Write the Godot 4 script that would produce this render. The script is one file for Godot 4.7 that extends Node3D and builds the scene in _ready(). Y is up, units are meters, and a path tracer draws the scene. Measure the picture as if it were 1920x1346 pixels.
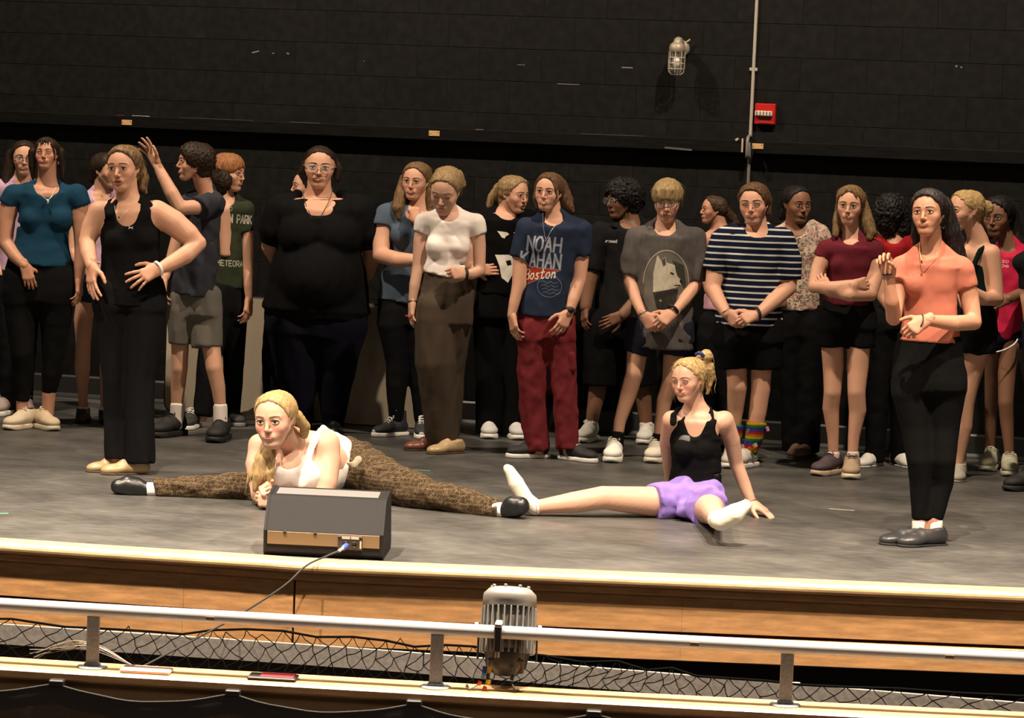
extends Node3D
# A school stage during rehearsal: people standing in two rows before a black block wall, two on the floor in front, the pit rail before the stage.
# World: the back wall is the plane z = 0, the stage floor is y = 0, the house lies towards +z.

const VIEW_YAW := 14.0
var counts := {}
var people := []
var mats := {}
var jobs := []
var made := []

func _ready() -> void:
	set_camera()
	set_light()
	build_stage()
	cast()
	build_people()
	build_details()

# ---------------------------------------------------------------- camera, air, light
func set_camera() -> void:
	var c := Camera3D.new()
	c.name = "camera"
	c.position = Vector3(4.0643, 1.8, 16.301)
	c.rotation_order = EULER_ORDER_YXZ
	c.rotation_degrees = Vector3(-4.66, VIEW_YAW, 2.35)
	c.fov = rad_to_deg(2.0 * atan(673.0 / 5000.0))
	c.near = 0.1
	c.far = 100.0
	add_child(c)
	c.current = true

func set_light() -> void:
	var e := Environment.new()
	e.background_mode = Environment.BG_COLOR
	e.background_color = Color(0, 0, 0)
	e.tonemap_mode = Environment.TONE_MAPPER_LINEAR
	e.tonemap_exposure = 1.0
	e.sdfgi_enabled = true
	e.ssao_enabled = true
	e.ssil_enabled = true
	var w := WorldEnvironment.new()
	w.name = "environment"
	w.environment = e
	add_child(w)
	# lamps over the stage and over the house: x, y, z, strength, half angle, aim x, aim z
	for l in LAMPS:
		downlight(l)
	for l in FILL_PANELS:
		fill_light(l[0], l[1], l[2])

const CEILING := 7.2
const LAMPS := [
	[3.1, 6.8, 3.8, 52.0, 78.0, 2.0, 2.2],
	[-2.8, 6.8, 3.8, 46.0, 78.0, -1.6, 2.2],
	[-3.4, 6.9, 8.0, 190.0, 42.0, -3.2, 7.7],
	[-0.2, 6.9, 7.9, 190.0, 42.0, -0.2, 7.6],
	[3.0, 6.9, 7.6, 190.0, 42.0, 2.9, 7.2],
	[6.2, 6.9, 7.1, 190.0, 42.0, 6.0, 6.7],
]
# broad panels added over the house for soft fill: x, z, energy
const FILL_PANELS := [[-3.2, 14.0, 6.0], [1.2, 14.0, 6.0], [5.6, 14.0, 6.0]]

func fill_light(x: float, z: float, energy: float) -> void:
	var a := AreaLight3D.new()
	a.name = "added_fill_light"
	a.area_size = Vector2(2.4, 1.2)
	a.light_color = Color(1.0, 0.92, 0.82)
	a.light_energy = energy
	a.area_range = 40.0
	a.shadow_enabled = true
	add_child(a, true)
	a.look_at_from_position(Vector3(x, CEILING - 0.09, z), Vector3(x, 0, z - 3.0), Vector3(1, 0, 0))

func downlight(l: Array) -> void:
	var s := SpotLight3D.new()
	s.name = "downlight_beam"
	s.light_color = Color(1.0, 0.91, 0.80)
	s.light_energy = l[3]
	s.light_size = 0.08
	s.spot_range = 30.0
	s.spot_attenuation = 2.0
	s.spot_angle = l[4]
	s.spot_angle_attenuation = 1.0
	s.shadow_enabled = true
	add_child(s, true)
	s.look_at_from_position(Vector3(l[0], l[1], l[2]), Vector3(l[5], 0, l[6]), Vector3(1, 0, 0))

# ---------------------------------------------------------------- helpers
func numbered(called: String) -> String:
	counts[called] = counts.get(called, -1) + 1
	return called if counts[called] == 0 else "%s_%03d" % [called, counts[called]]

func mat(c: Color, rough := 0.8, metal := 0.0, vertex := false) -> StandardMaterial3D:
	var key := "%s %f %f %s" % [c, rough, metal, vertex]
	if not mats.has(key):
		var m := StandardMaterial3D.new()
		m.albedo_color = c.linear_to_srgb()
		m.roughness = rough
		m.metallic = metal
		m.vertex_color_use_as_albedo = vertex
		mats[key] = m
	return mats[key]

func part(parent: Node, called: String, mesh: Mesh, m: Material = null, at := Transform3D()) -> MeshInstance3D:
	var o := MeshInstance3D.new()
	o.name = called
	o.mesh = mesh
	if m:
		o.material_override = m
	o.transform = at
	parent.add_child(o, true)
	return o

func thing(called: String, label: String, category: String, at: Vector3, turn := 0.0, group := "") -> Node3D:
	var o := Node3D.new()
	o.name = numbered(called)
	o.position = at
	o.rotation.y = turn
	o.set_meta("label", label)
	o.set_meta("category", category)
	if group:
		o.set_meta("group", group)
	add_child(o)
	return o

func structure(called: String, mesh: Mesh, m: Material, at := Transform3D()) -> MeshInstance3D:
	var o := part(self, called, mesh, m, at)
	o.set_meta("kind", "structure")
	return o

# a box with softened edges
func block(size: Vector3, bevel := 0.0) -> ArrayMesh:
	var s := SurfaceTool.new()
	s.begin(Mesh.PRIMITIVE_TRIANGLES)
	add_block(s, Vector3.ZERO, size, bevel)
	return s.commit()

func add_block(s: SurfaceTool, mid: Vector3, size: Vector3, bevel := 0.0) -> void:
	var h := size * 0.5
	var b := minf(bevel, minf(h.x, minf(h.y, h.z)) * 0.9)
	var corner := func(sx: float, sy: float, sz: float, axis: int) -> Vector3:
		var p := Vector3(sx * h.x, sy * h.y, sz * h.z)
		if axis != 0: p.x -= sx * b
		if axis != 1: p.y -= sy * b
		if axis != 2: p.z -= sz * b
		return mid + p
	var quad := func(a: Vector3, bb: Vector3, c: Vector3, d: Vector3, out: Vector3) -> void:
		var n := (bb - a).cross(c - a)
		var pts := [a, bb, c, a, c, d]
		if n.dot(out) > 0.0:
			pts = [a, c, bb, a, d, c]
		for p in pts:
			s.set_normal(out)
			s.set_uv(Vector2(p.x + p.z, p.y))
			s.add_vertex(p)
	for axis in 3:
		for sg in [-1.0, 1.0]:
			var o := Vector3.ZERO
			o[axis] = sg
			var c := []
			for k in [[-1.0, -1.0], [1.0, -1.0], [1.0, 1.0], [-1.0, 1.0]]:
				var v := [0.0, 0.0, 0.0]
				v[axis] = sg
				v[(axis + 1) % 3] = k[0]
				v[(axis + 2) % 3] = k[1]
				c.append((corner as Callable).call(v[0], v[1], v[2], axis))
			(quad as Callable).call(c[0], c[1], c[2], c[3], o)
	if b > 0.0:
		for axis in 3:
			var u := (axis + 1) % 3
			var w := (axis + 2) % 3
			for su in [-1.0, 1.0]:
				for sw in [-1.0, 1.0]:
					var o2 := Vector3.ZERO
					o2[u] = su
					o2[w] = sw
					var c2 := []
					for k in [[-1.0, u], [1.0, u], [1.0, w], [-1.0, w]]:
						var v2 := [0.0, 0.0, 0.0]
						v2[axis] = k[0]
						v2[u] = su
						v2[w] = sw
						c2.append((corner as Callable).call(v2[0], v2[1], v2[2], k[1]))
					(quad as Callable).call(c2[0], c2[1], c2[2], c2[3], o2.normalized())
		for sx in [-1.0, 1.0]:
			for sy in [-1.0, 1.0]:
				for sz in [-1.0, 1.0]:
					var o3 := Vector3(sx, sy, sz).normalized()
					var a: Vector3 = (corner as Callable).call(sx, sy, sz, 0)
					var e: Vector3 = (corner as Callable).call(sx, sy, sz, 1)
					var g: Vector3 = (corner as Callable).call(sx, sy, sz, 2)
					var tri := [a, e, g]
					if (e - a).cross(g - a).dot(o3) > 0.0:
						tri = [a, g, e]
					for p in tri:
						s.set_normal(o3)
						s.set_uv(Vector2(p.x, p.y))
						s.add_vertex(p)

# ---------------------------------------------------------------- people: forms are made side by side, then set up
func run_job(i: int) -> void:
	var j: Array = jobs[i]
	match j[0]:
		"head": make_head()
		"shoes": make_shoes()
		"hand": made[i] = make_hand(j[1])
		"body": made[i] = make_body(j[1])
		"hair": made[i] = make_hair(j[1])
		"garment": made[i] = make_garment(j[1], j[2])

func run_jobs() -> void:
	made.clear()
	made.resize(jobs.size())
	var id := WorkerThreadPool.add_group_task(run_job, jobs.size(), -1, true)
	WorkerThreadPool.wait_for_group_task_completion(id)

func build_people() -> void:
	var t0 := Time.get_ticks_msec()
	jobs = [["head"], ["shoes"]]
	for k in POSES:
		jobs.append(["hand", k])
	run_jobs()
	for i in jobs.size():
		if jobs[i][0] == "hand":
			hand_forms[jobs[i][1]] = made[i]
	print("forms ", Time.get_ticks_msec() - t0)
	jobs = []
	for p in people:
		p.first = jobs.size()
		jobs.append(["body", p])
		jobs.append(["hair", p])
		for g in p.wear:
			jobs.append(["garment", p, g])
	run_jobs()
	print("people ", Time.get_ticks_msec() - t0)
	var lace_sets := {}
	var tris := 0
	for p in people:
		var root := thing("person", p.label, "person", Vector3(p.at[0], p.at[1], p.at[2]), deg_to_rad(VIEW_YAW))
		var j: int = p.first
		part(root, "body", made[j].mesh(skin_mat()))
		part(root, "hair", made[j + 1].mesh(hair_mat()))
		tris += (made[j].idx.size() + made[j + 1].idx.size()) / 3
		for k in p.wear.size():
			var g: Dictionary = p.wear[k]
			part(root, g.n, made[j + 2 + k].mesh(cloth_mat(g)))
			tris += made[j + 2 + k].idx.size() / 3
		for s in p.shoes:
			var b := Basis.from_euler(Vector3(deg_to_rad(s[5]), deg_to_rad(s[4]), deg_to_rad(s[6]))).scaled_local(Vector3.ONE * s[7])
			if s[1] < 0.0:
				b = b * Basis.from_scale(Vector3(1, 1, 1))
			var forms: Array = shoe_forms[s[0]]
			var gloss := 0.35 if s[0] == "slipper" else 0.75
			var shoe := part(root, "shoe" if s[0] != "sock" else "sock", forms[0].mesh(mat(lin(s[8]), gloss)), null, Transform3D(b, Vector3(s[1], s[2], s[3])))
			part(shoe, "sole", forms[1].mesh(mat(lin(s[9]), 0.7)))
			if forms[3].pos.size():
				part(shoe, "toe_cap", forms[3].mesh(mat(lin(s[9]), 0.6)))
			if forms[2].pos.size():
				part(shoe, "laces", forms[2].mesh(mat(lin(s[10]), 0.85)))
		for x in p.extra:
			var sh := Shape.new()
			if x.has("ring"):
				var r: Array = x.ring
				var ax := Vector3(r[3], r[4], r[5]).normalized()
				var u := ax.cross(Vector3.UP if absf(ax.y) < 0.9 else Vector3.RIGHT).normalized()
				var v := ax.cross(u)
				var pts := []
				for q in 24:
					var a := TAU * q / 24.0
					pts.append(to4(Vector3(r[0], r[1], r[2]) + (u * cos(a) + v * sin(a)) * r[6], r[7]))
				sh.tube(pts, Color.WHITE, 8, true)
			else:
				var pts2 := []
				for q in x.tube:
					pts2.append(Vector4(q[0], q[1], q[2], q[3]))
				sh.tube(smoothed(pts2), Color.WHITE, 8)
			part(root, x.n, sh.mesh(mat(lin(x.c), 0.35 if x.metal > 0 else 0.7, x.metal)))
		if p.has("glasses"):
			make_glasses(root, p)
	print("triangles of people ", tris)

func smoothed(pts: Array) -> Array:
	if pts.size() < 3:
		return pts
	var out := []
	for i in pts.size() - 1:
		var a: Vector4 = pts[maxi(i - 1, 0)]
		var b: Vector4 = pts[i]
		var c: Vector4 = pts[i + 1]
		var d: Vector4 = pts[mini(i + 2, pts.size() - 1)]
		for k in 5:
			var t := k / 5.0
			out.append(0.5 * ((2.0 * b) + (c - a) * t + (2.0 * a - 5.0 * b + 4.0 * c - d) * t * t + (3.0 * b - a - 3.0 * c + d) * t * t * t))
	out.append(pts[-1])
	return out

func make_glasses(root: Node3D, p: Dictionary) -> void:
	var x := head_frame(p)
	var frame := Shape.new()
	var sc: float = p.head[3]
	for side in [-1.0, 1.0]:
		var rim := []
		for q in 20:
			var a := TAU * q / 20.0
			var ex := 0.024 * signf(cos(a)) * pow(absf(cos(a)), 0.8)
			var ey := 0.0195 * signf(sin(a)) * pow(absf(sin(a)), 0.8)
			rim.append(to4(x * Vector3(side * 0.034 + ex, -0.002 + ey, 0.112 - absf(side * 0.034 + ex) * 0.16), 0.0019 * sc))
		frame.tube(rim, Color.WHITE, 6, true)
		frame.tube([to4(x * Vector3(side * 0.057, 0.006, 0.103), 0.0018 * sc), to4(x * Vector3(side * 0.078, 0.008, 0.05), 0.0018 * sc), to4(x * Vector3(side * 0.083, 0.006, -0.01), 0.0018 * sc)], Color.WHITE, 6)
	frame.tube([to4(x * Vector3(-0.011, 0.003, 0.112), 0.0018 * sc), to4(x * Vector3(0, 0.006, 0.114), 0.0018 * sc), to4(x * Vector3(0.011, 0.003, 0.112), 0.0018 * sc)], Color.WHITE, 6)
	var g := part(root, "glasses", frame.mesh(mat(lin(p.glasses), 0.3)))
	for side in [-1.0, 1.0]:
		var lens := Shape.new()
		lens.pos.append(x * Vector3(side * 0.034, -0.002, 0.1065))
		lens.nor.append(x.basis.z.normalized())
		for q in 20:
			var a := TAU * q / 20.0
			var ex := 0.0236 * signf(cos(a)) * pow(absf(cos(a)), 0.8)
			var ey := 0.0191 * signf(sin(a)) * pow(absf(sin(a)), 0.8)
			lens.pos.append(x * Vector3(side * 0.034 + ex, -0.002 + ey, 0.1115 - absf(side * 0.034 + ex) * 0.16))
			lens.nor.append(x.basis.z.normalized())
			lens.idx.append_array([0, 1 + (q + 1) % 20, 1 + q])
		part(g, "lens", lens.mesh(glass_mat()))

func glass_mat() -> StandardMaterial3D:
	if not mats.has("glass"):
		var m := StandardMaterial3D.new()
		m.albedo_color = Color(1, 1, 1, 0.06)
		m.transparency = BaseMaterial3D.TRANSPARENCY_ALPHA
		m.roughness = 0.05
		mats.glass = m
	return mats.glass

func skin_mat() -> StandardMaterial3D:
	if not mats.has("skin"):
		var m := StandardMaterial3D.new()
		m.vertex_color_use_as_albedo = true
		m.roughness = 0.52
		m.metallic_specular = 0.4
		mats.skin = m
	return mats.skin

func hair_mat() -> StandardMaterial3D:
	if not mats.has("hair"):
		var m := StandardMaterial3D.new()
		m.vertex_color_use_as_albedo = true
		m.roughness = 0.55
		m.metallic_specular = 0.3
		var n := FastNoiseLite.new()
		n.seed = 2
		n.frequency = 0.02
		n.fractal_octaves = 3
		var x := NoiseTexture2D.new()
		x.width = 512
		x.height = 512
		x.seamless = true
		x.noise = n
		x.as_normal_map = true
		x.bump_strength = 8.0
		m.normal_enabled = true
		m.normal_texture = x
		m.normal_scale = 0.6
		m.uv1_triplanar = true
		m.uv1_scale = Vector3(30.0, 1.2, 30.0)
		mats.hair = m
	return mats.hair

func cloth_mat(g: Dictionary) -> StandardMaterial3D:
	var c := lin(g.c)
	var key := "cloth %s %s" % [c, g.get("tex", "")]
	if not mats.has(key):
		var m := StandardMaterial3D.new()
		m.albedo_color = c.linear_to_srgb()
		m.roughness = g.get("gloss", 0.9)
		if not g.has("gloss"):
			m.metallic_specular = 0.18
		if g.has("tex"):
			dress(m, g.tex, c)
		mats[key] = m
	return mats[key]
# ---------------------------------------------------------------- surfaces
func noise_tex(freq: float, seed_: int, lo: Color, hi: Color, octaves := 4, size := 512, mid := 0.5, kind := FastNoiseLite.TYPE_SIMPLEX_SMOOTH) -> NoiseTexture2D:
	var n := FastNoiseLite.new()
	n.noise_type = kind
	n.seed = seed_
	n.frequency = freq
	n.fractal_octaves = octaves
	var t := NoiseTexture2D.new()
	t.width = size
	t.height = size
	t.seamless = true
	t.noise = n
	var g := Gradient.new()
	g.offsets = PackedFloat32Array([0.0, mid, 1.0])
	g.colors = PackedColorArray([lo, lo.lerp(hi, 0.5), hi])
	t.color_ramp = g
	return t

func surface(c: Color, rough: float, freq: float, spread: float, scale: Vector3, bump := 0.0, world := true, seed_ := 1) -> StandardMaterial3D:
	var m := StandardMaterial3D.new()
	m.albedo_color = c.linear_to_srgb()
	m.albedo_texture = noise_tex(freq, seed_, Color(1.0 - spread, 1.0 - spread, 1.0 - spread), Color.WHITE)
	m.roughness = rough
	m.uv1_triplanar = true
	m.uv1_world_triplanar = world
	m.uv1_scale = scale
	m.metallic_specular = 0.5 if c.r > 0.02 else 0.25
	if bump > 0.0:
		m.heightmap_enabled = true
		m.heightmap_texture = m.albedo_texture
		m.heightmap_scale = bump
	return m

# boards: long streaks of grain
func wood(c: Color, rough: float, seed_: int) -> StandardMaterial3D:
	var m := StandardMaterial3D.new()
	m.albedo_color = c.linear_to_srgb()
	var im := Image.create(1024, 256, false, Image.FORMAT_RGB8)
	var n := FastNoiseLite.new()
	n.seed = seed_
	n.frequency = 1.0
	n.fractal_octaves = 3
	for y in 256:
		for x in 1024:
			var v := n.get_noise_3d(cos(TAU * x / 1024.0) * 1.6, sin(TAU * x / 1024.0) * 1.6, y * 0.09)
			var f := n.get_noise_3d(cos(TAU * x / 1024.0) * 9.0, sin(TAU * x / 1024.0) * 9.0, y * 0.35 + 50.0)
			var s := 0.86 + 0.16 * v + 0.06 * f
			im.set_pixel(x, y, Color(minf(s * 1.02, 1.0), s * 0.98, s * 0.94))
	m.albedo_texture = ImageTexture.create_from_image(im)
	m.roughness = rough
	m.uv1_triplanar = true
	m.uv1_world_triplanar = true
	m.uv1_scale = Vector3(0.55, 1.7, 1.7)
	return m

# a profile swept along a line on plan: path [x, z], section [out, y] where out points to the house (+z side)
func sweep(path: Array, section: Array, closed := true) -> ArrayMesh:
	var s := SurfaceTool.new()
	s.begin(Mesh.PRIMITIVE_TRIANGLES)
	s.set_smooth_group(-1)
	var rings := []
	for i in path.size():
		var a: Vector2 = path[maxi(i - 1, 0)]
		var b: Vector2 = path[mini(i + 1, path.size() - 1)]
		var t := (b - a).normalized()
		var o := Vector2(-t.y, t.x)
		if o.y < 0.0:
			o = -o
		var ring := []
		for q in section:
			ring.append(Vector3(path[i].x + o.x * q.x, q.y, path[i].y + o.y * q.x))
		rings.append(ring)
	var m := section.size()
	for i in rings.size() - 1:
		for k in (m if closed else m - 1):
			var a0: Vector3 = rings[i][k]
			var a1: Vector3 = rings[i][(k + 1) % m]
			var b0: Vector3 = rings[i + 1][k]
			var b1: Vector3 = rings[i + 1][(k + 1) % m]
			for p in [a0, a1, b0, a1, b1, b0]:
				s.add_vertex(p)
	if closed:
		var flat := PackedVector2Array(section)
		var tri := Geometry2D.triangulate_polygon(flat)
		for e in 2:
			var ring: Array = rings[0 if e == 0 else -1]
			for k in range(0, tri.size(), 3):
				for w in ([0, 1, 2] if e == 0 else [0, 2, 1]):
					s.add_vertex(ring[tri[k + w]])
	s.generate_normals()
	return s.commit()

func curve2(pts: Array, steps := 6) -> Array:
	var out := []
	for i in pts.size() - 1:
		var a: Vector2 = pts[maxi(i - 1, 0)]
		var b: Vector2 = pts[i]
		var c: Vector2 = pts[i + 1]
		var d: Vector2 = pts[mini(i + 2, pts.size() - 1)]
		for k in steps:
			out.append(b.cubic_interpolate(c, a, d, float(k) / steps))
	out.append(pts[-1])
	return out

var edge: Array      # inner line of the wooden nosing, on plan
var rail: Array      # line of the pit rail

func build_stage() -> void:
	edge = curve2([Vector2(-4.6, 5.80), Vector2(-3.0, 5.82), Vector2(-0.82, 5.74), Vector2(0.31, 5.63), Vector2(0.68, 5.585), Vector2(2.09, 5.24), Vector2(3.5, 4.89), Vector2(5.2, 4.45), Vector2(7.0, 3.98)])
	rail = curve2([Vector2(-1.6, 8.56), Vector2(0.37, 8.29), Vector2(1.48, 8.11), Vector2(2.58, 7.91), Vector2(3.65, 7.69), Vector2(5.6, 7.25)])
	build_shell()
	build_wall()
	build_apron()
	build_pit()

func build_shell() -> void:
	# stage floor, cut along the curved front
	var s := SurfaceTool.new()
	s.begin(Mesh.PRIMITIVE_TRIANGLES)
	s.set_smooth_group(-1)
	var outline := [Vector2(-7.0, 0.0)]
	var line := edge.duplicate()
	line.push_front(Vector2(-7.0, 5.75))
	for i in line.size() - 1:
		var a: Vector2 = line[i]
		var b: Vector2 = line[i + 1]
		for p in [Vector3(a.x, 0, -0.2), Vector3(b.x, 0, -0.2), Vector3(a.x, 0, a.y), Vector3(b.x, 0, -0.2), Vector3(b.x, 0, b.y), Vector3(a.x, 0, a.y)]:
			s.add_vertex(p)
		for p in [Vector3(a.x, -0.05, a.y), Vector3(a.x, 0, a.y), Vector3(b.x, 0, b.y), Vector3(a.x, -0.05, a.y), Vector3(b.x, 0, b.y), Vector3(b.x, -0.05, b.y)]:
			s.add_vertex(p)
		for p in [Vector3(a.x, -0.05, -0.2), Vector3(a.x, -0.05, a.y), Vector3(b.x, -0.05, -0.2), Vector3(b.x, -0.05, -0.2), Vector3(a.x, -0.05, a.y), Vector3(b.x, -0.05, b.y)]:
			s.add_vertex(p)
	s.generate_normals()
	var fm := StandardMaterial3D.new()
	fm.albedo_color = Color(FLOOR_TONE, FLOOR_TONE, FLOOR_TONE * 0.98).linear_to_srgb()
	fm.albedo_texture = floor_paint()
	fm.uv1_triplanar = true
	fm.uv1_world_triplanar = true
	fm.uv1_scale = Vector3(0.25, 0.25, 0.25)
	fm.roughness = 0.55
	fm.roughness_texture = noise_tex(0.012, 8, Color(0.7, 0.7, 0.7), Color.WHITE)
	structure("floor", s.commit(), fm)
	# the house round the camera
	var plaster := surface(Color(0.30, 0.27, 0.23), 0.9, 0.01, 0.1, Vector3.ONE * 0.3)
	var dark := surface(Color(0.03, 0.03, 0.03), 0.9, 0.01, 0.2, Vector3.ONE * 0.3)
	structure("ceiling", block(Vector3(18, 0.3, 25)), plaster, Transform3D(Basis(), Vector3(0, CEILING + 0.15, 12.2)))
	structure("wall_left", block(Vector3(0.3, 9.5, 19)), plaster, Transform3D(Basis(), Vector3(-8.8, 2.6, 15.2)))
	structure("wall_right", block(Vector3(0.3, 9.5, 19)), plaster, Transform3D(Basis(), Vector3(8.8, 2.6, 15.2)))
	structure("wall_stage_left", block(Vector3(0.3, 9.5, 6.2)), dark, Transform3D(Basis(), Vector3(-7.15, 2.6, 2.8)))
	structure("wall_stage_right", block(Vector3(0.3, 9.5, 6.2)), dark, Transform3D(Basis(), Vector3(7.15, 2.6, 2.8)))
	structure("wall_front", block(Vector3(18, 9.5, 0.3)), plaster, Transform3D(Basis(), Vector3(0, 2.6, 24.6)))
	structure("floor_house", block(Vector3(18, 0.3, 17)), surface(Color(0.07, 0.05, 0.045), 0.95, 0.02, 0.3, Vector3.ONE * 0.5), Transform3D(Basis(), Vector3(0, -1.35, 16.6)))
	structure("floor_pit", block(Vector3(18, 0.3, 9)), dark, Transform3D(Basis(), Vector3(0, -2.25, 4.2)))

const FLOOR_TONE := 0.135

# black stage paint, scuffed to grey and scratched by shoes and scenery
func floor_paint() -> ImageTexture:
	var n := 1024
	var im := Image.create(n, n, false, Image.FORMAT_RGB8)
	var a := FastNoiseLite.new()
	a.seed = 21
	a.frequency = 0.006
	a.fractal_octaves = 4
	var b := FastNoiseLite.new()
	b.seed = 33
	b.frequency = 0.05
	b.fractal_octaves = 3
	for y in n:
		for x in n:
			var v := 0.70 + 0.20 * a.get_noise_2d(x, y * 1.3) + 0.10 * b.get_noise_2d(x * 0.6, y * 1.3)
			v = clampf(v, 0.2, 1.0)
			im.set_pixel(x, y, Color(v, v * 0.995, v * 0.98))
	var r := RandomNumberGenerator.new()
	r.seed = 77
	for k in 260:
		var p := Vector2(r.randf() * n, r.randf() * n)
		var ang := r.randfn(0.0, 0.35)
		var len := r.randf_range(6.0, 70.0)
		var g := r.randf_range(0.75, 1.0)
		stroke(im, p, p + Vector2(cos(ang), sin(ang)) * len, r.randf_range(0.5, 1.1), Color(g, g, g), 0.45)
	for k in 240:
		stroke(im, Vector2(r.randf() * n, r.randf() * n), Vector2.INF, r.randf_range(0.5, 1.3), Color(1, 1, 1), 0.8)
	im.generate_mipmaps()
	return ImageTexture.create_from_image(im)

# a line (or a dot) of paint in a picture
func stroke(im: Image, a: Vector2, b: Vector2, w: float, c: Color, strength := 1.0) -> void:
	if b == Vector2.INF:
		b = a + Vector2(0.01, 0)
	var x0 := maxi(0, int(minf(a.x, b.x) - w - 1))
	var x1 := mini(im.get_width() - 1, int(maxf(a.x, b.x) + w + 2))
	var y0 := maxi(0, int(minf(a.y, b.y) - w - 1))
	var y1 := mini(im.get_height() - 1, int(maxf(a.y, b.y) + w + 2))
	var ab := b - a
	var l := maxf(ab.length_squared(), 1e-6)
	for y in range(y0, y1 + 1):
		for x in range(x0, x1 + 1):
			var p := Vector2(x + 0.5, y + 0.5)
			var d := p.distance_to(a + ab * clampf((p - a).dot(ab) / l, 0.0, 1.0))
			var k := clampf(w + 0.5 - d, 0.0, 1.0) * strength
			if k > 0.0:
				im.set_pixel(x, y, im.get_pixel(x, y).lerp(c, k))

func path_stroke(im: Image, pts: Array, o: Vector2, s: Vector2, w: float, c: Color, lean := 0.0, rise := 0.0, strength := 1.0) -> void:
	for i in pts.size() - 1:
		var q := []
		for k in 2:
			var p: Vector2 = pts[i + k]
			q.append(o + Vector2(p.x * s.x + (1.0 - p.y) * lean, p.y * s.y - p.x * s.x * rise))
		stroke(im, q[0], q[1], w, c, strength)

func fill_shape(im: Image, pts: Array, c: Color, strength := 1.0) -> void:
	var y0 := 99999.0
	var y1 := 0.0
	for p in pts:
		y0 = minf(y0, p.y)
		y1 = maxf(y1, p.y)
	for y in range(maxi(0, int(y0)), mini(im.get_height(), int(y1) + 1)):
		var xs := []
		for i in pts.size():
			var a: Vector2 = pts[i]
			var b: Vector2 = pts[(i + 1) % pts.size()]
			if (a.y <= y + 0.5) != (b.y <= y + 0.5):
				xs.append(a.x + (y + 0.5 - a.y) / (b.y - a.y) * (b.x - a.x))
		xs.sort()
		for k in range(0, xs.size() - 1, 2):
			for x in range(maxi(0, int(xs[k])), mini(im.get_width(), int(xs[k + 1]) + 1)):
				im.set_pixel(x, y, im.get_pixel(x, y).lerp(c, strength))

const GLYPHS := {
	"N": [[0, 1, 0, 0, 1, 1, 1, 0]], "O": [[0.3, 0, 0.7, 0, 1, 0.25, 1, 0.75, 0.7, 1, 0.3, 1, 0, 0.75, 0, 0.25, 0.3, 0]], "A": [[0, 1, 0.5, 0, 1, 1], [0.2, 0.66, 0.8, 0.66]],
	"H": [[0, 0, 0, 1], [1, 0, 1, 1], [0, 0.5, 1, 0.5]], "K": [[0, 0, 0, 1], [1, 0, 0, 0.55], [0.3, 0.4, 1, 1]], "L": [[0, 0, 0, 1, 0.9, 1]], "I": [[0.5, 0, 0.5, 1]],
	"P": [[0, 1, 0, 0, 0.8, 0, 1, 0.15, 1, 0.42, 0.8, 0.56, 0, 0.56]], "R": [[0, 1, 0, 0, 0.8, 0, 1, 0.15, 1, 0.4, 0.8, 0.54, 0, 0.54], [0.45, 0.54, 1, 1]],
	"M": [[0, 1, 0, 0, 0.5, 0.6, 1, 0, 1, 1]], "E": [[1, 0, 0, 0, 0, 1, 1, 1], [0, 0.5, 0.8, 0.5]], "T": [[0, 0, 1, 0], [0.5, 0, 0.5, 1]], "F": [[1, 0, 0, 0, 0, 1], [0, 0.5, 0.8, 0.5]],
	"B": [[0, 1, 0.15, 0, 0.75, 0, 0.9, 0.22, 0.65, 0.45, 0.1, 0.48], [0.65, 0.45, 0.95, 0.68, 0.75, 0.98, 0, 1]],
	"o": [[0.3, 0.45, 0.7, 0.42, 0.9, 0.7, 0.6, 1, 0.2, 0.95, 0.1, 0.65, 0.3, 0.45]], "s": [[0.8, 0.45, 0.4, 0.42, 0.3, 0.6, 0.75, 0.78, 0.6, 1, 0.1, 0.95]],
	"t": [[0.5, 0.05, 0.35, 0.9, 0.6, 1, 0.85, 0.9], [0.1, 0.38, 0.85, 0.34]], "n": [[0.15, 1, 0.25, 0.45, 0.3, 0.6, 0.6, 0.42, 0.8, 0.55, 0.75, 1, 1, 0.9]],
	"e": [[0.15, 0.7, 0.85, 0.65, 0.6, 0.42, 0.2, 0.55, 0.2, 0.9, 0.5, 1, 0.9, 0.85]], "r": [[0.2, 1, 0.3, 0.45, 0.4, 0.55, 0.8, 0.45]],
}

func letters(im: Image, text: String, o: Vector2, s: Vector2, gap: float, w: float, c: Color, lean := 0.0, rise := 0.0, strength := 1.0) -> void:
	var x := 0.0
	for ch in text:
		if GLYPHS.has(ch):
			for line in GLYPHS[ch]:
				var pts := []
				for i in range(0, line.size(), 2):
					pts.append(Vector2(line[i], line[i + 1]))
				path_stroke(im, pts, o + Vector2(x, -x * rise), s, w, c, lean, rise, strength)
		x += s.x * (0.45 if ch == "I" else 1.0) + gap

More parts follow.
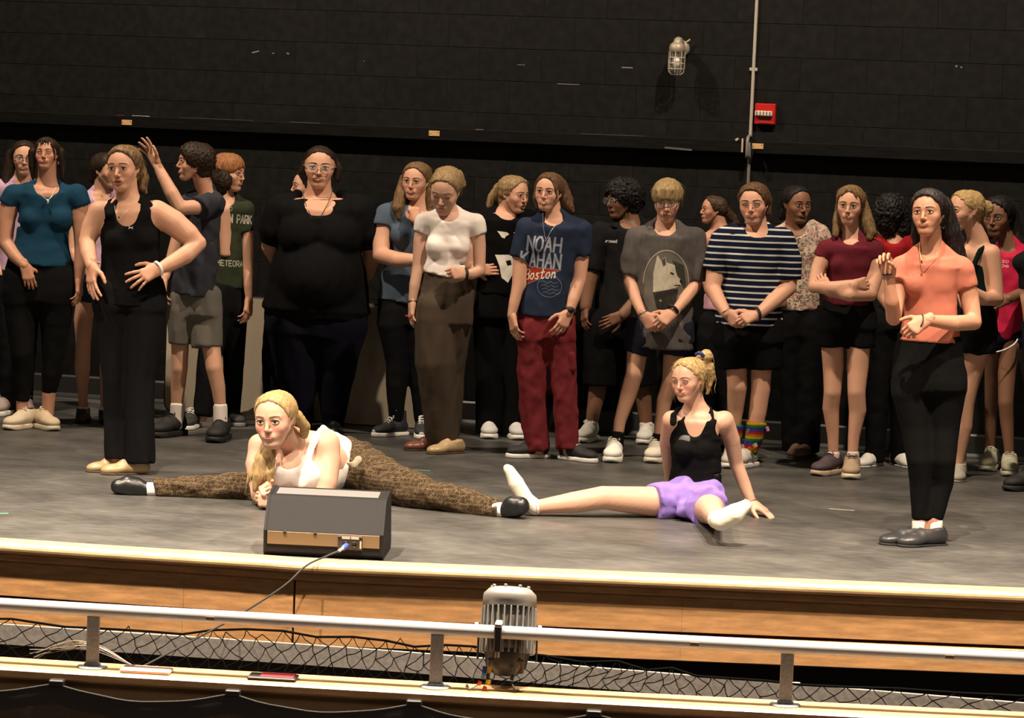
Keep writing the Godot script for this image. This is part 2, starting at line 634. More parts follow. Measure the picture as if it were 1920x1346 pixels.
# what is printed or woven on cloth
func dress(m: StandardMaterial3D, tex: String, c: Color) -> void:
	var base := c.linear_to_srgb()
	var size := Vector2i(512, 512)
	if tex == "stripe" or tex == "rainbow":
		size = Vector2i(16, 128)
	var im := Image.create(size.x, size.y, true, Image.FORMAT_RGB8)
	im.fill(base)
	m.albedo_color = Color.WHITE
	m.texture_repeat = false
	var pale := Color(0.62, 0.64, 0.68)
	var r := RandomNumberGenerator.new()
	r.seed = 5
	match tex:
		"stripe":
			im.fill(Color(0.075, 0.10, 0.18))
			im.fill_rect(Rect2i(0, 44, 16, 36), Color(0.72, 0.73, 0.71))
			m.texture_repeat = true
		"rainbow":
			var bands := [Color(0.55, 0.13, 0.13), Color(0.62, 0.33, 0.1), Color(0.60, 0.52, 0.13), Color(0.15, 0.38, 0.18), Color(0.12, 0.22, 0.46), Color(0.33, 0.15, 0.38)]
			for i in 6:
				im.fill_rect(Rect2i(0, i * 22, 16, 22), bands[i])
			m.texture_repeat = true
		"band":
			letters(im, "NOAH", Vector2(112, 34), Vector2(50, 92), 20, 8, pale, 10, -0.02, 0.85)
			letters(im, "KAHAN", Vector2(66, 140), Vector2(46, 92), 19, 8, pale, 8, -0.03, 0.85)
			var flag := [Vector2(84, 236), Vector2(384, 252), Vector2(90, 372)]
			fill_shape(im, flag, Color(0.55, 0.20, 0.13))
			for i in 3:
				stroke(im, flag[i], flag[(i + 1) % 3], 2.0, pale, 0.7)
			letters(im, "Boston", Vector2(96, 262), Vector2(38, 68), 4, 4.5, Color(0.85, 0.82, 0.78), 8, 0.10, 0.95)
			for k in 40:
				var a := TAU * k / 40.0
				var b := TAU * (k + 1) / 40.0
				stroke(im, Vector2(300, 366) + Vector2(cos(a) * 92, sin(a) * 72), Vector2(300, 366) + Vector2(cos(b) * 92, sin(b) * 72), 2.0, pale, 0.55)
			for k in 4:
				path_stroke(im, [Vector2(0, 0.5), Vector2(0.2, 0), Vector2(0.4, 1), Vector2(0.6, 0.2), Vector2(0.8, 0.9), Vector2(1, 0.4)], Vector2(230 + k * 8, 330 + k * 24), Vector2(130, 16), 2.0, pale, 0, 0, 0.5)
		"wolf":
			for k in 900:
				var p := Vector2(r.randf() * 512, r.randf() * 512)
				stroke(im, p, p + Vector2(r.randfn(0, 12), r.randfn(0, 22)), r.randf_range(3, 9), base.lerp(Color(0.52, 0.49, 0.46), r.randf()), 0.10)
			for k in 60:
				var a := PI + PI * k / 60.0
				var b := PI + PI * (k + 1) / 60.0
				var ctr := Vector2(262, 230)
				stroke(im, ctr + Vector2(cos(a) * 158, sin(a) * 140), ctr + Vector2(cos(b) * 158, sin(b) * 140), 2.5, Color(0.72, 0.68, 0.58), 0.8)
			var arch := []
			for k in 31:
				var a := PI + PI * k / 30.0
				arch.append(Vector2(262 + cos(a) * 150, 230 + sin(a) * 132))
			arch.append_array([Vector2(400, 300), Vector2(350, 380), Vector2(190, 380), Vector2(120, 330)])
			fill_shape(im, arch, Color(0.46, 0.44, 0.40), 0.55)
			fill_shape(im, [Vector2(300, 130), Vector2(380, 150), Vector2(404, 230), Vector2(390, 250), Vector2(340, 190)], Color(0.18, 0.19, 0.17), 0.8)
			fill_shape(im, [Vector2(196, 110), Vector2(222, 134), Vector2(250, 116), Vector2(262, 140), Vector2(318, 150), Vector2(338, 196), Vector2(372, 214), Vector2(366, 232), Vector2(330, 246), Vector2(300, 250), Vector2(270, 262), Vector2(220, 270), Vector2(178, 268), Vector2(172, 190)], Color(0.74, 0.71, 0.64))
			fill_shape(im, [Vector2(226, 132), Vector2(250, 120), Vector2(258, 150), Vector2(240, 158)], Color(0.32, 0.30, 0.28))
			stroke(im, Vector2(296, 184), Vector2(312, 188), 4, Color(0.12, 0.11, 0.10))
			stroke(im, Vector2(364, 216), Vector2(370, 222), 6, Color(0.10, 0.10, 0.10))
			stroke(im, Vector2(326, 236), Vector2(360, 234), 2.5, Color(0.2, 0.19, 0.18))
			fill_shape(im, [Vector2(176, 268), Vector2(300, 252), Vector2(352, 250), Vector2(340, 300), Vector2(318, 350), Vector2(240, 372), Vector2(206, 330)], Color(0.17, 0.17, 0.16), 0.9)
			for k in 500:
				var p := Vector2(r.randf_range(170, 370), r.randf_range(110, 372))
				stroke(im, p, p + Vector2(r.randfn(3, 3), r.randf_range(4, 14)), 1.0, Color(0.55, 0.53, 0.48) if r.randf() < 0.5 else Color(0.25, 0.24, 0.22), 0.22)
			stroke(im, Vector2(228, 300), Vector2(236, 302), 4, Color(0.6, 0.56, 0.4))
			for k in 40:
				stroke(im, Vector2(150 + k * 6, 360 + r.randf() * 30), Vector2(150 + k * 6, 372 + r.randf() * 40), 4, Color(0.70, 0.68, 0.62), 0.35)
		"face":
			var wh := Color(0.86, 0.84, 0.80)
			fill_shape(im, [Vector2(64, 52), Vector2(150, 60), Vector2(172, 78), Vector2(140, 96), Vector2(132, 112), Vector2(104, 104), Vector2(84, 74)], wh)
			for k in 9:
				stroke(im, Vector2(216 + k * 6, 62 + k * 7), Vector2(330 + k * 3, 66 + k * 9), 3.0, wh, 0.9)
			fill_shape(im, [Vector2(330, 70), Vector2(356, 120), Vector2(352, 210), Vector2(330, 290), Vector2(300, 292), Vector2(280, 230), Vector2(300, 170), Vector2(318, 120)], wh)
			fill_shape(im, [Vector2(60, 250), Vector2(200, 246), Vector2(232, 300), Vector2(262, 330), Vector2(246, 380), Vector2(180, 480), Vector2(120, 440), Vector2(90, 330)], wh)
			fill_shape(im, [Vector2(236, 330), Vector2(280, 316), Vector2(290, 350), Vector2(262, 384), Vector2(236, 372)], wh)
			stroke(im, Vector2(240, 170), Vector2(252, 200), 7, wh)
			stroke(im, Vector2(252, 200), Vector2(238, 214), 6, wh)
			fill_shape(im, [Vector2(150, 300), Vector2(196, 290), Vector2(210, 330), Vector2(170, 340)], Color(0.08, 0.08, 0.08))
			stroke(im, Vector2(330, 320), Vector2(380, 300), 8, Color(0.10, 0.12, 0.42))
			stroke(im, Vector2(350, 380), Vector2(380, 372), 9, Color(0.60, 0.10, 0.06))
		"linkin":
			var ink := Color(0.74, 0.72, 0.66)
			letters(im, "LINKIN PARK", Vector2(84, 62), Vector2(26, 44), 9, 5.5, ink, 0, -0.02)
			letters(im, "METEORA", Vector2(134, 336), Vector2(25, 32), 10, 2.6, ink, 0, -0.02)
			letters(im, "ETEE", Vector2(384, 340), Vector2(16, 28), 8, 2.0, ink, 0, -0.02, 0.6)
			for k in 16:
				stroke(im, Vector2(238, 30) + Vector2.from_angle(TAU * k / 16.0) * 12, Vector2(238, 30) + Vector2.from_angle(TAU * (k + 1) / 16.0) * 12, 2.0, ink, 0.6)
			for k in 200:
				var p := Vector2(r.randfn(250, 50), r.randfn(210, 50))
				stroke(im, p, p + Vector2(r.randfn(0, 16), r.randfn(0, 20)), r.randf_range(3, 8), Color(0.30, 0.31, 0.25), 0.08)
		"small":
			letters(im, "rsnnt", Vector2(110, 170), Vector2(56, 150), 6, 14, Color(0.7, 0.7, 0.7), 10)
		"script":
			letters(im, "tso", Vector2(120, 140), Vector2(80, 150), 4, 11, Color(0.85, 0.6, 0.62), 10)
			letters(im, "oe", Vector2(190, 300), Vector2(90, 130), 4, 11, Color(0.85, 0.6, 0.62), 10)
		"smudge":
			letters(im, "HEATA", Vector2(110, 130), Vector2(56, 120), 8, 10, Color(0.6, 0.6, 0.62), 14, 0.1, 0.7)
			for k in 160:
				var p := Vector2(r.randfn(256, 70), r.randfn(330, 50))
				stroke(im, p, p + Vector2(r.randfn(0, 20), r.randfn(0, 24)), 4, Color(0.45, 0.45, 0.48), 0.12)
		"badge":
			var ink := Color(0.75, 0.75, 0.75)
			for sgn in [-1.0, 1.0]:
				var pts := []
				for k in 13:
					var a := PI * k / 12.0
					pts.append(Vector2(256 + cos(a) * 150, 256 + sgn * 150 - sgn * sin(a) * 180))
				for k in 12:
					stroke(im, pts[k], pts[k + 1], 26, ink)
		"floral":
			im.fill(Color(0.78, 0.72, 0.66))
			for k in 420:
				var p := Vector2(r.randf() * 512, r.randf() * 512)
				var tone: Color = [Color(0.70, 0.30, 0.34), Color(0.30, 0.33, 0.20), Color(0.42, 0.36, 0.26), Color(0.75, 0.45, 0.45), Color(0.20, 0.20, 0.15)][r.randi() % 5]
				for j in 5:
					stroke(im, p + Vector2(r.randfn(0, 7), r.randfn(0, 7)), p + Vector2(r.randfn(0, 8), r.randfn(0, 8)), r.randf_range(1.5, 4.5), tone, 0.8)
			m.texture_repeat = true
			m.uv1_triplanar = true
			m.uv1_scale = Vector3.ONE * 4.0
		"leopard":
			im.fill(Color(0.36, 0.305, 0.235))
			for gy in 16:
				for gx in 16:
					var p := Vector2(gx * 32 + 16 * (gy % 2) + r.randfn(0, 5), gy * 32 + r.randfn(0, 5))
					var turn := r.randf() * TAU
					for k in 9:
						var a := turn + TAU * k / 9.0
						var b := turn + TAU * (k + 1) / 9.0
						if r.randf() < 0.78:
							for wx in [-512, 0, 512]:
								stroke(im, p + Vector2(wx, 0) + Vector2(cos(a) * 12, sin(a) * 9), p + Vector2(wx, 0) + Vector2(cos(b) * 12, sin(b) * 9), 3.4, Color(0.12, 0.09, 0.07), 0.9)
					stroke(im, p, Vector2.INF, 6.0, Color(0.27, 0.22, 0.16), 0.6)
			m.texture_repeat = true
			m.uv1_triplanar = true
			m.uv1_scale = Vector3.ONE * 3.2
	im.generate_mipmaps()
	m.albedo_texture = ImageTexture.create_from_image(im)

# ---------------------------------------------------------------- the back wall
func build_wall() -> void:
	var paint := []
	for i in 4:
		var t: float = [0.0085, 0.0092, 0.0100, 0.0088][i]
		paint.append(surface(Color(t, t * 0.97, t * 0.92), 0.62, 0.03, 0.35, Vector3.ONE * 0.8, 0.12, true, 40 + i))
	var core := structure("wall_back", block(Vector3(18, 9.5, 0.3)), mat(Color(0.006, 0.006, 0.006), 0.9), Transform3D(Basis(), Vector3(0, 2.6, -0.162)))
	var full := block(Vector3(0.4063, 0.2016, 0.05), 0.0018)
	var r := RandomNumberGenerator.new()
	r.seed = 4
	var inv := Vector3(0, 2.6, -0.162)
	for row in range(0, 14):
		var y := 0.143 - 0.1016 + 0.2032 * row
		for k in 20:
			var x := -3.95 + k * 0.4064 + (0.2032 if row % 2 else 0.0)
			part(core, "block", full, paint[r.randi() % 4], Transform3D(Basis(), Vector3(x, y, -0.025 + r.randf_range(-0.0005, 0.0005)) - inv))
	# plain wall beyond what can be told apart
	structure("wall_upper", block(Vector3(18, 4.6, 0.05)), paint[0], Transform3D(Basis(), Vector3(0, 2.783 + 0.2032 + 2.3 - 0.095, -0.026)))
	structure("baseboard_back", sweep([Vector2(-7, 0), Vector2(7, 0)], [Vector2(0, 0.0), Vector2(0.055, 0.0), Vector2(0.035, 0.012), Vector2(0.026, 0.03), Vector2(0.024, 0.135), Vector2(0.016, 0.147), Vector2(0, 0.147)]), mat(Color(0.012, 0.012, 0.012), 0.45))
	# painted timber ledger along the wall
	var black := surface(Color(0.0075, 0.0072, 0.007), 0.5, 0.03, 0.4, Vector3(0.3, 3, 3), 0.1)
	structure("trim_1", block(Vector3(10.45, 0.078, 0.085), 0.004), black, Transform3D(Basis(), Vector3(-3.8 + 0.01, 1.826, 0.0425)))
	structure("trim_2", block(Vector3(5.5, 0.078, 0.085), 0.004), black, Transform3D(Basis(), Vector3(4.25, 1.826, 0.0425)))

func build_details() -> void:
	build_wall_things()
	build_props()

func build_wall_things() -> void:
	# unpainted wooden tags on the ledger
	var pine := mat(Color(0.50, 0.31, 0.14), 0.8)
	for t in [[-2.614, 1.820, "bare pine tag on the black ledger above the hand raised"], [-0.542, 1.830, "bare pine tag on the black ledger above the white tee"], [1.513, 1.832, "bare pine tag on the black ledger beside the conduit"]]:
		var o := thing("wooden_tag", t[2], "wooden tag", Vector3(t[0], t[1] - 0.018, 0.086), 0.0, "wooden tags on the ledger")
		part(o, "plate", block(Vector3(0.070, 0.034, 0.006), 0.0015), pine, Transform3D(Basis(), Vector3(0, 0.018, 0.003)))
		for s in [-1.0, 1.0]:
			part(o, "screw", lathe([[0, 0.0], [0.003, 0.0], [0.003, 0.001], [0, 0.0015]], 10), mat(Color(0.03, 0.025, 0.02), 0.5), Transform3D(Basis(Vector3.RIGHT, PI / 2), Vector3(s * 0.025, 0.02 + 0.004 * s, 0.0062)))
	# conduit
	var grey := mat(Color(0.36, 0.33, 0.29), 0.5)
	var c := thing("conduit_pipe", "thin beige metal conduit running up the black wall beside the red alarm", "conduit", Vector3(1.452, 1.95, 0.012))
	part(c, "upper_pipe", tube_mesh([Vector3(0, -0.06, 0), Vector3(0, 5.0, 0)], 0.0105, 12), grey)
	part(c, "lower_pipe", tube_mesh([Vector3(0.0, -0.06, 0.0), Vector3(0.0, -0.075, 0.09), Vector3(0, -0.19, 0.09), Vector3(0, -0.22, 0.0), Vector3(0, -1.75, 0)], 0.0105, 12), mat(Color(0.16, 0.15, 0.14), 0.5))
	for y in [0.35, 1.2, 2.2]:
		part(c, "strap", block(Vector3(0.05, 0.02, 0.006), 0.002), grey, Transform3D(Basis(), Vector3(0, y, 0.002)))
	var ch := thing("split_trim_piece", "pale broken wooden sliver on the ledger end beside the conduit", "wood piece", Vector3(1.418, 1.79, 0.086))
	part(ch, "sliver", block(Vector3(0.011, 0.085, 0.006), 0.001), mat(Color(0.42, 0.33, 0.22), 0.9), Transform3D(Basis(), Vector3(0, 0.043, 0.003)))
	part(ch, "chip", block(Vector3(0.022, 0.014, 0.005), 0.001), mat(Color(0.42, 0.33, 0.22), 0.9), Transform3D(Basis(Vector3.BACK, 0.6), Vector3(-0.035, 0.078, 0.0026)))
	# fire alarm strobe
	var a := thing("fire_alarm", "red square fire alarm with a clear strobe on the black wall", "fire alarm", Vector3(1.54, 1.966, 0.002))
	part(a, "housing", block(Vector3(0.128, 0.128, 0.038), 0.006), mat(Color(0.42, 0.012, 0.010), 0.35), Transform3D(Basis(), Vector3(0, 0.064, 0.019)))
	var st := part(a, "strobe", block(Vector3(0.108, 0.034, 0.026), 0.006), mat(Color(0.55, 0.50, 0.42), 0.18), Transform3D(Basis(), Vector3(-0.006, 0.066, 0.05)))
	for k in 5:
		part(st, "reflector_rib", block(Vector3(0.006, 0.028, 0.004), 0.001), mat(Color(0.7, 0.66, 0.6), 0.15, 0.9), Transform3D(Basis(), Vector3(-0.04 + k * 0.02, 0, 0.0135)))
	part(a, "speaker_grille", block(Vector3(0.07, 0.026, 0.003), 0.001), mat(Color(0.30, 0.02, 0.012), 0.5), Transform3D(Basis(), Vector3(0, 0.022, 0.0385)))
	# caged lamp on a bracket (off)
	var metal := mat(Color(0.30, 0.26, 0.20), 0.5, 0.3)
	var l := thing("caged_wall_lamp", "unlit jelly-jar lamp in a beige wire cage on the black wall", "wall lamp", Vector3(1.0, 2.40, 0.002))
	part(l, "mounting_box", lathe([[0, 0], [0.05, 0], [0.052, 0.02], [0.045, 0.035], [0, 0.038]], 20), metal, Transform3D(Basis(Vector3.RIGHT, PI / 2), Vector3(0, 0.012, 0)))
	part(l, "arm", tube_mesh([Vector3(0, 0.015, 0.03), Vector3(0, 0.045, 0.09), Vector3(0, 0.05, 0.14), Vector3(0, 0.02, 0.16)], 0.028, 14), metal)
	part(l, "collar", lathe([[0, 0.035], [0.03, 0.035], [0.046, 0.02], [0.05, 0.0], [0.05, -0.022], [0.044, -0.026], [0, -0.026]], 24), metal, Transform3D(Basis(), Vector3(0, 0.008, 0.16)))
	part(l, "set_screw", tube_mesh([Vector3(0.03, 0.05, 0.03), Vector3(0.055, 0.068, 0.03)], 0.007, 8), metal)
	var cage := Shape.new()
	for k in 8:
		var g := TAU * k / 8.0
		var pts := []
		for q in [[0.050, -0.02], [0.050, -0.11], [0.046, -0.145], [0.03, -0.16], [0.0, -0.164]]:
			pts.append(Vector4(cos(g) * q[0], q[1], sin(g) * q[0], 0.0028))
		cage.tube(pts, Color.WHITE, 6)
	for y in [-0.058, -0.092, -0.126]:
		var hoop := []
		for q in 24:
			hoop.append(Vector4(cos(TAU * q / 24.0) * 0.0505, y, sin(TAU * q / 24.0) * 0.0505, 0.0028))
		cage.tube(hoop, Color.WHITE, 6, true)
	part(l, "wire_cage", cage.mesh(mat(Color(0.42, 0.38, 0.31), 0.5)), null, Transform3D(Basis(), Vector3(0, 0.008, 0.16)))
	var jar := part(l, "glass_jar", lathe([[0.040, -0.02], [0.041, -0.10], [0.036, -0.135], [0.02, -0.148], [0, -0.15]], 24), glass_mat(), Transform3D(Basis(), Vector3(0, 0.008, 0.16)))
	part(jar, "bulb", lathe([[0, -0.02], [0.014, -0.022], [0.015, -0.045], [0.026, -0.075], [0.028, -0.092], [0.02, -0.112], [0, -0.12]], 20), mat(Color(0.7, 0.66, 0.58), 0.4))
	# scuffs where the paint is gone
	var chalk := mat(Color(0.16, 0.15, 0.14), 0.9)
	var wall := get_node("wall_back")
	var off := Vector3(0, 2.6, -0.162)
	for s in [[-1.78, 2.305, 0.05, 0.008, 0.25], [-1.66, 2.30, 0.014, 0.006, 0.1], [-1.56, 2.302, 0.018, 0.008, -0.2], [0.66, 2.285, 0.07, 0.007, 0.0], [0.29, 2.17, 0.14, 0.004, 0.0], [2.68, 2.36, 0.012, 0.010, 0.4], [2.71, 2.355, 0.010, 0.008, 0.0], [-0.02, 2.28, 0.05, 0.003, 0.0], [-1.05, 2.27, 0.006, 0.006, 0], [0.22, 0.42, 0.02, 0.02, 0.3], [0.3, 0.30, 0.01, 0.012, 0.3]]:
		part(wall, "paint_chip", block(Vector3(s[2], s[3], 0.001)), chalk, Transform3D(Basis(Vector3.BACK, s[4]), Vector3(s[0], s[1], 0.0012) - off))
	var tl := get_node("trim_1")
	for s in [[-2.52, 1.8655, 0.12, Color(0.45, 0.42, 0.38)], [-2.66, 1.8655, 0.05, Color(0.25, 0.02, 0.02)], [-0.25, 1.8655, 0.05, Color(0.2, 0.2, 0.2)], [-1.4, 1.8655, 0.2, Color(0.09, 0.09, 0.09)], [-2.0, 1.8655, 0.5, Color(0.05, 0.05, 0.05)], [0.6, 1.8655, 0.4, Color(0.06, 0.06, 0.06)]]:
		part(tl, "worn_edge", block(Vector3(s[2], 0.003, 0.004)), mat(s[3], 0.9), Transform3D(Basis(), Vector3(s[0], s[1], 0.0845) - Vector3(-3.79, 1.826, 0.0425)))
	part(tl, "worn_edge", block(Vector3(0.17, 0.012, 0.002)), mat(Color(0.07, 0.07, 0.07), 0.9), Transform3D(Basis(Vector3.BACK, -0.05), Vector3(1.02, 1.797, 0.0856) - Vector3(-3.79, 1.826, 0.0425)))
	# folding table on edge
	var t := thing("folding_table", "beige folding table standing on its long edge behind the dancers", "table", Vector3(-1.225, 0.0, 0.47))
	var top := rounded_board(1.83, 0.745, 0.022, 0.06)
	part(t, "table_top", top, surface(Color(0.52, 0.44, 0.335), 0.55, 0.05, 0.12, Vector3.ONE * 3.0, 0.0, false), Transform3D(Basis(), Vector3(0, 0.3725 + 0.006, 0)))
	part(t, "edge_band", board_rim(1.83, 0.745, 0.024, 0.06), mat(Color(0.015, 0.015, 0.015), 0.6), Transform3D(Basis(), Vector3(0, 0.3725 + 0.006, 0)))
	for s in [-1.0, 1.0]:
		part(t, "folded_leg", tube_mesh([Vector3(s * 0.78, 0.10, -0.045), Vector3(s * 0.12, 0.10, -0.045), Vector3(s * 0.12, 0.64, -0.045), Vector3(s * 0.78, 0.64, -0.045)], 0.0125, 10), mat(Color(0.05, 0.05, 0.05), 0.5, 0.5))

# a turned form: [radius, y] pairs
func lathe(prof: Array, n := 24) -> ArrayMesh:
	var s := SurfaceTool.new()
	s.begin(Mesh.PRIMITIVE_TRIANGLES)
	s.set_smooth_group(0)
	for i in prof.size() - 1:
		for k in n:
			var q := []
			for e in [[i, k], [i, k + 1], [i + 1, k], [i + 1, k + 1]]:
				var a: float = TAU * (e[1] % n) / n
				q.append(Vector3(cos(a) * prof[e[0]][0], prof[e[0]][1], sin(a) * prof[e[0]][0]))
			var up: bool = prof[i][1] < prof[i + 1][1]
			var out := Vector3(cos(TAU * (k + 0.5) / n), 0, sin(TAU * (k + 0.5) / n))
			var nn := Vector2(prof[i + 1][1] - prof[i][1], prof[i][0] - prof[i + 1][0])
			var want := out * nn.x + Vector3.UP * nn.y
			for tri in [[0, 1, 2], [1, 3, 2]]:
				var a0: Vector3 = q[tri[0]]
				var a1: Vector3 = q[tri[1]]
				var a2: Vector3 = q[tri[2]]
				var g := (a1 - a0).cross(a2 - a0)
				if g.length() < 1e-12:
					continue
				for p in [a0, a1, a2]:
					s.add_vertex(p)
	s.generate_normals()
	return s.commit()

func tube_mesh(pts: Array, r: float, sides := 10) -> ArrayMesh:
	var sh := Shape.new()
	var q := []
	for p in pts:
		q.append(to4(p, r))
	sh.tube(q if pts.size() < 3 else smoothed(q), Color.WHITE, sides)
	sh.col = PackedColorArray()
	return sh.mesh(null)

func board_outline(w: float, h: float, rad: float) -> Array:
	var out := []
	for c in [[1, 1, 0.0], [-1, 1, PI / 2], [-1, -1, PI], [1, -1, 1.5 * PI]]:
		for k in 7:
			var a: float = c[2] + PI / 2 * k / 6.0
			out.append(Vector2(c[0] * (w / 2 - rad) + cos(a) * rad, c[1] * (h / 2 - rad) + sin(a) * rad))
	return out

func rounded_board(w: float, h: float, d: float, rad: float) -> ArrayMesh:
	return extrude(board_outline(w, h, rad), d)

func extrude(o: Array, d: float) -> ArrayMesh:
	var s := SurfaceTool.new()
	s.begin(Mesh.PRIMITIVE_TRIANGLES)
	s.set_smooth_group(-1)
	var n := o.size()
	var tri := Geometry2D.triangulate_polygon(PackedVector2Array(o))
	for k in range(0, tri.size(), 3):
		for e in [[1.0, 0, 1, 2], [-1.0, 0, 2, 1]]:
			var p := [o[tri[k + e[1]]], o[tri[k + e[2]]], o[tri[k + e[3]]]]
			if ((p[1] - p[0]).cross(p[2] - p[0]) > 0) == (e[0] > 0):
				p = [p[0], p[2], p[1]]
			for q in p:
				s.add_vertex(Vector3(q.x, q.y, d / 2 * e[0]))
	for i in n:
		var a: Vector2 = o[i]
		var b: Vector2 = o[(i + 1) % n]
		for q in [[a, 1.0], [b, 1.0], [b, -1.0], [a, 1.0], [b, -1.0], [a, -1.0]]:
			s.add_vertex(Vector3(q[0].x, q[0].y, d / 2 * q[1]))
	s.generate_normals()
	return s.commit()

func board_rim(w: float, h: float, d: float, rad: float) -> ArrayMesh:
	var sh := Shape.new()
	var pts := []
	for p in board_outline(w, h, rad):
		pts.append(Vector4(p.x, p.y, 0, d * 0.5))
	sh.tube(pts, Color.WHITE, 8, true, 0.35)
	sh.col = PackedColorArray()
	return sh.mesh(null)

# ---------------------------------------------------------------- stage front
func build_apron() -> void:
	var maple := wood(Color(0.64, 0.46, 0.28), 0.4, 3)
	var face := wood(Color(0.44, 0.255, 0.115), 0.5, 5)
	# rounded nosing, proud of the fascia
	structure("trim_3", sweep(edge, bullnose()), maple)
	structure("trim_4", sweep(edge, [Vector2(0, -0.08), Vector2(0.098, -0.08), Vector2(0.106, -0.07), Vector2(0.106, -0.0455), Vector2(0, -0.0455)]), face)
	var fa := structure("wall_fascia", sweep(edge, [Vector2(-0.02, -0.36), Vector2(0.02, -0.36), Vector2(0.02, -0.081), Vector2(-0.02, -0.081)]), face)
	# panels with thin joints
	var n := edge.size()
	var cuts := [0, 9, 16, 22, 30, 38, n - 1]
	for i in cuts.size() - 1:
		var run: Array = edge.slice(cuts[i], cuts[i + 1] + 1)
		if run.size() < 2:
			continue
		var t: Vector2 = (run[1] - run[0]).normalized()
		run[0] = run[0] + t * 0.0004
		t = (run[-1] - run[-2]).normalized()
		run[-1] = run[-1] - t * 0.0004
		part(fa, "panel", sweep(run, [Vector2(0.021, -0.232), Vector2(0.088, -0.232), Vector2(0.090, -0.230), Vector2(0.090, -0.083), Vector2(0.088, -0.081), Vector2(0.021, -0.081)]), face)
		part(fa, "bottom_rail", sweep(run, [Vector2(0.021, -0.355), Vector2(0.094, -0.355), Vector2(0.098, -0.351), Vector2(0.098, -0.250), Vector2(0.094, -0.246), Vector2(0.021, -0.246)]), face)

# rounded front of the stage edge
func bullnose() -> Array:
	var out := [Vector2(0, -0.046)]
	for k in 9:
		var a := -PI / 2 + PI * k / 8.0
		out.append(Vector2(0.104 + cos(a) * 0.0245, -0.0215 + sin(a) * 0.0245))
	out.append(Vector2(0, 0.003))
	return out

# ---------------------------------------------------------------- pit
func shifted(line: Array, by: float) -> Array:
	var out := []
	for i in line.size():
		var a: Vector2 = line[maxi(i - 1, 0)]
		var b: Vector2 = line[mini(i + 1, line.size() - 1)]
		var t := (b - a).normalized()
		var o := Vector2(-t.y, t.x)
		if o.y < 0.0:
			o = -o
		out.append(line[i] + o * by)
	return out

func build_pit() -> void:
	var maple := wood(Color(0.64, 0.43, 0.23), 0.38, 9)
	var black := mat(Color(0.008, 0.008, 0.008), 0.9)
	# under the stage: dark recess and a pale concrete ledge
	structure("wall_recess", sweep(edge, [Vector2(-0.6, -2.1), Vector2(-0.5, -2.1), Vector2(-0.5, -0.36), Vector2(-0.6, -0.36)]), black)
	var ledge := curve2([Vector2(-2.6, 6.78), Vector2(-0.293, 6.554), Vector2(0.954, 6.42), Vector2(2.02, 6.37), Vector2(3.16, 6.335), Vector2(5.5, 6.25)])
	structure("wall_pit_ledge", sweep(ledge, [Vector2(-0.02, -0.285), Vector2(0, -0.285), Vector2(0, -0.205), Vector2(-0.02, -0.205)]), surface(Color(0.20, 0.185, 0.175), 0.9, 0.03, 0.2, Vector3.ONE * 2.0, 0.2))
	structure("wall_pit_skirt", sweep(ledge, [Vector2(-0.12, -2.1), Vector2(-0.03, -2.1), Vector2(-0.03, -0.286), Vector2(-0.12, -0.286)]), black)
	# pit wall with its wooden cap
	structure("wall_pit", sweep(rail, [Vector2(-0.05, -2.1), Vector2(0.07, -2.1), Vector2(0.07, -0.012), Vector2(-0.05, -0.012)]), mat(Color(0.35, 0.21, 0.10), 0.6))
	structure("trim_5", sweep(rail, [Vector2(-0.075, -0.01), Vector2(0.085, -0.01), Vector2(0.095, -0.002), Vector2(0.095, 0.018), Vector2(0.085, 0.026), Vector2(-0.075, 0.026)]), maple)
	# rail on posts
	var steel := mat(Color(0.36, 0.38, 0.41), 0.42, 0.1)
	var dull := surface(Color(0.30, 0.32, 0.345), 0.55, 0.05, 0.25, Vector3.ONE * 3.0)
	var t := thing("pit_rail", "grey painted pipe rail on flat posts along the pit wall", "railing", Vector3(1.8, 0.026, 8.06))
	var sh := Shape.new()
	var pts := []
	for p in rail:
		pts.append(Vector4(p.x - 1.8, 0.216 - 0.026, p.y - 8.06, 0.0215))
	sh.tube(pts, Color.WHITE, 20)
	sh.col = PackedColorArray()
	part(t, "pipe", sh.mesh(steel))
	for q in [[0.68, 8.245], [1.80, 8.065], [2.91, 7.845], [-0.45, 8.40], [4.02, 7.60]]:
		var a := atan2(0.19, 1.0)
		var post := part(t, "post", block(Vector3(0.042, 0.175, 0.012), 0.003), dull, Transform3D(Basis(Vector3.UP, a), Vector3(q[0] - 1.8, 0.0875, q[1] - 8.06)))
		part(post, "base_plate", lathe([[0, 0.006], [0.046, 0.006], [0.05, 0.003], [0.05, 0.0], [0, 0.0]], 24), dull, Transform3D(Basis(), Vector3(0, -0.0875, 0)))
		part(post, "foot_collar", block(Vector3(0.052, 0.012, 0.026), 0.003), dull, Transform3D(Basis(), Vector3(0, -0.078, 0)))
	for q in [[1.07, 8.185], [2.62, 7.905], [3.42, 7.745]]:
		part(t, "tape_scrap", block(Vector3(0.03, 0.012, 0.003), 0.001), mat(Color(0.16, 0.12, 0.09), 0.8), Transform3D(Basis(Vector3.UP, 0.19), Vector3(q[0] - 1.8, 0.188, q[1] - 8.06 + 0.0215)))
	build_net()
	build_drape()

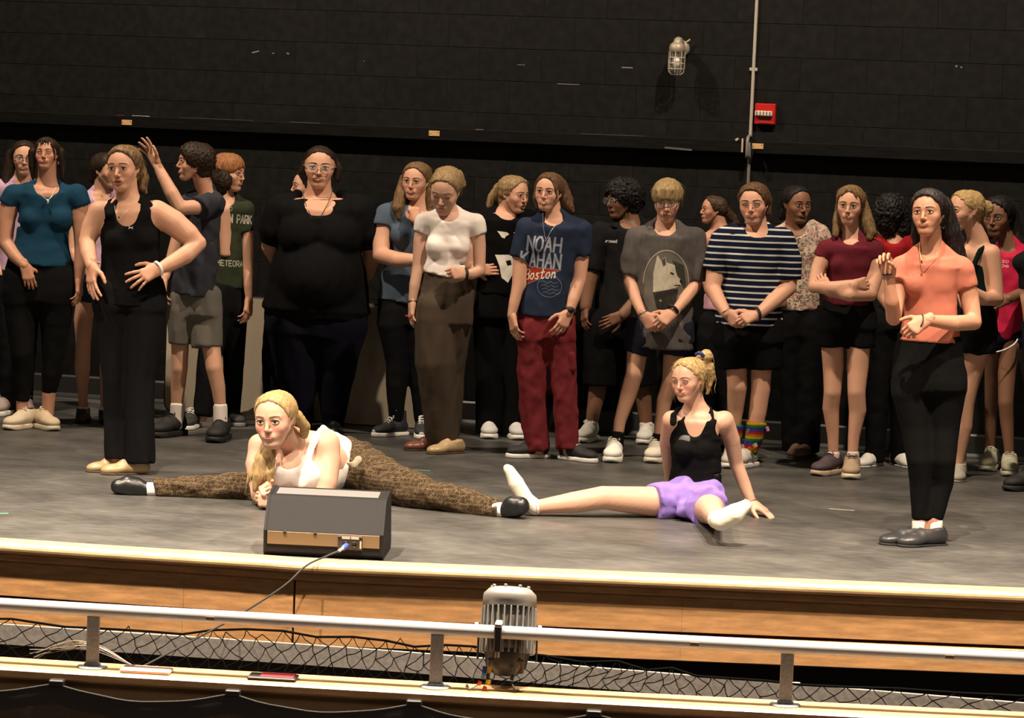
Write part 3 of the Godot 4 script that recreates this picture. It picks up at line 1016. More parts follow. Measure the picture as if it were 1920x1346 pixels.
# net slung across the pit
func build_net() -> void:
	var r := RandomNumberGenerator.new()
	r.seed = 12
	var line := curve2([Vector2(-2.6, 6.86), Vector2(-0.293, 6.63), Vector2(0.954, 6.50), Vector2(2.02, 6.45), Vector2(3.16, 6.41), Vector2(5.5, 6.32)], 40)
	var net := Shape.new()
	var n := 84
	var rows := 6
	var grid := []
	for i in n:
		var f := float(i) / (n - 1) * (line.size() - 1)
		var p: Vector2 = line[int(f)].lerp(line[mini(int(f) + 1, line.size() - 1)], f - int(f))
		var gather := 0.5 + 0.5 * sin(i * 0.23) * sin(i * 0.071 + 1.0)
		var col := []
		for j in rows:
			var e := float(j) / (rows - 1)
			var y := lerpf(-0.17 - 0.02 * sin(i * 0.13), -0.34 + 0.05 * gather, e) + r.randfn(0, 0.006)
			var o := lerpf(-0.02, 0.12, e) + r.randfn(0, 0.008)
			var x := p.x + (0.045 if j % 2 else 0.0) + r.randfn(0, 0.006) + 0.04 * sin(i * 0.41 + j) * gather
			col.append(Vector3(x, y, p.y + o))
		grid.append(col)
	for i in n - 1:
		for j in rows - 1:
			var a: Vector3 = grid[i][j]
			var nxt: Vector3 = grid[i + 1 if j % 2 else i][j + 1]
			var prv: Vector3 = grid[i if j % 2 else maxi(i - 1, 0)][j + 1]
			for b in [nxt, prv]:
				var m: Vector3 = (a + b) * 0.5 + Vector3(r.randfn(0, 0.003), -0.004, 0)
				net.tube([to4(a, 0.0024), to4(m, 0.002), to4(b, 0.0024)], Color.WHITE, 4)
	var head := []
	for i in range(0, n, 2):
		head.append(to4(grid[i][0], 0.005))
	net.tube(head, Color.WHITE, 6)
	net.col = PackedColorArray()
	var cord := mat(Color(0.003, 0.003, 0.003), 1.0)
	cord.metallic_specular = 0.1
	var t := thing("safety_net", "black knotted cord safety net slung across the orchestra pit", "net", Vector3.ZERO)
	part(t, "cords", net.mesh(cord))

# cloth skirt clipped to the pit wall, sagging between the clips
func build_drape() -> void:
	var front := shifted(rail, 0.115)
	var clips := [Vector3(-0.5, 0, 0)]
	var t := thing("pit_skirt", "dark grey cloth skirt with a black band hung in swags on the pit wall", "drape", Vector3(1.8, -0.6, 8.2))
	var xs := [-1.09, -0.53, 0.04, 0.61, 1.18, 1.76, 2.33, 2.91, 3.50, 4.08]
	var band := SurfaceTool.new()
	var cloth := SurfaceTool.new()
	var hem := Shape.new()
	for s in [band, cloth]:
		s.begin(Mesh.PRIMITIVE_TRIANGLES)
		s.set_smooth_group(0)
	var top := []
	for i in xs.size() - 1:
		for k in 14:
			var e := k / 14.0
			var x: float = lerpf(xs[i], xs[i + 1], e)
			var z := 0.0
			for j in front.size() - 1:
				if front[j].x <= x and front[j + 1].x >= x:
					z = lerpf(front[j].y, front[j + 1].y, (x - front[j].x) / (front[j + 1].x - front[j].x))
			var sag := 4.0 * e * (1.0 - e)
			top.append(Vector3(x - 1.8, 0.6 - 0.012 - 0.038 * pow(sag, 1.15), z - 8.2 + 0.02 * sag + 0.006 * sin(x * 31.0)))
	for i in top.size() - 1:
		var a: Vector3 = top[i]
		var b: Vector3 = top[i + 1]
		for j in 3:
			var u0 := j / 3.0
			var u1 := (j + 1) / 3.0
			quad(band, a + Vector3(0, -0.06 * u0, 0.004 * sin(u0 * 3.14)), b + Vector3(0, -0.06 * u0, 0.004 * sin(u0 * 3.14)), a + Vector3(0, -0.06 * u1, 0.004 * sin(u1 * 3.14)), b + Vector3(0, -0.06 * u1, 0.004 * sin(u1 * 3.14)))
		for j in 6:
			var v0 := j / 6.0
			var v1 := (j + 1) / 6.0
			var wa := 0.012 * sin(a.x * 17.0) + 0.006 * sin(a.x * 41.0)
			var wb := 0.012 * sin(b.x * 17.0) + 0.006 * sin(b.x * 41.0)
			quad(cloth, Vector3(a.x, a.y - 0.055 - 0.5 * v0, a.z - 0.006 + wa * v0), Vector3(b.x, b.y - 0.055 - 0.5 * v0, b.z - 0.006 + wb * v0), Vector3(a.x, a.y - 0.055 - 0.5 * v1, a.z - 0.006 + wa * v1), Vector3(b.x, b.y - 0.055 - 0.5 * v1, b.z - 0.006 + wb * v1))
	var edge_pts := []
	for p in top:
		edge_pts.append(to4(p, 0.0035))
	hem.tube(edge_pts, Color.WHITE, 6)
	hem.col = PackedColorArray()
	for s in [band, cloth]:
		s.generate_normals()
	var bm := mat(Color(0.014, 0.014, 0.015), 0.8)
	part(t, "band", band.commit(), bm)
	part(t, "highlight_hem", hem.mesh(surface(Color(0.06, 0.06, 0.06), 0.9, 0.08, 0.6, Vector3.ONE * 4.0, 0.0, false)))  # paler grey paints a highlight along the top edge
	part(t, "cloth", cloth.commit(), surface(Color(0.075, 0.060, 0.045), 0.95, 0.09, 0.4, Vector3.ONE * 3.0, 0.1, false))
	for i in range(0, xs.size() - 1):
		var p: Vector3 = top[mini(i * 14, top.size() - 1)]
		part(t, "clip", block(Vector3(0.05, 0.02, 0.03), 0.004), mat(Color(0.010, 0.010, 0.011), 0.5), Transform3D(Basis(Vector3.UP, 0.19), p + Vector3(0, 0.004, -0.004)))

func quad(s: SurfaceTool, a: Vector3, b: Vector3, c: Vector3, d: Vector3) -> void:
	for p in [a, b, c, b, d, c]:
		s.add_vertex(p)

# ---------------------------------------------------------------- things on stage and on the pit wall
func build_props() -> void:
	build_wedge()
	build_spotlight()
	build_small()
	build_lamps()

func build_wedge() -> void:
	var turn := deg_to_rad(-9.0)
	var t := thing("stage_monitor", "black wedge stage monitor speaker with a blue plug in its back", "speaker", Vector3(0.565, 0.0, 5.42), 0.20)
	var shell := surface(Color(0.019, 0.019, 0.0205), 0.6, 0.2, 0.3, Vector3.ONE * 6.0, 0.15, false)
	# side outline (z towards the house, y up): the back panel leans forward, the top slopes to the dancers
	var prof := [Vector2(-0.20, 0.0), Vector2(0.135, 0.0), Vector2(0.155, 0.02), Vector2(0.165, 0.11), Vector2(0.085, 0.235), Vector2(0.06, 0.248), Vector2(-0.10, 0.265), Vector2(-0.13, 0.262), Vector2(-0.215, 0.03)]
	var inner := extrude(mirrored(prof), 0.488)
	part(t, "cabinet", inner, shell, Transform3D(Basis(Vector3.UP, PI / 2), Vector3.ZERO))
	for s in [-1.0, 1.0]:
		part(t, "end_cheek", extrude(mirrored(inset(prof, -0.003)), 0.012), shell, Transform3D(Basis(Vector3.UP, PI / 2), Vector3(s * 0.250, 0.0, 0)))
	var back := part(t, "back_panel", block(Vector3(0.48, 0.056, 0.004), 0.001), surface(Color(0.20, 0.14, 0.075), 0.55, 0.08, 0.15, Vector3.ONE * 4.0, 0.0, false), Transform3D(Basis(Vector3.RIGHT, 0.11), Vector3(0, 0.080, 0.1635)))
	for x in [-0.165, -0.035]:
		part(back, "bolt", lathe([[0, 0.004], [0.004, 0.004], [0.007, 0.002], [0.007, 0], [0, 0]], 12), mat(Color(0.03, 0.025, 0.02), 0.4, 0.6), Transform3D(Basis(Vector3.RIGHT, PI / 2), Vector3(x, 0.025, 0.002)))
	var plate := part(back, "connector_plate", block(Vector3(0.105, 0.06, 0.004), 0.001), mat(Color(0.035, 0.03, 0.025), 0.4), Transform3D(Basis(), Vector3(0.115, -0.008, 0.003)))
	for x in [-0.018, 0.02]:
		part(plate, "printed_label", block(Vector3(0.034, 0.010, 0.001)), mat(Color(0.52, 0.44, 0.34), 0.7), Transform3D(Basis(), Vector3(x, 0.022, 0.0026)))
		part(plate, "socket", lathe([[0.013, 0.0], [0.014, 0.006], [0.009, 0.006], [0.008, 0.001], [0, 0.001]], 16), mat(Color(0.01, 0.01, 0.01), 0.4), Transform3D(Basis(Vector3.RIGHT, PI / 2), Vector3(x, -0.006, 0.002)))
	part(plate, "side_label", block(Vector3(0.007, 0.032, 0.001)), mat(Color(0.52, 0.44, 0.34), 0.7), Transform3D(Basis(), Vector3(0.045, -0.006, 0.0026)))
	for c in [[-0.046, 0.024], [0.046, 0.024]]:
		part(plate, "screw", lathe([[0, 0.003], [0.004, 0.002], [0.004, 0], [0, 0]], 10), mat(Color(0.03, 0.02, 0.02), 0.4, 0.6), Transform3D(Basis(Vector3.RIGHT, PI / 2), Vector3(c[0], c[1], 0.002)))
	part(t, "pale_top", block(Vector3(0.44, 0.001, 0.11)), mat(Color(0.13, 0.13, 0.132), 0.45), Transform3D(Basis(Vector3.RIGHT, 0.1065), Vector3(-0.005, 0.2575, -0.022)))  # thin sheet over the top face, paler than the cabinet
	# cable from the plug over the nosing into the pit
	var w := t.global_transform if t.is_inside_tree() else t.transform
	var plug := w * Vector3(0.097, 0.062, 0.185)
	var cb := thing("speaker_cable", "thin black cable running from the blue plug down into the pit", "cable", Vector3(plug.x, 0.0, plug.z))
	var o := Vector3(plug.x, 0, plug.z)
	part(cb, "plug", tube_mesh([Vector3(0, plug.y, -0.02), Vector3(0, plug.y - 0.006, 0.03)], 0.0115, 14), mat(Color(0.05, 0.09, 0.36), 0.4))
	part(cb, "strain_relief", tube_mesh([Vector3(0, plug.y - 0.006, 0.03), Vector3(-0.012, plug.y - 0.016, 0.055)], 0.0065, 10), mat(Color(0.45, 0.45, 0.5), 0.4, 0.4))
	part(cb, "cord", tube_mesh([Vector3(-0.012, plug.y - 0.016, 0.055), Vector3(-0.05, 0.028, 0.10), Vector3(-0.10, 0.0, 0.22), Vector3(-0.13, -0.06, 0.42), Vector3(-0.16, -0.11, 0.9), Vector3(-0.14, -0.115, 1.6), Vector3(-0.10, -0.10, 2.2), Vector3(-0.06, -0.06, 2.55), Vector3(-0.05, -0.3, 2.62)], 0.0042, 8), mat(Color(0.012, 0.012, 0.012), 0.6))

func mirrored(p: Array) -> Array:
	var out := []
	for q in p:
		out.append(Vector2(-q.x, q.y))
	return out

func inset(p: Array, by: float) -> Array:
	var r := Geometry2D.offset_polygon(PackedVector2Array(p), -by)
	return Array(r[0]) if r.size() else p

# LED par hung from the rail
func build_spotlight() -> void:
	var t := thing("stage_spotlight", "grey finned LED par light clamped to the pit rail", "stage light", Vector3(2.005, 0.026, 8.03), 0.19)
	var alu := mat(Color(0.26, 0.25, 0.235), 0.42, 0.35)
	var dark := mat(Color(0.018, 0.018, 0.02), 0.5)
	var tilt := Transform3D(Basis(Vector3.RIGHT, deg_to_rad(-16.0)), Vector3(0.015, 0.19, -0.11))
	var body := part(t, "core", lathe([[0, -0.08], [0.072, -0.08], [0.078, 0.0], [0.080, 0.095], [0, 0.095]], 32), mat(Color(0.10, 0.095, 0.09), 0.5, 0.3), tilt)
	part(body, "bezel", lathe([[0.0, 0.125], [0.060, 0.128], [0.070, 0.124], [0.086, 0.108], [0.088, 0.098], [0.088, 0.066], [0.084, 0.064], [0.078, 0.064]], 40), alu)
	for k in 26:
		var a := TAU * k / 26.0
		part(body, "fin", block(Vector3(0.005, 0.15, 0.016), 0.001), alu, Transform3D(Basis(Vector3.UP, -a + PI / 2), Vector3(cos(a) * 0.083, -0.012, sin(a) * 0.083)))
	for k in 8:
		var a := TAU * k / 8.0 + 0.2
		part(body, "stud", block(Vector3(0.010, 0.010, 0.010), 0.002), alu, Transform3D(Basis(Vector3.UP, -a), Vector3(cos(a) * 0.062, 0.130, sin(a) * 0.062)))
	for s in [-1.0, 1.0]:
		part(t, "yoke_knob", lathe([[0, 0.02], [0.010, 0.02], [0.012, 0.01], [0.006, 0.0], [0, 0.0]], 12), mat(Color(0.45, 0.43, 0.4), 0.4, 0.5), Transform3D(Basis(Vector3.BACK, -s * PI / 2), Vector3(s * 0.09 + 0.015, 0.19, -0.11)))
		part(t, "yoke_arm", block(Vector3(0.006, 0.12, 0.022), 0.002), dark, Transform3D(Basis(), Vector3(s * 0.096 + 0.015, 0.14, -0.105)))
	part(t, "base_housing", lathe([[0, -0.16], [0.035, -0.158], [0.066, -0.13], [0.074, -0.085], [0.074, -0.078], [0, -0.078]], 28), dark, tilt)
	part(t, "connector_panel", block(Vector3(0.12, 0.06, 0.01), 0.006), dark, Transform3D(Basis(Vector3.RIGHT, 0.5), Vector3(0.015, 0.075, -0.04)))
	var clamp := part(t, "clamp", block(Vector3(0.024, 0.085, 0.012), 0.003), dark, Transform3D(Basis(), Vector3(-0.01, 0.175, 0.03)))
	part(clamp, "clamp_hook", block(Vector3(0.024, 0.012, 0.07), 0.003), mat(Color(0.30, 0.29, 0.28), 0.4, 0.4), Transform3D(Basis(), Vector3(0, 0.045, -0.03)))
	part(clamp, "clamp_bolt", tube_mesh([Vector3(0, -0.04, 0.0), Vector3(0, -0.06, 0.0)], 0.008, 10), mat(Color(0.25, 0.2, 0.16), 0.4, 0.5))
	for q in [[-0.05, Color(0.02, 0.03, 0.30), 0.05], [-0.035, Color(0.55, 0.35, 0.02), 0.04], [0.045, Color(0.10, 0.14, 0.12), 0.05]]:
		part(t, "connector", tube_mesh([Vector3(q[0], 0.075, -0.01), Vector3(q[0] - 0.002, 0.055, 0.0)], 0.0075, 10), mat(q[1], 0.5))
		part(t, "plug_sleeve", tube_mesh([Vector3(q[0] - 0.002, 0.055, 0.0), Vector3(q[0] - 0.006, q[2] - 0.012, 0.006)], 0.0062, 10), mat(Color(0.10, 0.25, 0.45) if q[0] < -0.04 else Color(0.02, 0.02, 0.02), 0.5))
	for x in [[-0.062, 0.03], [-0.044, 0.014]]:
		part(t, "red_tape", tube_mesh([Vector3(x[0], x[1], 0.008), Vector3(x[0] - 0.006, x[1] - 0.012, 0.010)], 0.0065, 10), mat(Color(0.50, 0.03, 0.02), 0.5))
	part(t, "yellow_tape", tube_mesh([Vector3(-0.036, 0.036, 0.005), Vector3(-0.038, 0.022, 0.007)], 0.009, 10), mat(Color(0.55, 0.36, 0.02), 0.5))
	part(t, "data_cable", tube_mesh([Vector3(-0.068, 0.02, 0.01), Vector3(-0.095, 0.006, 0.02), Vector3(-0.11, 0.005, -0.04), Vector3(-0.12, -0.06, -0.12)], 0.0035, 8), mat(Color(0.20, 0.20, 0.21), 0.5))
	part(t, "power_cable", tube_mesh([Vector3(0.04, 0.03, 0.008), Vector3(0.05, 0.012, 0.02), Vector3(0.06, 0.004, 0.0), Vector3(0.06, -0.05, -0.12)], 0.0035, 8), mat(Color(0.02, 0.02, 0.02), 0.5))

func on_cap(x: float) -> Vector3:
	for j in rail.size() - 1:
		if rail[j].x <= x and rail[j + 1].x >= x:
			return Vector3(x, 0.0262, lerpf(rail[j].y, rail[j + 1].y, (x - rail[j].x) / (rail[j + 1].x - rail[j].x)))
	return Vector3.ZERO

func build_small() -> void:
	var a := thing("phone", "pale pink phone lying on the wooden pit cap", "phone", on_cap(0.87) + Vector3(0, 0, 0.03), 0.17)
	part(a, "case", block(Vector3(0.165, 0.013, 0.075), 0.004), mat(Color(0.62, 0.44, 0.40), 0.4), Transform3D(Basis(), Vector3(0, 0.0068, 0)))
	part(a, "camera_bump", block(Vector3(0.03, 0.003, 0.03), 0.001), mat(Color(0.4, 0.3, 0.28), 0.3), Transform3D(Basis(), Vector3(-0.06, 0.0145, -0.018)))
	var b := thing("phone", "dark phone with a red case lying on the wooden pit cap by the cable", "phone", on_cap(1.28) + Vector3(0, 0, 0.025), 0.17)
	part(b, "case", block(Vector3(0.16, 0.012, 0.078), 0.004), mat(Color(0.015, 0.012, 0.013), 0.4), Transform3D(Basis(), Vector3(0, 0.0064, 0)))
	part(b, "red_back", block(Vector3(0.11, 0.003, 0.066), 0.001), mat(Color(0.32, 0.02, 0.035), 0.4), Transform3D(Basis(), Vector3(0.016, 0.0135, 0)))
	# loose wires on the cap
	var r := RandomNumberGenerator.new()
	r.seed = 9
	var w := thing("wire_bundle", "bundle of thin loose wires behind a rail post on the pit cap", "wires", on_cap(0.6) + Vector3(0, 0, -0.05))
	for k in 9:
		var s := r.randf_range(-0.03, 0.03)
		part(w, "wire", tube_mesh([Vector3(-0.20 + s, -0.02 + r.randf() * 0.02, -0.12 + s), Vector3(-0.05 + s * 0.5, 0.03 + r.randf() * 0.03, -0.05), Vector3(0.06, 0.045 + r.randf() * 0.02, -0.03 + s), Vector3(0.20 + s, 0.004, -0.02 + s)], 0.0013, 6), mat(Color(0.30, 0.27, 0.20) if k % 2 else Color(0.10, 0.09, 0.08), 0.5))
	var br := thing("hinge_bracket", "pale metal bracket with two holes under the stage lip", "bracket", Vector3(2.63, -0.43, 5.56), 0.25)
	part(br, "plate", block(Vector3(0.052, 0.075, 0.006), 0.002), mat(Color(0.5, 0.48, 0.45), 0.4, 0.5), Transform3D(Basis(), Vector3(0, 0.0375, 0)))
	for y in [0.02, 0.055]:
		part(br, "hole", lathe([[0, 0.002], [0.009, 0.002], [0.010, 0.0], [0, 0.0]], 14), mat(Color(0.01, 0.01, 0.01), 0.8), Transform3D(Basis(Vector3.RIGHT, PI / 2), Vector3(0, y, 0.0025)))
	# tape on the floor
	for s in [[0.13, 2.45, 0.10, 0.016, 0.1, Color(0.10, 0.32, 0.13), "short green tape mark on the stage floor behind the split"], [-1.12, 5.06, 0.05, 0.02, 0.5, Color(0.08, 0.40, 0.16), "scrap of green tape on the stage floor near the nosing"], [2.46, 2.80, 0.13, 0.012, 0.02, Color(0.42, 0.42, 0.41), "white tape line on the stage floor beside the coral tee"], [3.05, 4.35, 0.14, 0.006, 0.5, Color(0.01, 0.01, 0.01), "dark seam of tape by the jazz shoes"]]:
		var o := thing("tape_mark", s[6], "tape", Vector3(s[0], 0.0, s[1]), s[4])
		part(o, "tape", block(Vector3(s[2], 0.0008, s[3])), mat(s[5], 0.7), Transform3D(Basis(), Vector3(0, 0.0006, 0)))

# the lamps themselves, out of the picture: cans pointing along their beams
func build_lamps() -> void:
	for i in FILL_PANELS.size():  # made-up glowing panels, added to soften the light from the house
		var l: Array = FILL_PANELS[i]
		var t := thing("added_fill_panel", ["added fill light panel over the house on the teal tee side", "added fill light panel over the middle of the house", "added fill light panel over the house on the coral tee side"][i], "ceiling light", Vector3(l[0], CEILING - 0.08, l[1]))
		part(t, "frame", block(Vector3(2.5, 0.06, 1.3), 0.01), mat(Color(0.5, 0.5, 0.5), 0.5), Transform3D(Basis(), Vector3(0, 0.04, 0)))
		var gl := StandardMaterial3D.new()
		gl.emission_enabled = true
		gl.emission = Color(1.0, 0.92, 0.82)
		gl.emission_energy_multiplier = 2.0
		part(t, "diffuser", block(Vector3(2.4, 0.01, 1.2)), gl, Transform3D(Basis(), Vector3(0, 0.005, 0)))
	var names := ["work light can hung over the stage by the red alarm side", "work light can hung over the stage by the raised hand side", "house ceiling spotlight aimed at the stage edge before the teal tee", "house ceiling spotlight aimed at the stage edge by the monitor", "house ceiling spotlight aimed at the stage edge by the purple shorts", "house ceiling spotlight aimed at the stage edge before the coral tee"]
	for i in LAMPS.size():
		var l: Array = LAMPS[i]
		var at := Vector3(l[0], l[1], l[2])
		var t := thing("downlight", names[i], "downlight", at)
		var b := Basis.looking_at(Vector3(l[5], 0, l[6]) - at, Vector3(1, 0, 0)) * Basis(Vector3.RIGHT, PI / 2)
		part(t, "can", lathe([[0.11, 0.03], [0.12, 0.03], [0.12, 0.26], [0.05, 0.30], [0, 0.30]], 24), mat(Color(0.03, 0.03, 0.03), 0.6), Transform3D(b, Vector3.ZERO))
		part(t, "hanger", tube_mesh([Vector3(0, 0.2, 0), Vector3(0, CEILING - l[1], 0)], 0.02, 10), mat(Color(0.03, 0.03, 0.03), 0.6))
		var gl := StandardMaterial3D.new()
		gl.albedo_color = Color(0.9, 0.85, 0.75)
		gl.emission_enabled = true
		gl.emission = Color(1.0, 0.91, 0.80)
		gl.emission_energy_multiplier = 3.0
		part(t, "lamp_glass", lathe([[0, 0.10], [0.105, 0.10], [0.105, 0.11], [0, 0.11]], 24), gl, Transform3D(b, Vector3.ZERO))
func cast() -> void:
	people.append({
		"label": "person in a teal blue cap-sleeve tee, black leggings and beige sneakers",
		"at": [-2.445, 0, 1.796],
		"face": 0,
		"skin": [0.46, 0.235, 0.15],
		"hairc": [0.02, 0.013, 0.009],
		"mouth": 1,
		"eyes": 1,
		"gaze": 0,
		"body": [
			[1, 0, 0.041, 1.418, -0.01, 0.058, 0.041, 1.501, -0.005, 0.052, 0.042, 1.584, 0, 0.052],
			[0.6, 4, 0.037, 1.454, 0, 0.055, 0.038, 1.42, 0, 0.113, 0.034, 1.387, 0, 0.149, 0.045, 1.268, 0, 0.15, 0.024, 1.18, 0, 0.139, 0.023, 1.105, 0, 0.142],
			[1, 0, -0.156, 1.359, 0, 0.039, 0.222, 1.368, 0, 0.039],
			[1, 0, 0.04, 1.418, -0.015, 0.041, -0.156, 1.359, 0, 0.034],
			[1, 0, 0.04, 1.418, -0.015, 0.041, 0.222, 1.368, 0, 0.034],
			[1, 0, -0.157, 1.372, 0, 0.055, -0.19, 1.227, 0, 0.052, -0.189, 1.087, 0.02, 0.041, -0.12, 1.014, 0.08, 0.038, -0.053, 0.963, 0.13, 0.028],
			[1, 0, 0.222, 1.382, 0, 0.055, 0.244, 1.245, 0, 0.049, 0.252, 1.083, 0, 0.038, 0.252, 0.964, 0.02, 0.035, 0.25, 0.887, 0.03, 0.026],
			[1, 0, -0.085, 0.879, 0.002, 0.071, -0.085, 0.809, 0.002, 0.077, -0.087, 0.636, 0.005, 0.066, -0.071, 0.443, 0.028, 0.05, -0.065, 0.322, 0.01, 0.045, -0.066, 0.158, 0.012, 0.029, -0.066, 0.06, 0.012, 0.028],
			[1, 0, 0.111, 0.886, -0.002, 0.073, 0.111, 0.816, -0.002, 0.079, 0.113, 0.643, -0.005, 0.066, 0.108, 0.454, -0.008, 0.05, 0.098, 0.327, -0.01, 0.043, 0.085, 0.206, -0.011, 0.036, 0.085, 0.06, -0.011, 0.028],
			[1, 0, -0.068, 0.196, 0.012, 0.032, -0.064, 0.054, 0.013, 0.029],
			[1, 0, 0.085, 0.238, -0.011, 0.032, 0.076, 0.088, -0.013, 0.029],
		],
		"wear": [
			{"n": "t_shirt", "c": [0.01, 0.042, 0.08], "t": [[0.62, 4, 0.037, 1.454, 0, 0.067, 0.038, 1.42, 0, 0.125, 0.034, 1.387, 0, 0.161, 0.045, 1.268, 0, 0.162, 0.024, 1.18, 0, 0.151, 0.023, 1.105, 0, 0.154, 0.016, 0.985, 0, 0.195], [1, 0, -0.156, 1.359, 0, 0.049, 0.222, 1.368, 0, 0.049], [1, 0, 0.039, 1.438, -0.015, 0.051, -0.156, 1.359, 0, 0.044], [1, 0, 0.039, 1.438, -0.015, 0.051, 0.222, 1.368, 0, 0.044], [1, 1, -0.15, 1.373, 0, 0.059, -0.186, 1.309, 0, 0.059], [1, 1, 0.219, 1.382, 0, 0.067, 0.249, 1.314, 0, 0.059], [1, 0, -0.026, 1.235, 0.043, 0.072], [1, 0, 0.13, 1.242, 0.043, 0.072]], "v": [[1, 0, 0.053, 1.438, 0.06, 0.075, 0.066, 1.449, 0.14, 0.076]], "rip": [9, 16, 9, 0.003]},
			{"n": "leggings", "c": [0.006, 0.006, 0.0065], "t": [[0.54, 4, 0.019, 0.998, 0, 0.192, 0.016, 0.891, 0, 0.211, 0.015, 0.797, 0, 0.208, 0.017, 0.75, 0, 0.205], [1, 1, -0.085, 0.879, 0.002, 0.098, -0.085, 0.809, 0.002, 0.107, -0.087, 0.636, 0.005, 0.091, -0.071, 0.443, 0.028, 0.069, -0.065, 0.322, 0.01, 0.063, -0.066, 0.158, 0.012, 0.041], [1, 1, 0.111, 0.886, -0.002, 0.101, 0.111, 0.816, -0.002, 0.11, 0.113, 0.643, -0.005, 0.091, 0.108, 0.454, -0.008, 0.069, 0.098, 0.327, -0.01, 0.06, 0.085, 0.206, -0.011, 0.041]], "v": [], "rip": [10, 8, 10, 0.003], "blend": 0.034},
		],
		"shoes": [["sneaker", -0.045, 0, 0.013, -28, 0, 0, 1, [0.55, 0.46, 0.33], [0.62, 0.55, 0.42], [0.7, 0.62, 0.5]], ["sneaker", 0.045, 0, -0.013, 35, 0, 0, 1, [0.5, 0.4, 0.27], [0.55, 0.48, 0.35], [0.6, 0.5, 0.38]]],
		"hands": [[-0.053, 0.966, 0.13, 0.057, -0.155, 0.02, -0.3, 0, -1, 0.92, 1, "relaxed"], [0.25, 0.89, 0.03, 0.01, -0.143, 0.02, -1, 0, -0.3, 0.92, 1, "relaxed"]],
		"extra": [{"n": "necklace", "c": [0.6, 0.58, 0.5], "tube": [[0.002, 1.424, 0.055, 0.0011], [0.037, 1.37, 0.1, 0.0011], [0.068, 1.353, 0.115, 0.0011], [0.089, 1.372, 0.1, 0.0011], [0.105, 1.428, 0.055, 0.0011]], "metal": 1}, {"n": "heart_pendant", "c": [0.85, 0.8, 0.72], "tube": [[0.065, 1.353, 0.12, 0.005], [0.072, 1.341, 0.12, 0.008], [0.069, 1.331, 0.12, 0.003]], "metal": 0.8}, {"n": "earring", "c": [0.7, 0.68, 0.6], "tube": [[0.107, 1.577, 0.02, 0.003], [0.111, 1.558, 0.02, 0.005]], "metal": 1}],
		"blush": 0.7,
		"head": [0.041, 1.614, 0.02, 0.833, -4, -8, 2, 1],
		"hair": {"wisps": 60, "bangs": [[1, 0, -0.05, 0.06, 0.075, 0.012, -0.062, 0, 0.06, 0.01, -0.066, -0.05, 0.045, 0.006], [1, 0, 0.05, 0.06, 0.075, 0.012, 0.064, 0, 0.06, 0.01, 0.068, -0.05, 0.045, 0.006], [1, 0, -0.018, 0.098, 0.078, 0.009, -0.024, 0.06, 0.094, 0.005, -0.028, 0.034, 0.098, 0.002], [1, 0, -0.006, 0.098, 0.08, 0.009, -0.008, 0.06, 0.096, 0.004, -0.009, 0.03, 0.1, 0.002], [1, 0, 0.006, 0.098, 0.08, 0.009, 0.008, 0.055, 0.097, 0.004, 0.009, 0.036, 0.1, 0.002], [1, 0, 0.02, 0.098, 0.077, 0.009, 0.028, 0.06, 0.092, 0.005, 0.034, 0.04, 0.094, 0.002]], "out": [[1, 0, -0.048, 1.623, -0.02, 0.028, -0.052, 1.545, -0.02, 0.022, -0.044, 1.467, -0.02, 0.009], [1, 0, 0.111, 1.63, -0.02, 0.028, 0.121, 1.552, -0.03, 0.022, 0.131, 1.475, -0.02, 0.009]]},
	})
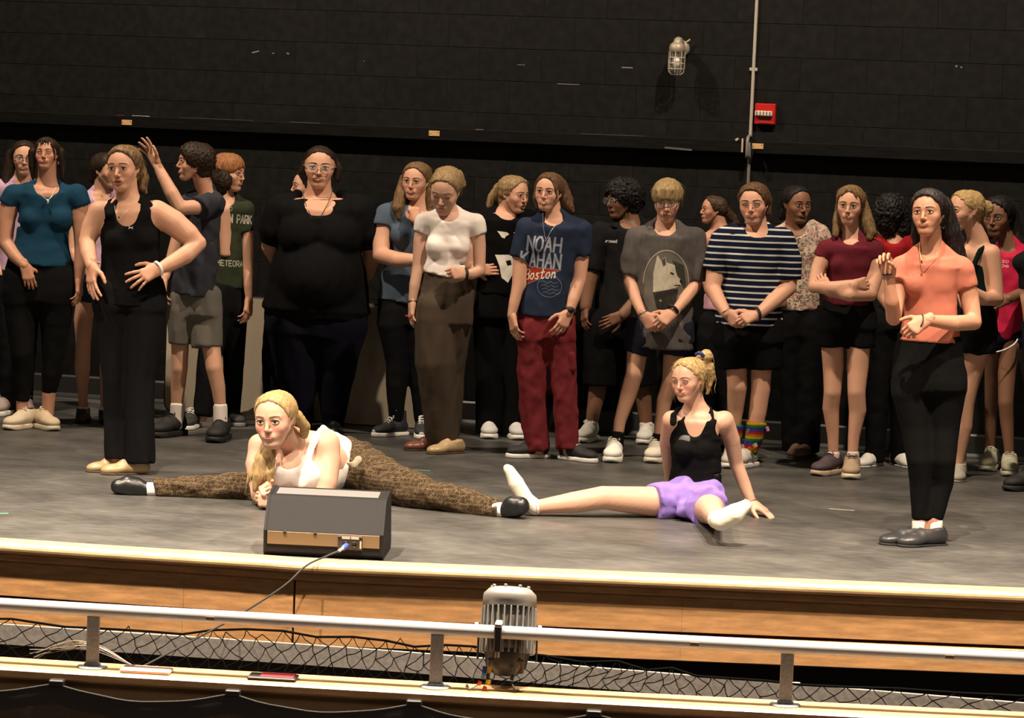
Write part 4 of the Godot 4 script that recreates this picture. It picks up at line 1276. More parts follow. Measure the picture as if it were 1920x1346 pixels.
	people.append({
		"label": "person with round dark glasses and long dark hair behind the teal tee, in lilac",
		"at": [-2.846, 0, 1.175],
		"face": 8,
		"skin": [0.57, 0.315, 0.215],
		"hairc": [0.02, 0.013, 0.009],
		"mouth": 0,
		"eyes": 0,
		"gaze": 0,
		"body": [
			[1, 0, 0.006, 1.408, -0.01, 0.058, 0.009, 1.477, -0.005, 0.052, 0.013, 1.547, 0, 0.052],
			[0.6, 4, -0.005, 1.462, 0, 0.028, -0.004, 1.428, 0, 0.062, -0.015, 1.394, 0, 0.083, -0.017, 1.237, 0, 0.097, -0.016, 1.074, 0, 0.087],
			[1, 0, -0.122, 1.376, 0, 0.039, 0.087, 1.385, 0, 0.039],
			[1, 0, 0.005, 1.408, -0.015, 0.041, -0.122, 1.376, 0, 0.034],
			[1, 0, 0.005, 1.408, -0.015, 0.041, 0.087, 1.385, 0, 0.034],
			[1, 0, -0.129, 1.389, 0, 0.045, -0.15, 1.166, 0, 0.039, -0.131, 0.938, 0, 0.03],
			[1, 0, 0.086, 1.398, 0, 0.045, 0.118, 1.177, 0, 0.039, 0.111, 0.948, 0, 0.03],
			[1, 0, -0.066, 0.814, 0.006, 0.061, -0.066, 0.744, 0.006, 0.066, -0.055, 0.384, 0.015, 0.045, -0.038, 0.029, 0.023, 0.029, -0.038, 0.06, 0.023, 0.028],
			[1, 0, 0.043, 0.818, -0.005, 0.061, 0.043, 0.748, -0.005, 0.066, 0.051, 0.386, -0.015, 0.045, 0.052, 0.028, -0.023, 0.029, 0.052, 0.06, -0.023, 0.028],
		],
		"wear": [
			{"n": "t_shirt", "c": [0.45, 0.3, 0.42], "t": [[0.62, 4, -0.005, 1.462, 0, 0.04, -0.004, 1.428, 0, 0.074, -0.015, 1.394, 0, 0.095, -0.017, 1.237, 0, 0.109, -0.016, 1.074, 0, 0.099, -0.015, 0.877, 0, 0.115], [1, 0, -0.122, 1.376, 0, 0.055, 0.087, 1.385, 0, 0.055], [1, 0, 0.004, 1.427, -0.015, 0.057, -0.122, 1.376, 0, 0.05], [1, 0, 0.004, 1.427, -0.015, 0.057, 0.087, 1.385, 0, 0.05], [1, 1, -0.126, 1.389, 0, 0.052, -0.152, 1.248, 0, 0.049], [1, 1, 0.086, 1.398, 0, 0.052, 0.116, 1.259, 0, 0.049]], "v": [[1, 0, 0.018, 1.429, 0.06, 0.053, 0.03, 1.427, 0.12, 0.056]]},
			{"n": "trousers", "c": [0.006, 0.006, 0.0065], "t": [[0.54, 4, -0.015, 0.894, 0, 0.115, -0.012, 0.779, 0, 0.128, -0.01, 0.722, 0, 0.128], [1, 1, -0.066, 0.814, 0.006, 0.085, -0.066, 0.744, 0.006, 0.092, -0.055, 0.384, 0.015, 0.062, -0.038, 0.029, 0.023, 0.046], [1, 1, 0.043, 0.818, -0.005, 0.085, 0.043, 0.748, -0.005, 0.092, 0.051, 0.386, -0.015, 0.062, 0.052, 0.028, -0.023, 0.046]], "v": [], "blend": 0.034},
		],
		"shoes": [["sneaker", -0.058, 0, 0.023, -15, 0, 0, 1, [0.3, 0.24, 0.22], [0.75, 0.73, 0.68], [0.3, 0.24, 0.22]], ["sneaker", 0.058, 0, -0.023, 10, 0, 0, 1, [0.3, 0.24, 0.22], [0.75, 0.73, 0.68], [0.3, 0.24, 0.22]]],
		"hands": [[-0.131, 0.938, 0, 0.014, -0.13, 0.02, 1, 0, 0, 0.92, 1, "relaxed"], [0.111, 0.948, 0, 0.007, -0.13, 0.02, -1, 0, 0, 0.92, 1, "relaxed"]],
		"extra": [],
		"glasses": [0.02, 0.015, 0.02],
		"head": [0.017, 1.577, 0.02, 0.912, 12, 2, 0, 1],
		"hair": {"wisps": 30, "out": [[1, 0, -0.064, 1.594, -0.01, 0.036, -0.079, 1.479, 0, 0.039, -0.086, 1.398, 0.02, 0.033, -0.079, 1.359, 0.02, 0.013], [1, 0, 0.076, 1.6, -0.03, 0.033, 0.092, 1.47, -0.03, 0.036, 0.09, 1.372, -0.02, 0.023]]},
	})
	people.append({
		"label": "person in a plain lilac top and denim shorts behind the black tank top",
		"at": [-2.294, 0, 1.244],
		"face": 40,
		"skin": [0.57, 0.315, 0.215],
		"hairc": [0.02, 0.013, 0.009],
		"mouth": 0,
		"eyes": 0,
		"gaze": 0,
		"body": [
			[1, 0, 0.01, 1.374, -0.01, 0.058, 0.012, 1.434, -0.001, 0.052, 0.013, 1.494, 0.009, 0.052],
			[0.6, 4, 0.007, 1.416, 0, 0.032, 0.008, 1.382, 0, 0.069, 0.006, 1.349, 0, 0.092, 0.003, 1.2, 0, 0.098, 0.004, 1.071, 0, 0.082],
			[1, 0, -0.091, 1.331, 0, 0.039, 0.109, 1.339, 0, 0.039],
			[1, 0, 0.009, 1.374, -0.015, 0.041, -0.091, 1.331, 0, 0.034],
			[1, 0, 0.009, 1.374, -0.015, 0.041, 0.109, 1.339, 0, 0.034],
			[1, 0, -0.101, 1.338, 0, 0.045, -0.143, 1.179, 0.03, 0.036, -0.15, 1.035, 0.06, 0.033, -0.089, 0.944, 0.14, 0.027],
			[1, 0, 0.109, 1.346, 0, 0.045, 0.14, 1.173, 0, 0.039, 0.133, 0.979, 0, 0.03],
			[1, 0, -0.066, 0.793, -0.001, 0.06, -0.084, 0.614, -0.001, 0.057, -0.077, 0.469, 0.018, 0.045, -0.082, 0.321, -0.003, 0.048, -0.075, 0.174, -0.003, 0.03, -0.068, 0.044, -0.004, 0.027],
			[1, 0, 0.073, 0.799, 0.001, 0.06, 0.076, 0.474, 0.002, 0.045, 0.068, 0.327, 0.003, 0.045, 0.065, 0.066, 0.004, 0.027],
		],
		"wear": [
			{"n": "top", "c": [0.5, 0.33, 0.45], "t": [[0.62, 4, 0.007, 1.416, 0, 0.044, 0.008, 1.382, 0, 0.081, 0.006, 1.349, 0, 0.104, 0.003, 1.2, 0, 0.11, 0.004, 1.071, 0, 0.094, 0.008, 0.925, 0, 0.12], [1, 0, -0.091, 1.331, 0, 0.055, 0.109, 1.339, 0, 0.055], [1, 0, 0.009, 1.394, -0.015, 0.057, -0.091, 1.331, 0, 0.05], [1, 0, 0.009, 1.394, -0.015, 0.057, 0.109, 1.339, 0, 0.05]], "v": [[1, 0, 0.017, 1.389, 0.06, 0.056, 0.045, 1.408, 0.14, 0.055]]},
			{"n": "denim_shorts", "c": [0.03, 0.035, 0.06], "t": [[0.54, 4, 0.008, 0.942, 0, 0.12, 0.011, 0.828, 0, 0.133, 0.011, 0.804, 0, 0.133], [1, 1, -0.057, 0.879, 0, 0.072, -0.057, 0.809, 0, 0.078, -0.067, 0.725, 0, 0.071], [1, 1, 0.073, 0.885, 0, 0.072, 0.073, 0.815, 0, 0.078, 0.082, 0.731, 0, 0.071]], "v": [], "blend": 0.034},
			{"n": "sock", "c": [0.78, 0.76, 0.72], "t": [[1, 2, -0.07, 0.086, -0.004, 0.036, -0.068, 0.021, -0.004, 0.036]], "v": [], "rip": [9, 9, 9, 0]},
			{"n": "sock", "c": [0.78, 0.76, 0.72], "t": [[1, 2, 0.065, 0.093, 0.004, 0.036, 0.066, 0.027, 0.004, 0.036]], "v": [], "rip": [9, 9, 9, 0]},
		],
		"shoes": [["slipper", -0.069, 0, -0.004, 8, 0, 0, 1, [0.02, 0.02, 0.02], [0.02, 0.02, 0.02], [0.02, 0.02, 0.02]], ["slipper", 0.069, 0, 0.004, 12, 0, 0, 1, [0.02, 0.02, 0.02], [0.02, 0.02, 0.02], [0.02, 0.02, 0.02]]],
		"hands": [[-0.089, 0.944, 0.14, 0.075, -0.034, 0.02, 0, 0, -1, 0.92, 1, "relaxed"], [0.133, 0.979, 0, 0.007, -0.128, 0.02, -1, 0, 0, 0.92, 1, "relaxed"]],
		"extra": [{"n": "earring", "c": [0.8, 0.75, 0.6], "tube": [[-0.005, 1.485, 0.1, 0.003], [-0.005, 1.475, 0.1, 0.005]], "metal": 1}],
		"head": [0.03, 1.524, 0.02, 0.914, 55, 0, 0, 1],
		"hair": {"out": [[1, 0, -0.054, 1.519, -0.1, 0.029, -0.064, 1.47, -0.13, 0.032]]},
	})
	people.append({
		"label": "person in a black tank top and flared black trousers with hands on hips",
		"at": [-1.195, 0, 3.399],
		"face": -10,
		"skin": [0.57, 0.315, 0.215],
		"hairc": [0.055, 0.03, 0.016],
		"mouth": 2,
		"eyes": 0,
		"gaze": 0,
		"body": [
			[1, 0, -0.035, 1.409, -0.01, 0.062, -0.043, 1.48, -0.005, 0.055, -0.05, 1.551, 0.001, 0.055],
			[0.6, 4, -0.031, 1.427, 0, 0.057, -0.03, 1.393, 0, 0.111, -0.027, 1.36, 0, 0.144, -0.018, 1.266, 0, 0.15, -0.017, 1.17, 0, 0.143, -0.013, 1.073, 0, 0.147, -0.01, 0.963, 0, 0.166],
			[1, 0, -0.186, 1.35, 0, 0.039, 0.111, 1.351, 0, 0.039],
			[1, 0, -0.036, 1.409, -0.015, 0.041, -0.186, 1.35, 0, 0.034],
			[1, 0, -0.036, 1.409, -0.015, 0.041, 0.111, 1.351, 0, 0.034],
			[1, 0, -0.181, 1.354, 0, 0.054, -0.215, 1.272, 0, 0.054, -0.237, 1.198, 0.02, 0.043, -0.219, 1.137, 0.07, 0.041, -0.193, 1.077, 0.12, 0.031],
			[1, 0, 0.117, 1.36, 0, 0.064, 0.204, 1.309, 0, 0.066, 0.28, 1.251, 0, 0.059, 0.337, 1.209, 0, 0.041, 0.28, 1.149, 0.06, 0.046, 0.205, 1.101, 0.11, 0.038, 0.158, 1.076, 0.14, 0.028],
			[1, 0, -0.096, 0.932, -0.004, 0.068, -0.096, 0.862, -0.004, 0.074, -0.089, 0.681, -0.014, 0.062, -0.079, 0.488, -0.004, 0.045, -0.073, 0.29, -0.034, 0.044, -0.055, 0.069, -0.013, 0.029, -0.055, 0.06, -0.013, 0.028],
			[1, 0, 0.071, 0.939, 0.004, 0.071, 0.071, 0.869, 0.004, 0.076, 0.067, 0.69, 0.013, 0.066, 0.06, 0.496, 0.023, 0.054, 0.064, 0.302, 0.033, 0.054, 0.073, 0.059, 0.043, 0.029, 0.073, 0.06, 0.043, 0.028],
			[1, 0, -0.066, 0.121, -0.042, 0.028, -0.061, 0.023, -0.043, 0.026],
			[1, 0, 0.072, 0.109, 0.043, 0.028, 0.074, 0.025, 0.043, 0.026],
		],
		"wear": [
			{"n": "tank_top", "c": [0.0054, 0.0054, 0.0058], "t": [[0.63, 4, -0.034, 1.426, 0, 0.05, -0.028, 1.396, 0, 0.094, -0.021, 1.366, 0, 0.144, -0.018, 1.266, 0, 0.161, -0.016, 1.17, 0, 0.153, -0.011, 1.073, 0, 0.157, -0.011, 0.963, 0, 0.176, -0.01, 0.885, 0, 0.186], [0.6, 0, -0.114, 1.347, 0.075, 0.019, -0.097, 1.391, 0.05, 0.017, -0.081, 1.421, 0.015, 0.015, -0.065, 1.437, -0.06, 0.014], [0.6, 0, 0.067, 1.349, 0.075, 0.022, 0.051, 1.392, 0.05, 0.018, 0.034, 1.423, 0.015, 0.015, 0.001, 1.44, -0.06, 0.014], [1, 0, -0.151, 1.312, 0.062, 0.011, -0.139, 1.368, 0.062, 0.008, -0.128, 1.409, 0.03, 0.007, -0.107, 1.43, -0.04, 0.007], [1, 0, 0.131, 1.335, 0.06, 0.01, 0.1, 1.394, 0.045, 0.008, 0.067, 1.425, 0.015, 0.007, 0.024, 1.441, -0.05, 0.007], [1, 0, -0.071, 1.216, 0.045, 0.067], [1, 0, 0.061, 1.222, 0.045, 0.067]], "v": [[1, 0, -0.031, 1.346, 0.12, 0.069, -0.027, 1.401, 0.1, 0.075], [1, 0, -0.21, 1.337, 0.06, 0.069, -0.235, 1.332, -0.1, 0.069], [1, 0, 0.175, 1.348, 0.06, 0.078, 0.154, 1.342, -0.1, 0.078]], "rip": [9, 14, 9, 0.0025], "blend": 0.018, "cell": 0.0072, "tex": "badge", "uv": [0.017, 1.279, 0, 0.033, 0.022]},
			{"n": "flared_trousers", "c": [0.0069, 0.0069, 0.0081], "t": [[0.54, 4, -0.011, 1.018, 0, 0.172, -0.011, 0.907, 0, 0.186, -0.011, 0.865, 0, 0.184], [1, 1, -0.096, 0.932, -0.004, 0.095, -0.096, 0.862, -0.004, 0.103, -0.089, 0.681, -0.014, 0.086, -0.079, 0.488, -0.004, 0.063, -0.073, 0.29, -0.034, 0.061, -0.055, 0.069, -0.013, 0.064], [1, 1, 0.071, 0.939, 0.004, 0.098, 0.071, 0.869, 0.004, 0.106, 0.067, 0.69, 0.013, 0.092, 0.06, 0.496, 0.023, 0.075, 0.064, 0.302, 0.033, 0.075, 0.073, 0.059, 0.043, 0.081]], "v": [], "rip": [16, 3, 16, 0.006], "seed": 9, "blend": 0.034},
		],
		"shoes": [["slipper", -0.051, 0, -0.043, -62, 0, 0, 0.95, [0.42, 0.3, 0.165], [0.1, 0.07, 0.04], [0.42, 0.3, 0.165]], ["slipper", 0.051, 0, 0.043, -68, 0, 0, 1, [0.42, 0.3, 0.165], [0.1, 0.07, 0.04], [0.42, 0.3, 0.165]]],
		"hands": [[-0.193, 1.083, 0.12, 0.006, -0.141, 0.03, 0.7, -0.2, -0.6, 1, 1, "spread"], [0.161, 1.079, 0.14, -0.141, -0.073, 0.03, 0.1, -0.3, -1, 1.02, -1, "spread"]],
		"extra": [{"n": "necklace", "c": [0.7, 0.6, 0.4], "tube": [[-0.093, 1.389, 0.06, 0.001], [-0.083, 1.354, 0.085, 0.001], [-0.063, 1.331, 0.1, 0.001], [-0.039, 1.346, 0.1, 0.001], [-0.015, 1.379, 0.085, 0.001]], "metal": 1}, {"n": "pendant", "c": [0.25, 0.27, 0.3], "tube": [[-0.063, 1.334, 0.105, 0.003], [-0.062, 1.326, 0.105, 0.005]], "metal": 1}, {"n": "wristband", "c": [0.78, 0.76, 0.72], "ring": [0.153, 1.079, 0.142, 0.047, 0.025, -0.03, 0.034, 0.0075], "metal": 0}],
		"worried": true,
		"blush": 0.35,
		"head": [-0.055, 1.581, 0.02, 1.016, -14, 2, 3, 1],
		"hair": {"wisps": 40, "tip": [0.27, 0.175, 0.085], "rip": [70, 20, 40, 0.003], "part": [[1, 0, 0, 0.135, 0.06, 0.006, 0, 0.14, -0, 0.006]], "out": [[1, 0, 0.013, 1.584, -0.06, 0.028, 0.037, 1.53, -0.06, 0.028, 0.034, 1.483, -0.05, 0.022, 0.053, 1.456, -0.04, 0.008], [1, 0, -0.024, 1.623, -0.08, 0.044, 0.011, 1.57, -0.08, 0.033]]},
	})
	people.append({
		"label": "person in a slate grey tee and grey shorts raising one hand",
		"at": [-1.453, 0, 1.696],
		"face": -40,
		"skin": [0.57, 0.315, 0.215],
		"hairc": [0.02, 0.013, 0.009],
		"mouth": 3,
		"eyes": 0,
		"gaze": 0,
		"body": [
			[1, 0, 0.01, 1.416, -0.01, 0.056, -0.015, 1.493, 0.012, 0.05, -0.039, 1.571, 0.034, 0.05],
			[0.6, 4, 0.001, 1.434, 0, 0.033, 0.002, 1.4, 0, 0.071, -0.006, 1.366, 0, 0.094, -0.004, 1.28, 0, 0.1, -0.015, 1.155, 0, 0.103, -0.046, 0.998, 0, 0.13],
			[1, 0, -0.099, 1.355, 0, 0.039, 0.062, 1.363, 0.05, 0.039],
			[1, 0, 0.009, 1.416, -0.015, 0.041, -0.099, 1.355, 0, 0.034],
			[1, 0, 0.009, 1.416, -0.015, 0.041, 0.062, 1.363, 0.05, 0.034],
			[1, 0, 0.06, 1.384, 0.1, 0.049, -0.019, 1.352, 0.2, 0.043, -0.109, 1.344, 0.26, 0.04, -0.16, 1.427, 0.26, 0.04, -0.214, 1.515, 0.24, 0.033, -0.256, 1.587, 0.22, 0.026],
			[1, 0, -0.115, 1.354, -0.08, 0.046, -0.159, 1.177, -0.1, 0.04, -0.196, 0.991, -0.02, 0.034, -0.223, 0.916, 0.04, 0.026],
			[1, 0, -0.122, 0.62, -0.02, 0.055, -0.118, 0.402, -0.014, 0.047, -0.127, 0.289, -0.041, 0.043, -0.133, 0.147, -0.05, 0.032, -0.134, 0.052, -0.053, 0.029],
			[1, 0, 0.05, 0.63, 0.02, 0.057, 0.094, 0.418, 0.073, 0.049, 0.119, 0.31, 0.07, 0.042, 0.139, 0.17, 0.069, 0.032, 0.146, 0.062, 0.073, 0.029],
		],
		"wear": [
			{"n": "t_shirt", "c": [0.032, 0.035, 0.045], "t": [[0.75, 4, 0.001, 1.434, 0, 0.045, 0.002, 1.4, 0, 0.083, -0.006, 1.366, 0, 0.106, -0.004, 1.28, 0, 0.112, -0.015, 1.155, 0, 0.115, -0.046, 0.998, 0, 0.142, -0.057, 0.843, 0, 0.151], [1, 0, -0.099, 1.355, 0, 0.055, 0.062, 1.363, 0.05, 0.055], [1, 0, 0.008, 1.436, -0.015, 0.057, -0.099, 1.355, 0, 0.05], [1, 0, 0.008, 1.436, -0.015, 0.057, 0.062, 1.363, 0.05, 0.05], [1, 1, 0.058, 1.383, 0.08, 0.064, 0.019, 1.365, 0.16, 0.07, -0.012, 1.34, 0.2, 0.078], [1, 1, -0.115, 1.36, -0.08, 0.052, -0.151, 1.224, -0.1, 0.052]], "v": [[1, 0, 0.011, 1.436, 0.06, 0.056, -0.007, 1.44, 0.12, 0.056]], "rip": [12, 7, 12, 0.012], "tex": "smudge", "uv": [-0.103, 1.291, 0, 0.137, 0.125]},
			{"n": "shorts", "c": [0.13, 0.12, 0.105], "t": [[0.54, 4, -0.054, 0.858, 0, 0.151, -0.044, 0.75, 0, 0.154, -0.041, 0.719, 0, 0.154], [1, 1, -0.117, 0.817, 0, 0.077, -0.117, 0.747, 0, 0.084, -0.117, 0.544, 0, 0.066], [1, 1, 0.032, 0.823, 0, 0.083, 0.032, 0.753, 0, 0.09, 0.045, 0.531, 0.03, 0.09]], "v": [], "rip": [12, 5, 12, 0.007], "blend": 0.034},
			{"n": "sock", "c": [0.72, 0.66, 0.6], "t": [[1, 2, -0.128, 0.198, -0.046, 0.042, -0.131, 0.068, -0.053, 0.041]], "v": [], "rip": [9, 9, 9, 0.001]},
			{"n": "sock", "c": [0.72, 0.66, 0.6], "t": [[1, 2, 0.134, 0.21, 0.066, 0.042, 0.142, 0.077, 0.073, 0.041]], "v": [], "rip": [9, 9, 9, 0.001]},
		],
		"shoes": [["sneaker", -0.144, 0, -0.053, -32, 0, 0, 1.12, [0.006, 0.006, 0.0065], [0.006, 0.006, 0.0065], [0.006, 0.006, 0.0065]], ["sneaker", 0.144, 0, 0.053, -8, 0, 0, 1.12, [0.006, 0.006, 0.0065], [0.006, 0.006, 0.0065], [0.006, 0.006, 0.0065]]],
		"hands": [[-0.253, 1.581, 0.22, -0.083, 0.143, -0.02, -0.5, 0, 0.5, 0.95, 1, "spread"], [-0.223, 0.916, 0.04, -0.001, -0.07, 0.02, 0.6, 0, -0.6, 0.92, -1, "relaxed"]],
		"extra": [],
		"head": [-0.058, 1.601, 0.04, 0.944, -72, -4, -4, 1],
		"hair": {"t": 0.018, "rip": [60, 60, 60, 0.01], "wisps": 120, "wl": 0.6, "open": [0, -0.036, 0.108, 0.092], "out": [[1, 0, 0.015, 1.527, -0.04, 0.053, 0.076, 1.499, -0.06, 0.072, 0.064, 1.467, -0.06, 0.062]]},
	})
	people.append({
		"label": "person with auburn bowl haircut in profile, dark olive band tee, black trousers",
		"at": [-1.6, 0, 1.052],
		"face": 55,
		"skin": [0.57, 0.315, 0.215],
		"hairc": [0.17, 0.065, 0.024],
		"mouth": 0,
		"eyes": 0,
		"gaze": 0,
		"body": [
			[1, 0, 0.043, 1.379, -0.01, 0.056, 0.036, 1.445, 0.001, 0.05, 0.029, 1.511, 0.013, 0.05],
			[0.6, 4, 0.052, 1.395, 0, 0.033, 0.053, 1.362, 0, 0.072, 0.062, 1.328, 0, 0.095, 0.066, 1.199, 0, 0.082, 0.073, 1.038, 0, 0.077],
			[1, 0, -0.031, 1.311, 0, 0.039, 0.153, 1.319, 0, 0.039],
			[1, 0, 0.043, 1.379, -0.015, 0.041, -0.031, 1.311, 0, 0.034],
			[1, 0, 0.043, 1.379, -0.015, 0.041, 0.153, 1.319, 0, 0.034],
			[1, 0, 0.152, 1.332, 0, 0.042, 0.174, 1.171, 0, 0.036, 0.183, 1.003, 0, 0.033, 0.192, 0.866, 0.02, 0.03, 0.2, 0.779, 0.03, 0.024],
			[1, 0, -0.037, 1.323, -0.05, 0.042, -0.054, 1.128, -0.05, 0.036, -0.051, 0.903, 0, 0.03],
			[1, 0, 0.001, 0.799, 0.038, 0.056, 0.001, 0.729, 0.038, 0.061, -0.02, 0.392, 0.095, 0.052, -0.046, 0.071, 0.143, 0.029, -0.046, 0.06, 0.143, 0.028],
			[1, 0, 0.1, 0.799, -0.037, 0.056, 0.1, 0.729, -0.037, 0.061, 0.105, 0.382, -0.094, 0.047, 0.092, 0.021, -0.143, 0.029, 0.092, 0.06, -0.143, 0.028],
		],
		"wear": [
			{"n": "t_shirt", "c": [0.03, 0.038, 0.022], "t": [[0.62, 4, 0.052, 1.395, 0, 0.045, 0.053, 1.362, 0, 0.084, 0.062, 1.328, 0, 0.107, 0.066, 1.199, 0, 0.094, 0.073, 1.038, 0, 0.089, 0.076, 0.843, 0, 0.093], [1, 0, -0.031, 1.311, 0, 0.055, 0.153, 1.319, 0, 0.055], [1, 0, 0.042, 1.399, -0.015, 0.057, -0.031, 1.311, 0, 0.05], [1, 0, 0.042, 1.399, -0.015, 0.057, 0.153, 1.319, 0, 0.05], [1, 1, 0.146, 1.332, 0, 0.051, 0.167, 1.184, 0, 0.044], [1, 1, -0.036, 1.323, -0.04, 0.051, -0.053, 1.193, -0.05, 0.045]], "v": [[1, 0, 0.054, 1.394, 0.06, 0.053, 0.08, 1.405, 0.1, 0.052]], "rip": [10, 7, 10, 0.007], "face": 12, "tex": "linkin", "uv": [0.073, 1.096, 0, 0.338, 0.52]},
			{"n": "trousers", "c": [0.006, 0.006, 0.0065], "t": [[0.54, 4, 0.076, 0.856, 0, 0.093, 0.078, 0.746, 0, 0.098, 0.077, 0.706, 0, 0.096], [1, 1, 0.001, 0.799, 0.038, 0.078, 0.001, 0.729, 0.038, 0.085, -0.02, 0.392, 0.095, 0.072, -0.046, 0.071, 0.143, 0.062], [1, 1, 0.1, 0.799, -0.037, 0.078, 0.1, 0.729, -0.037, 0.085, 0.105, 0.382, -0.094, 0.065, 0.092, 0.021, -0.143, 0.052]], "v": [], "rip": [14, 4, 14, 0.007], "blend": 0.034},
		],
		"shoes": [["canvas", -0.104, 0, 0.143, -12, 0, 0, 1, [0.02, 0.022, 0.02], [0.78, 0.76, 0.72], [0.78, 0.76, 0.72]], ["canvas", 0.104, 0, -0.143, 20, 0, 0, 1, [0.03, 0.03, 0.03], [0.2, 0.2, 0.2], [0.2, 0.2, 0.2]]],
		"hands": [[0.199, 0.785, 0.03, -0.007, -0.122, 0.02, -0.8, 0, -0.5, 0.92, 1, "relaxed"], [-0.051, 0.903, 0, 0.006, -0.128, 0.02, 1, 0, 0, 0.92, -1, "relaxed"]],
		"extra": [],
		"head": [0.048, 1.541, 0.02, 0.97, 68, 2, 0, 1],
		"hair": {"t": 0.013, "open": [0, -0.052, 0.112, 0.088], "rip": [80, 14, 80, 0.004], "tip": [0.36, 0.17, 0.07]},
	})
	people.append({
		"label": "person mostly hidden behind the black scoop-neck top, only face and one leg showing",
		"at": [-1.297, 0, 0.681],
		"face": -60,
		"skin": [0.57, 0.315, 0.215],
		"hairc": [0.02, 0.013, 0.009],
		"mouth": 0,
		"eyes": 0,
		"gaze": 0,
		"body": [
			[1, 0, 0.17, 1.335, -0.01, 0.056, 0.152, 1.387, -0.008, 0.05, 0.135, 1.439, -0.006, 0.05],
			[0.5, 4, 0.143, 1.408, 0, 0.03, 0.144, 1.374, 0, 0.065, 0.121, 1.339, 0, 0.087, 0.128, 1.142, 0, 0.077, 0.103, 0.911, 0, 0.104],
			[1, 0, 0.022, 1.332, 0, 0.039, 0.203, 1.339, 0, 0.039],
			[1, 0, 0.169, 1.334, -0.015, 0.041, 0.022, 1.332, 0, 0.034],
			[1, 0, 0.169, 1.334, -0.015, 0.041, 0.203, 1.339, 0, 0.034],
			[1, 0, 0.032, 1.336, 0, 0.043, 0.052, 1.139, 0, 0.037, 0.085, 0.943, 0, 0.03],
			[1, 0, 0.203, 1.343, 0, 0.043, 0.223, 1.146, 0, 0.037, 0.217, 0.948, 0, 0.03],
			[1, 0, -0.004, 0.779, 0.017, 0.075, -0.004, 0.709, 0.017, 0.081, -0.043, 0.444, 0.037, 0.057, -0.037, 0.05, 0.061, 0.029, -0.037, 0.06, 0.061, 0.028],
			[1, 0, 0.138, 0.783, -0.017, 0.066, 0.138, 0.713, -0.017, 0.071, 0.118, 0.378, -0.041, 0.053, 0.112, 0.026, -0.061, 0.029, 0.112, 0.06, -0.061, 0.028],
		],
		"wear": [
			{"n": "t_shirt", "c": [0.0077, 0.0077, 0.0085], "t": [[0.52, 4, 0.143, 1.408, 0, 0.042, 0.144, 1.374, 0, 0.077, 0.121, 1.339, 0, 0.099, 0.128, 1.142, 0, 0.089, 0.103, 0.911, 0, 0.116], [1, 0, 0.022, 1.332, 0, 0.055, 0.203, 1.339, 0, 0.055], [1, 0, 0.169, 1.354, -0.015, 0.057, 0.022, 1.332, 0, 0.05], [1, 0, 0.169, 1.354, -0.015, 0.057, 0.203, 1.339, 0, 0.05], [1, 1, 0.032, 1.336, 0, 0.049, 0.046, 1.205, 0, 0.046], [1, 1, 0.203, 1.343, 0, 0.049, 0.221, 1.212, 0, 0.046]], "v": [[1, 0, 0.168, 1.356, 0.06, 0.053, 0.151, 1.359, 0.1, 0.053]]},
			{"n": "trousers", "c": [0.0062, 0.0062, 0.0069], "t": [[0.54, 4, 0.102, 0.927, 0, 0.122, 0.078, 0.777, 0, 0.146, 0.077, 0.711, 0, 0.146], [1, 1, -0.004, 0.779, 0.017, 0.104, -0.004, 0.709, 0.017, 0.113, -0.043, 0.444, 0.037, 0.079, -0.037, 0.05, 0.061, 0.06], [1, 1, 0.138, 0.783, -0.017, 0.091, 0.138, 0.713, -0.017, 0.099, 0.118, 0.378, -0.041, 0.073, 0.112, 0.026, -0.061, 0.06]], "v": [], "blend": 0.034},
		],
		"shoes": [["sneaker", -0.097, 0, 0.061, -55, 0, 0, 1, [0.42, 0.38, 0.3], [0.75, 0.73, 0.68], [0.42, 0.38, 0.3]], ["sneaker", 0.097, 0, -0.061, -20, 0, 0, 1, [0.42, 0.38, 0.3], [0.75, 0.73, 0.68], [0.42, 0.38, 0.3]]],
		"hands": [],
		"extra": [],
		"head": [0.116, 1.469, 0, 0.862, -72, -2, 0, 1],
		"hair": {},
	})
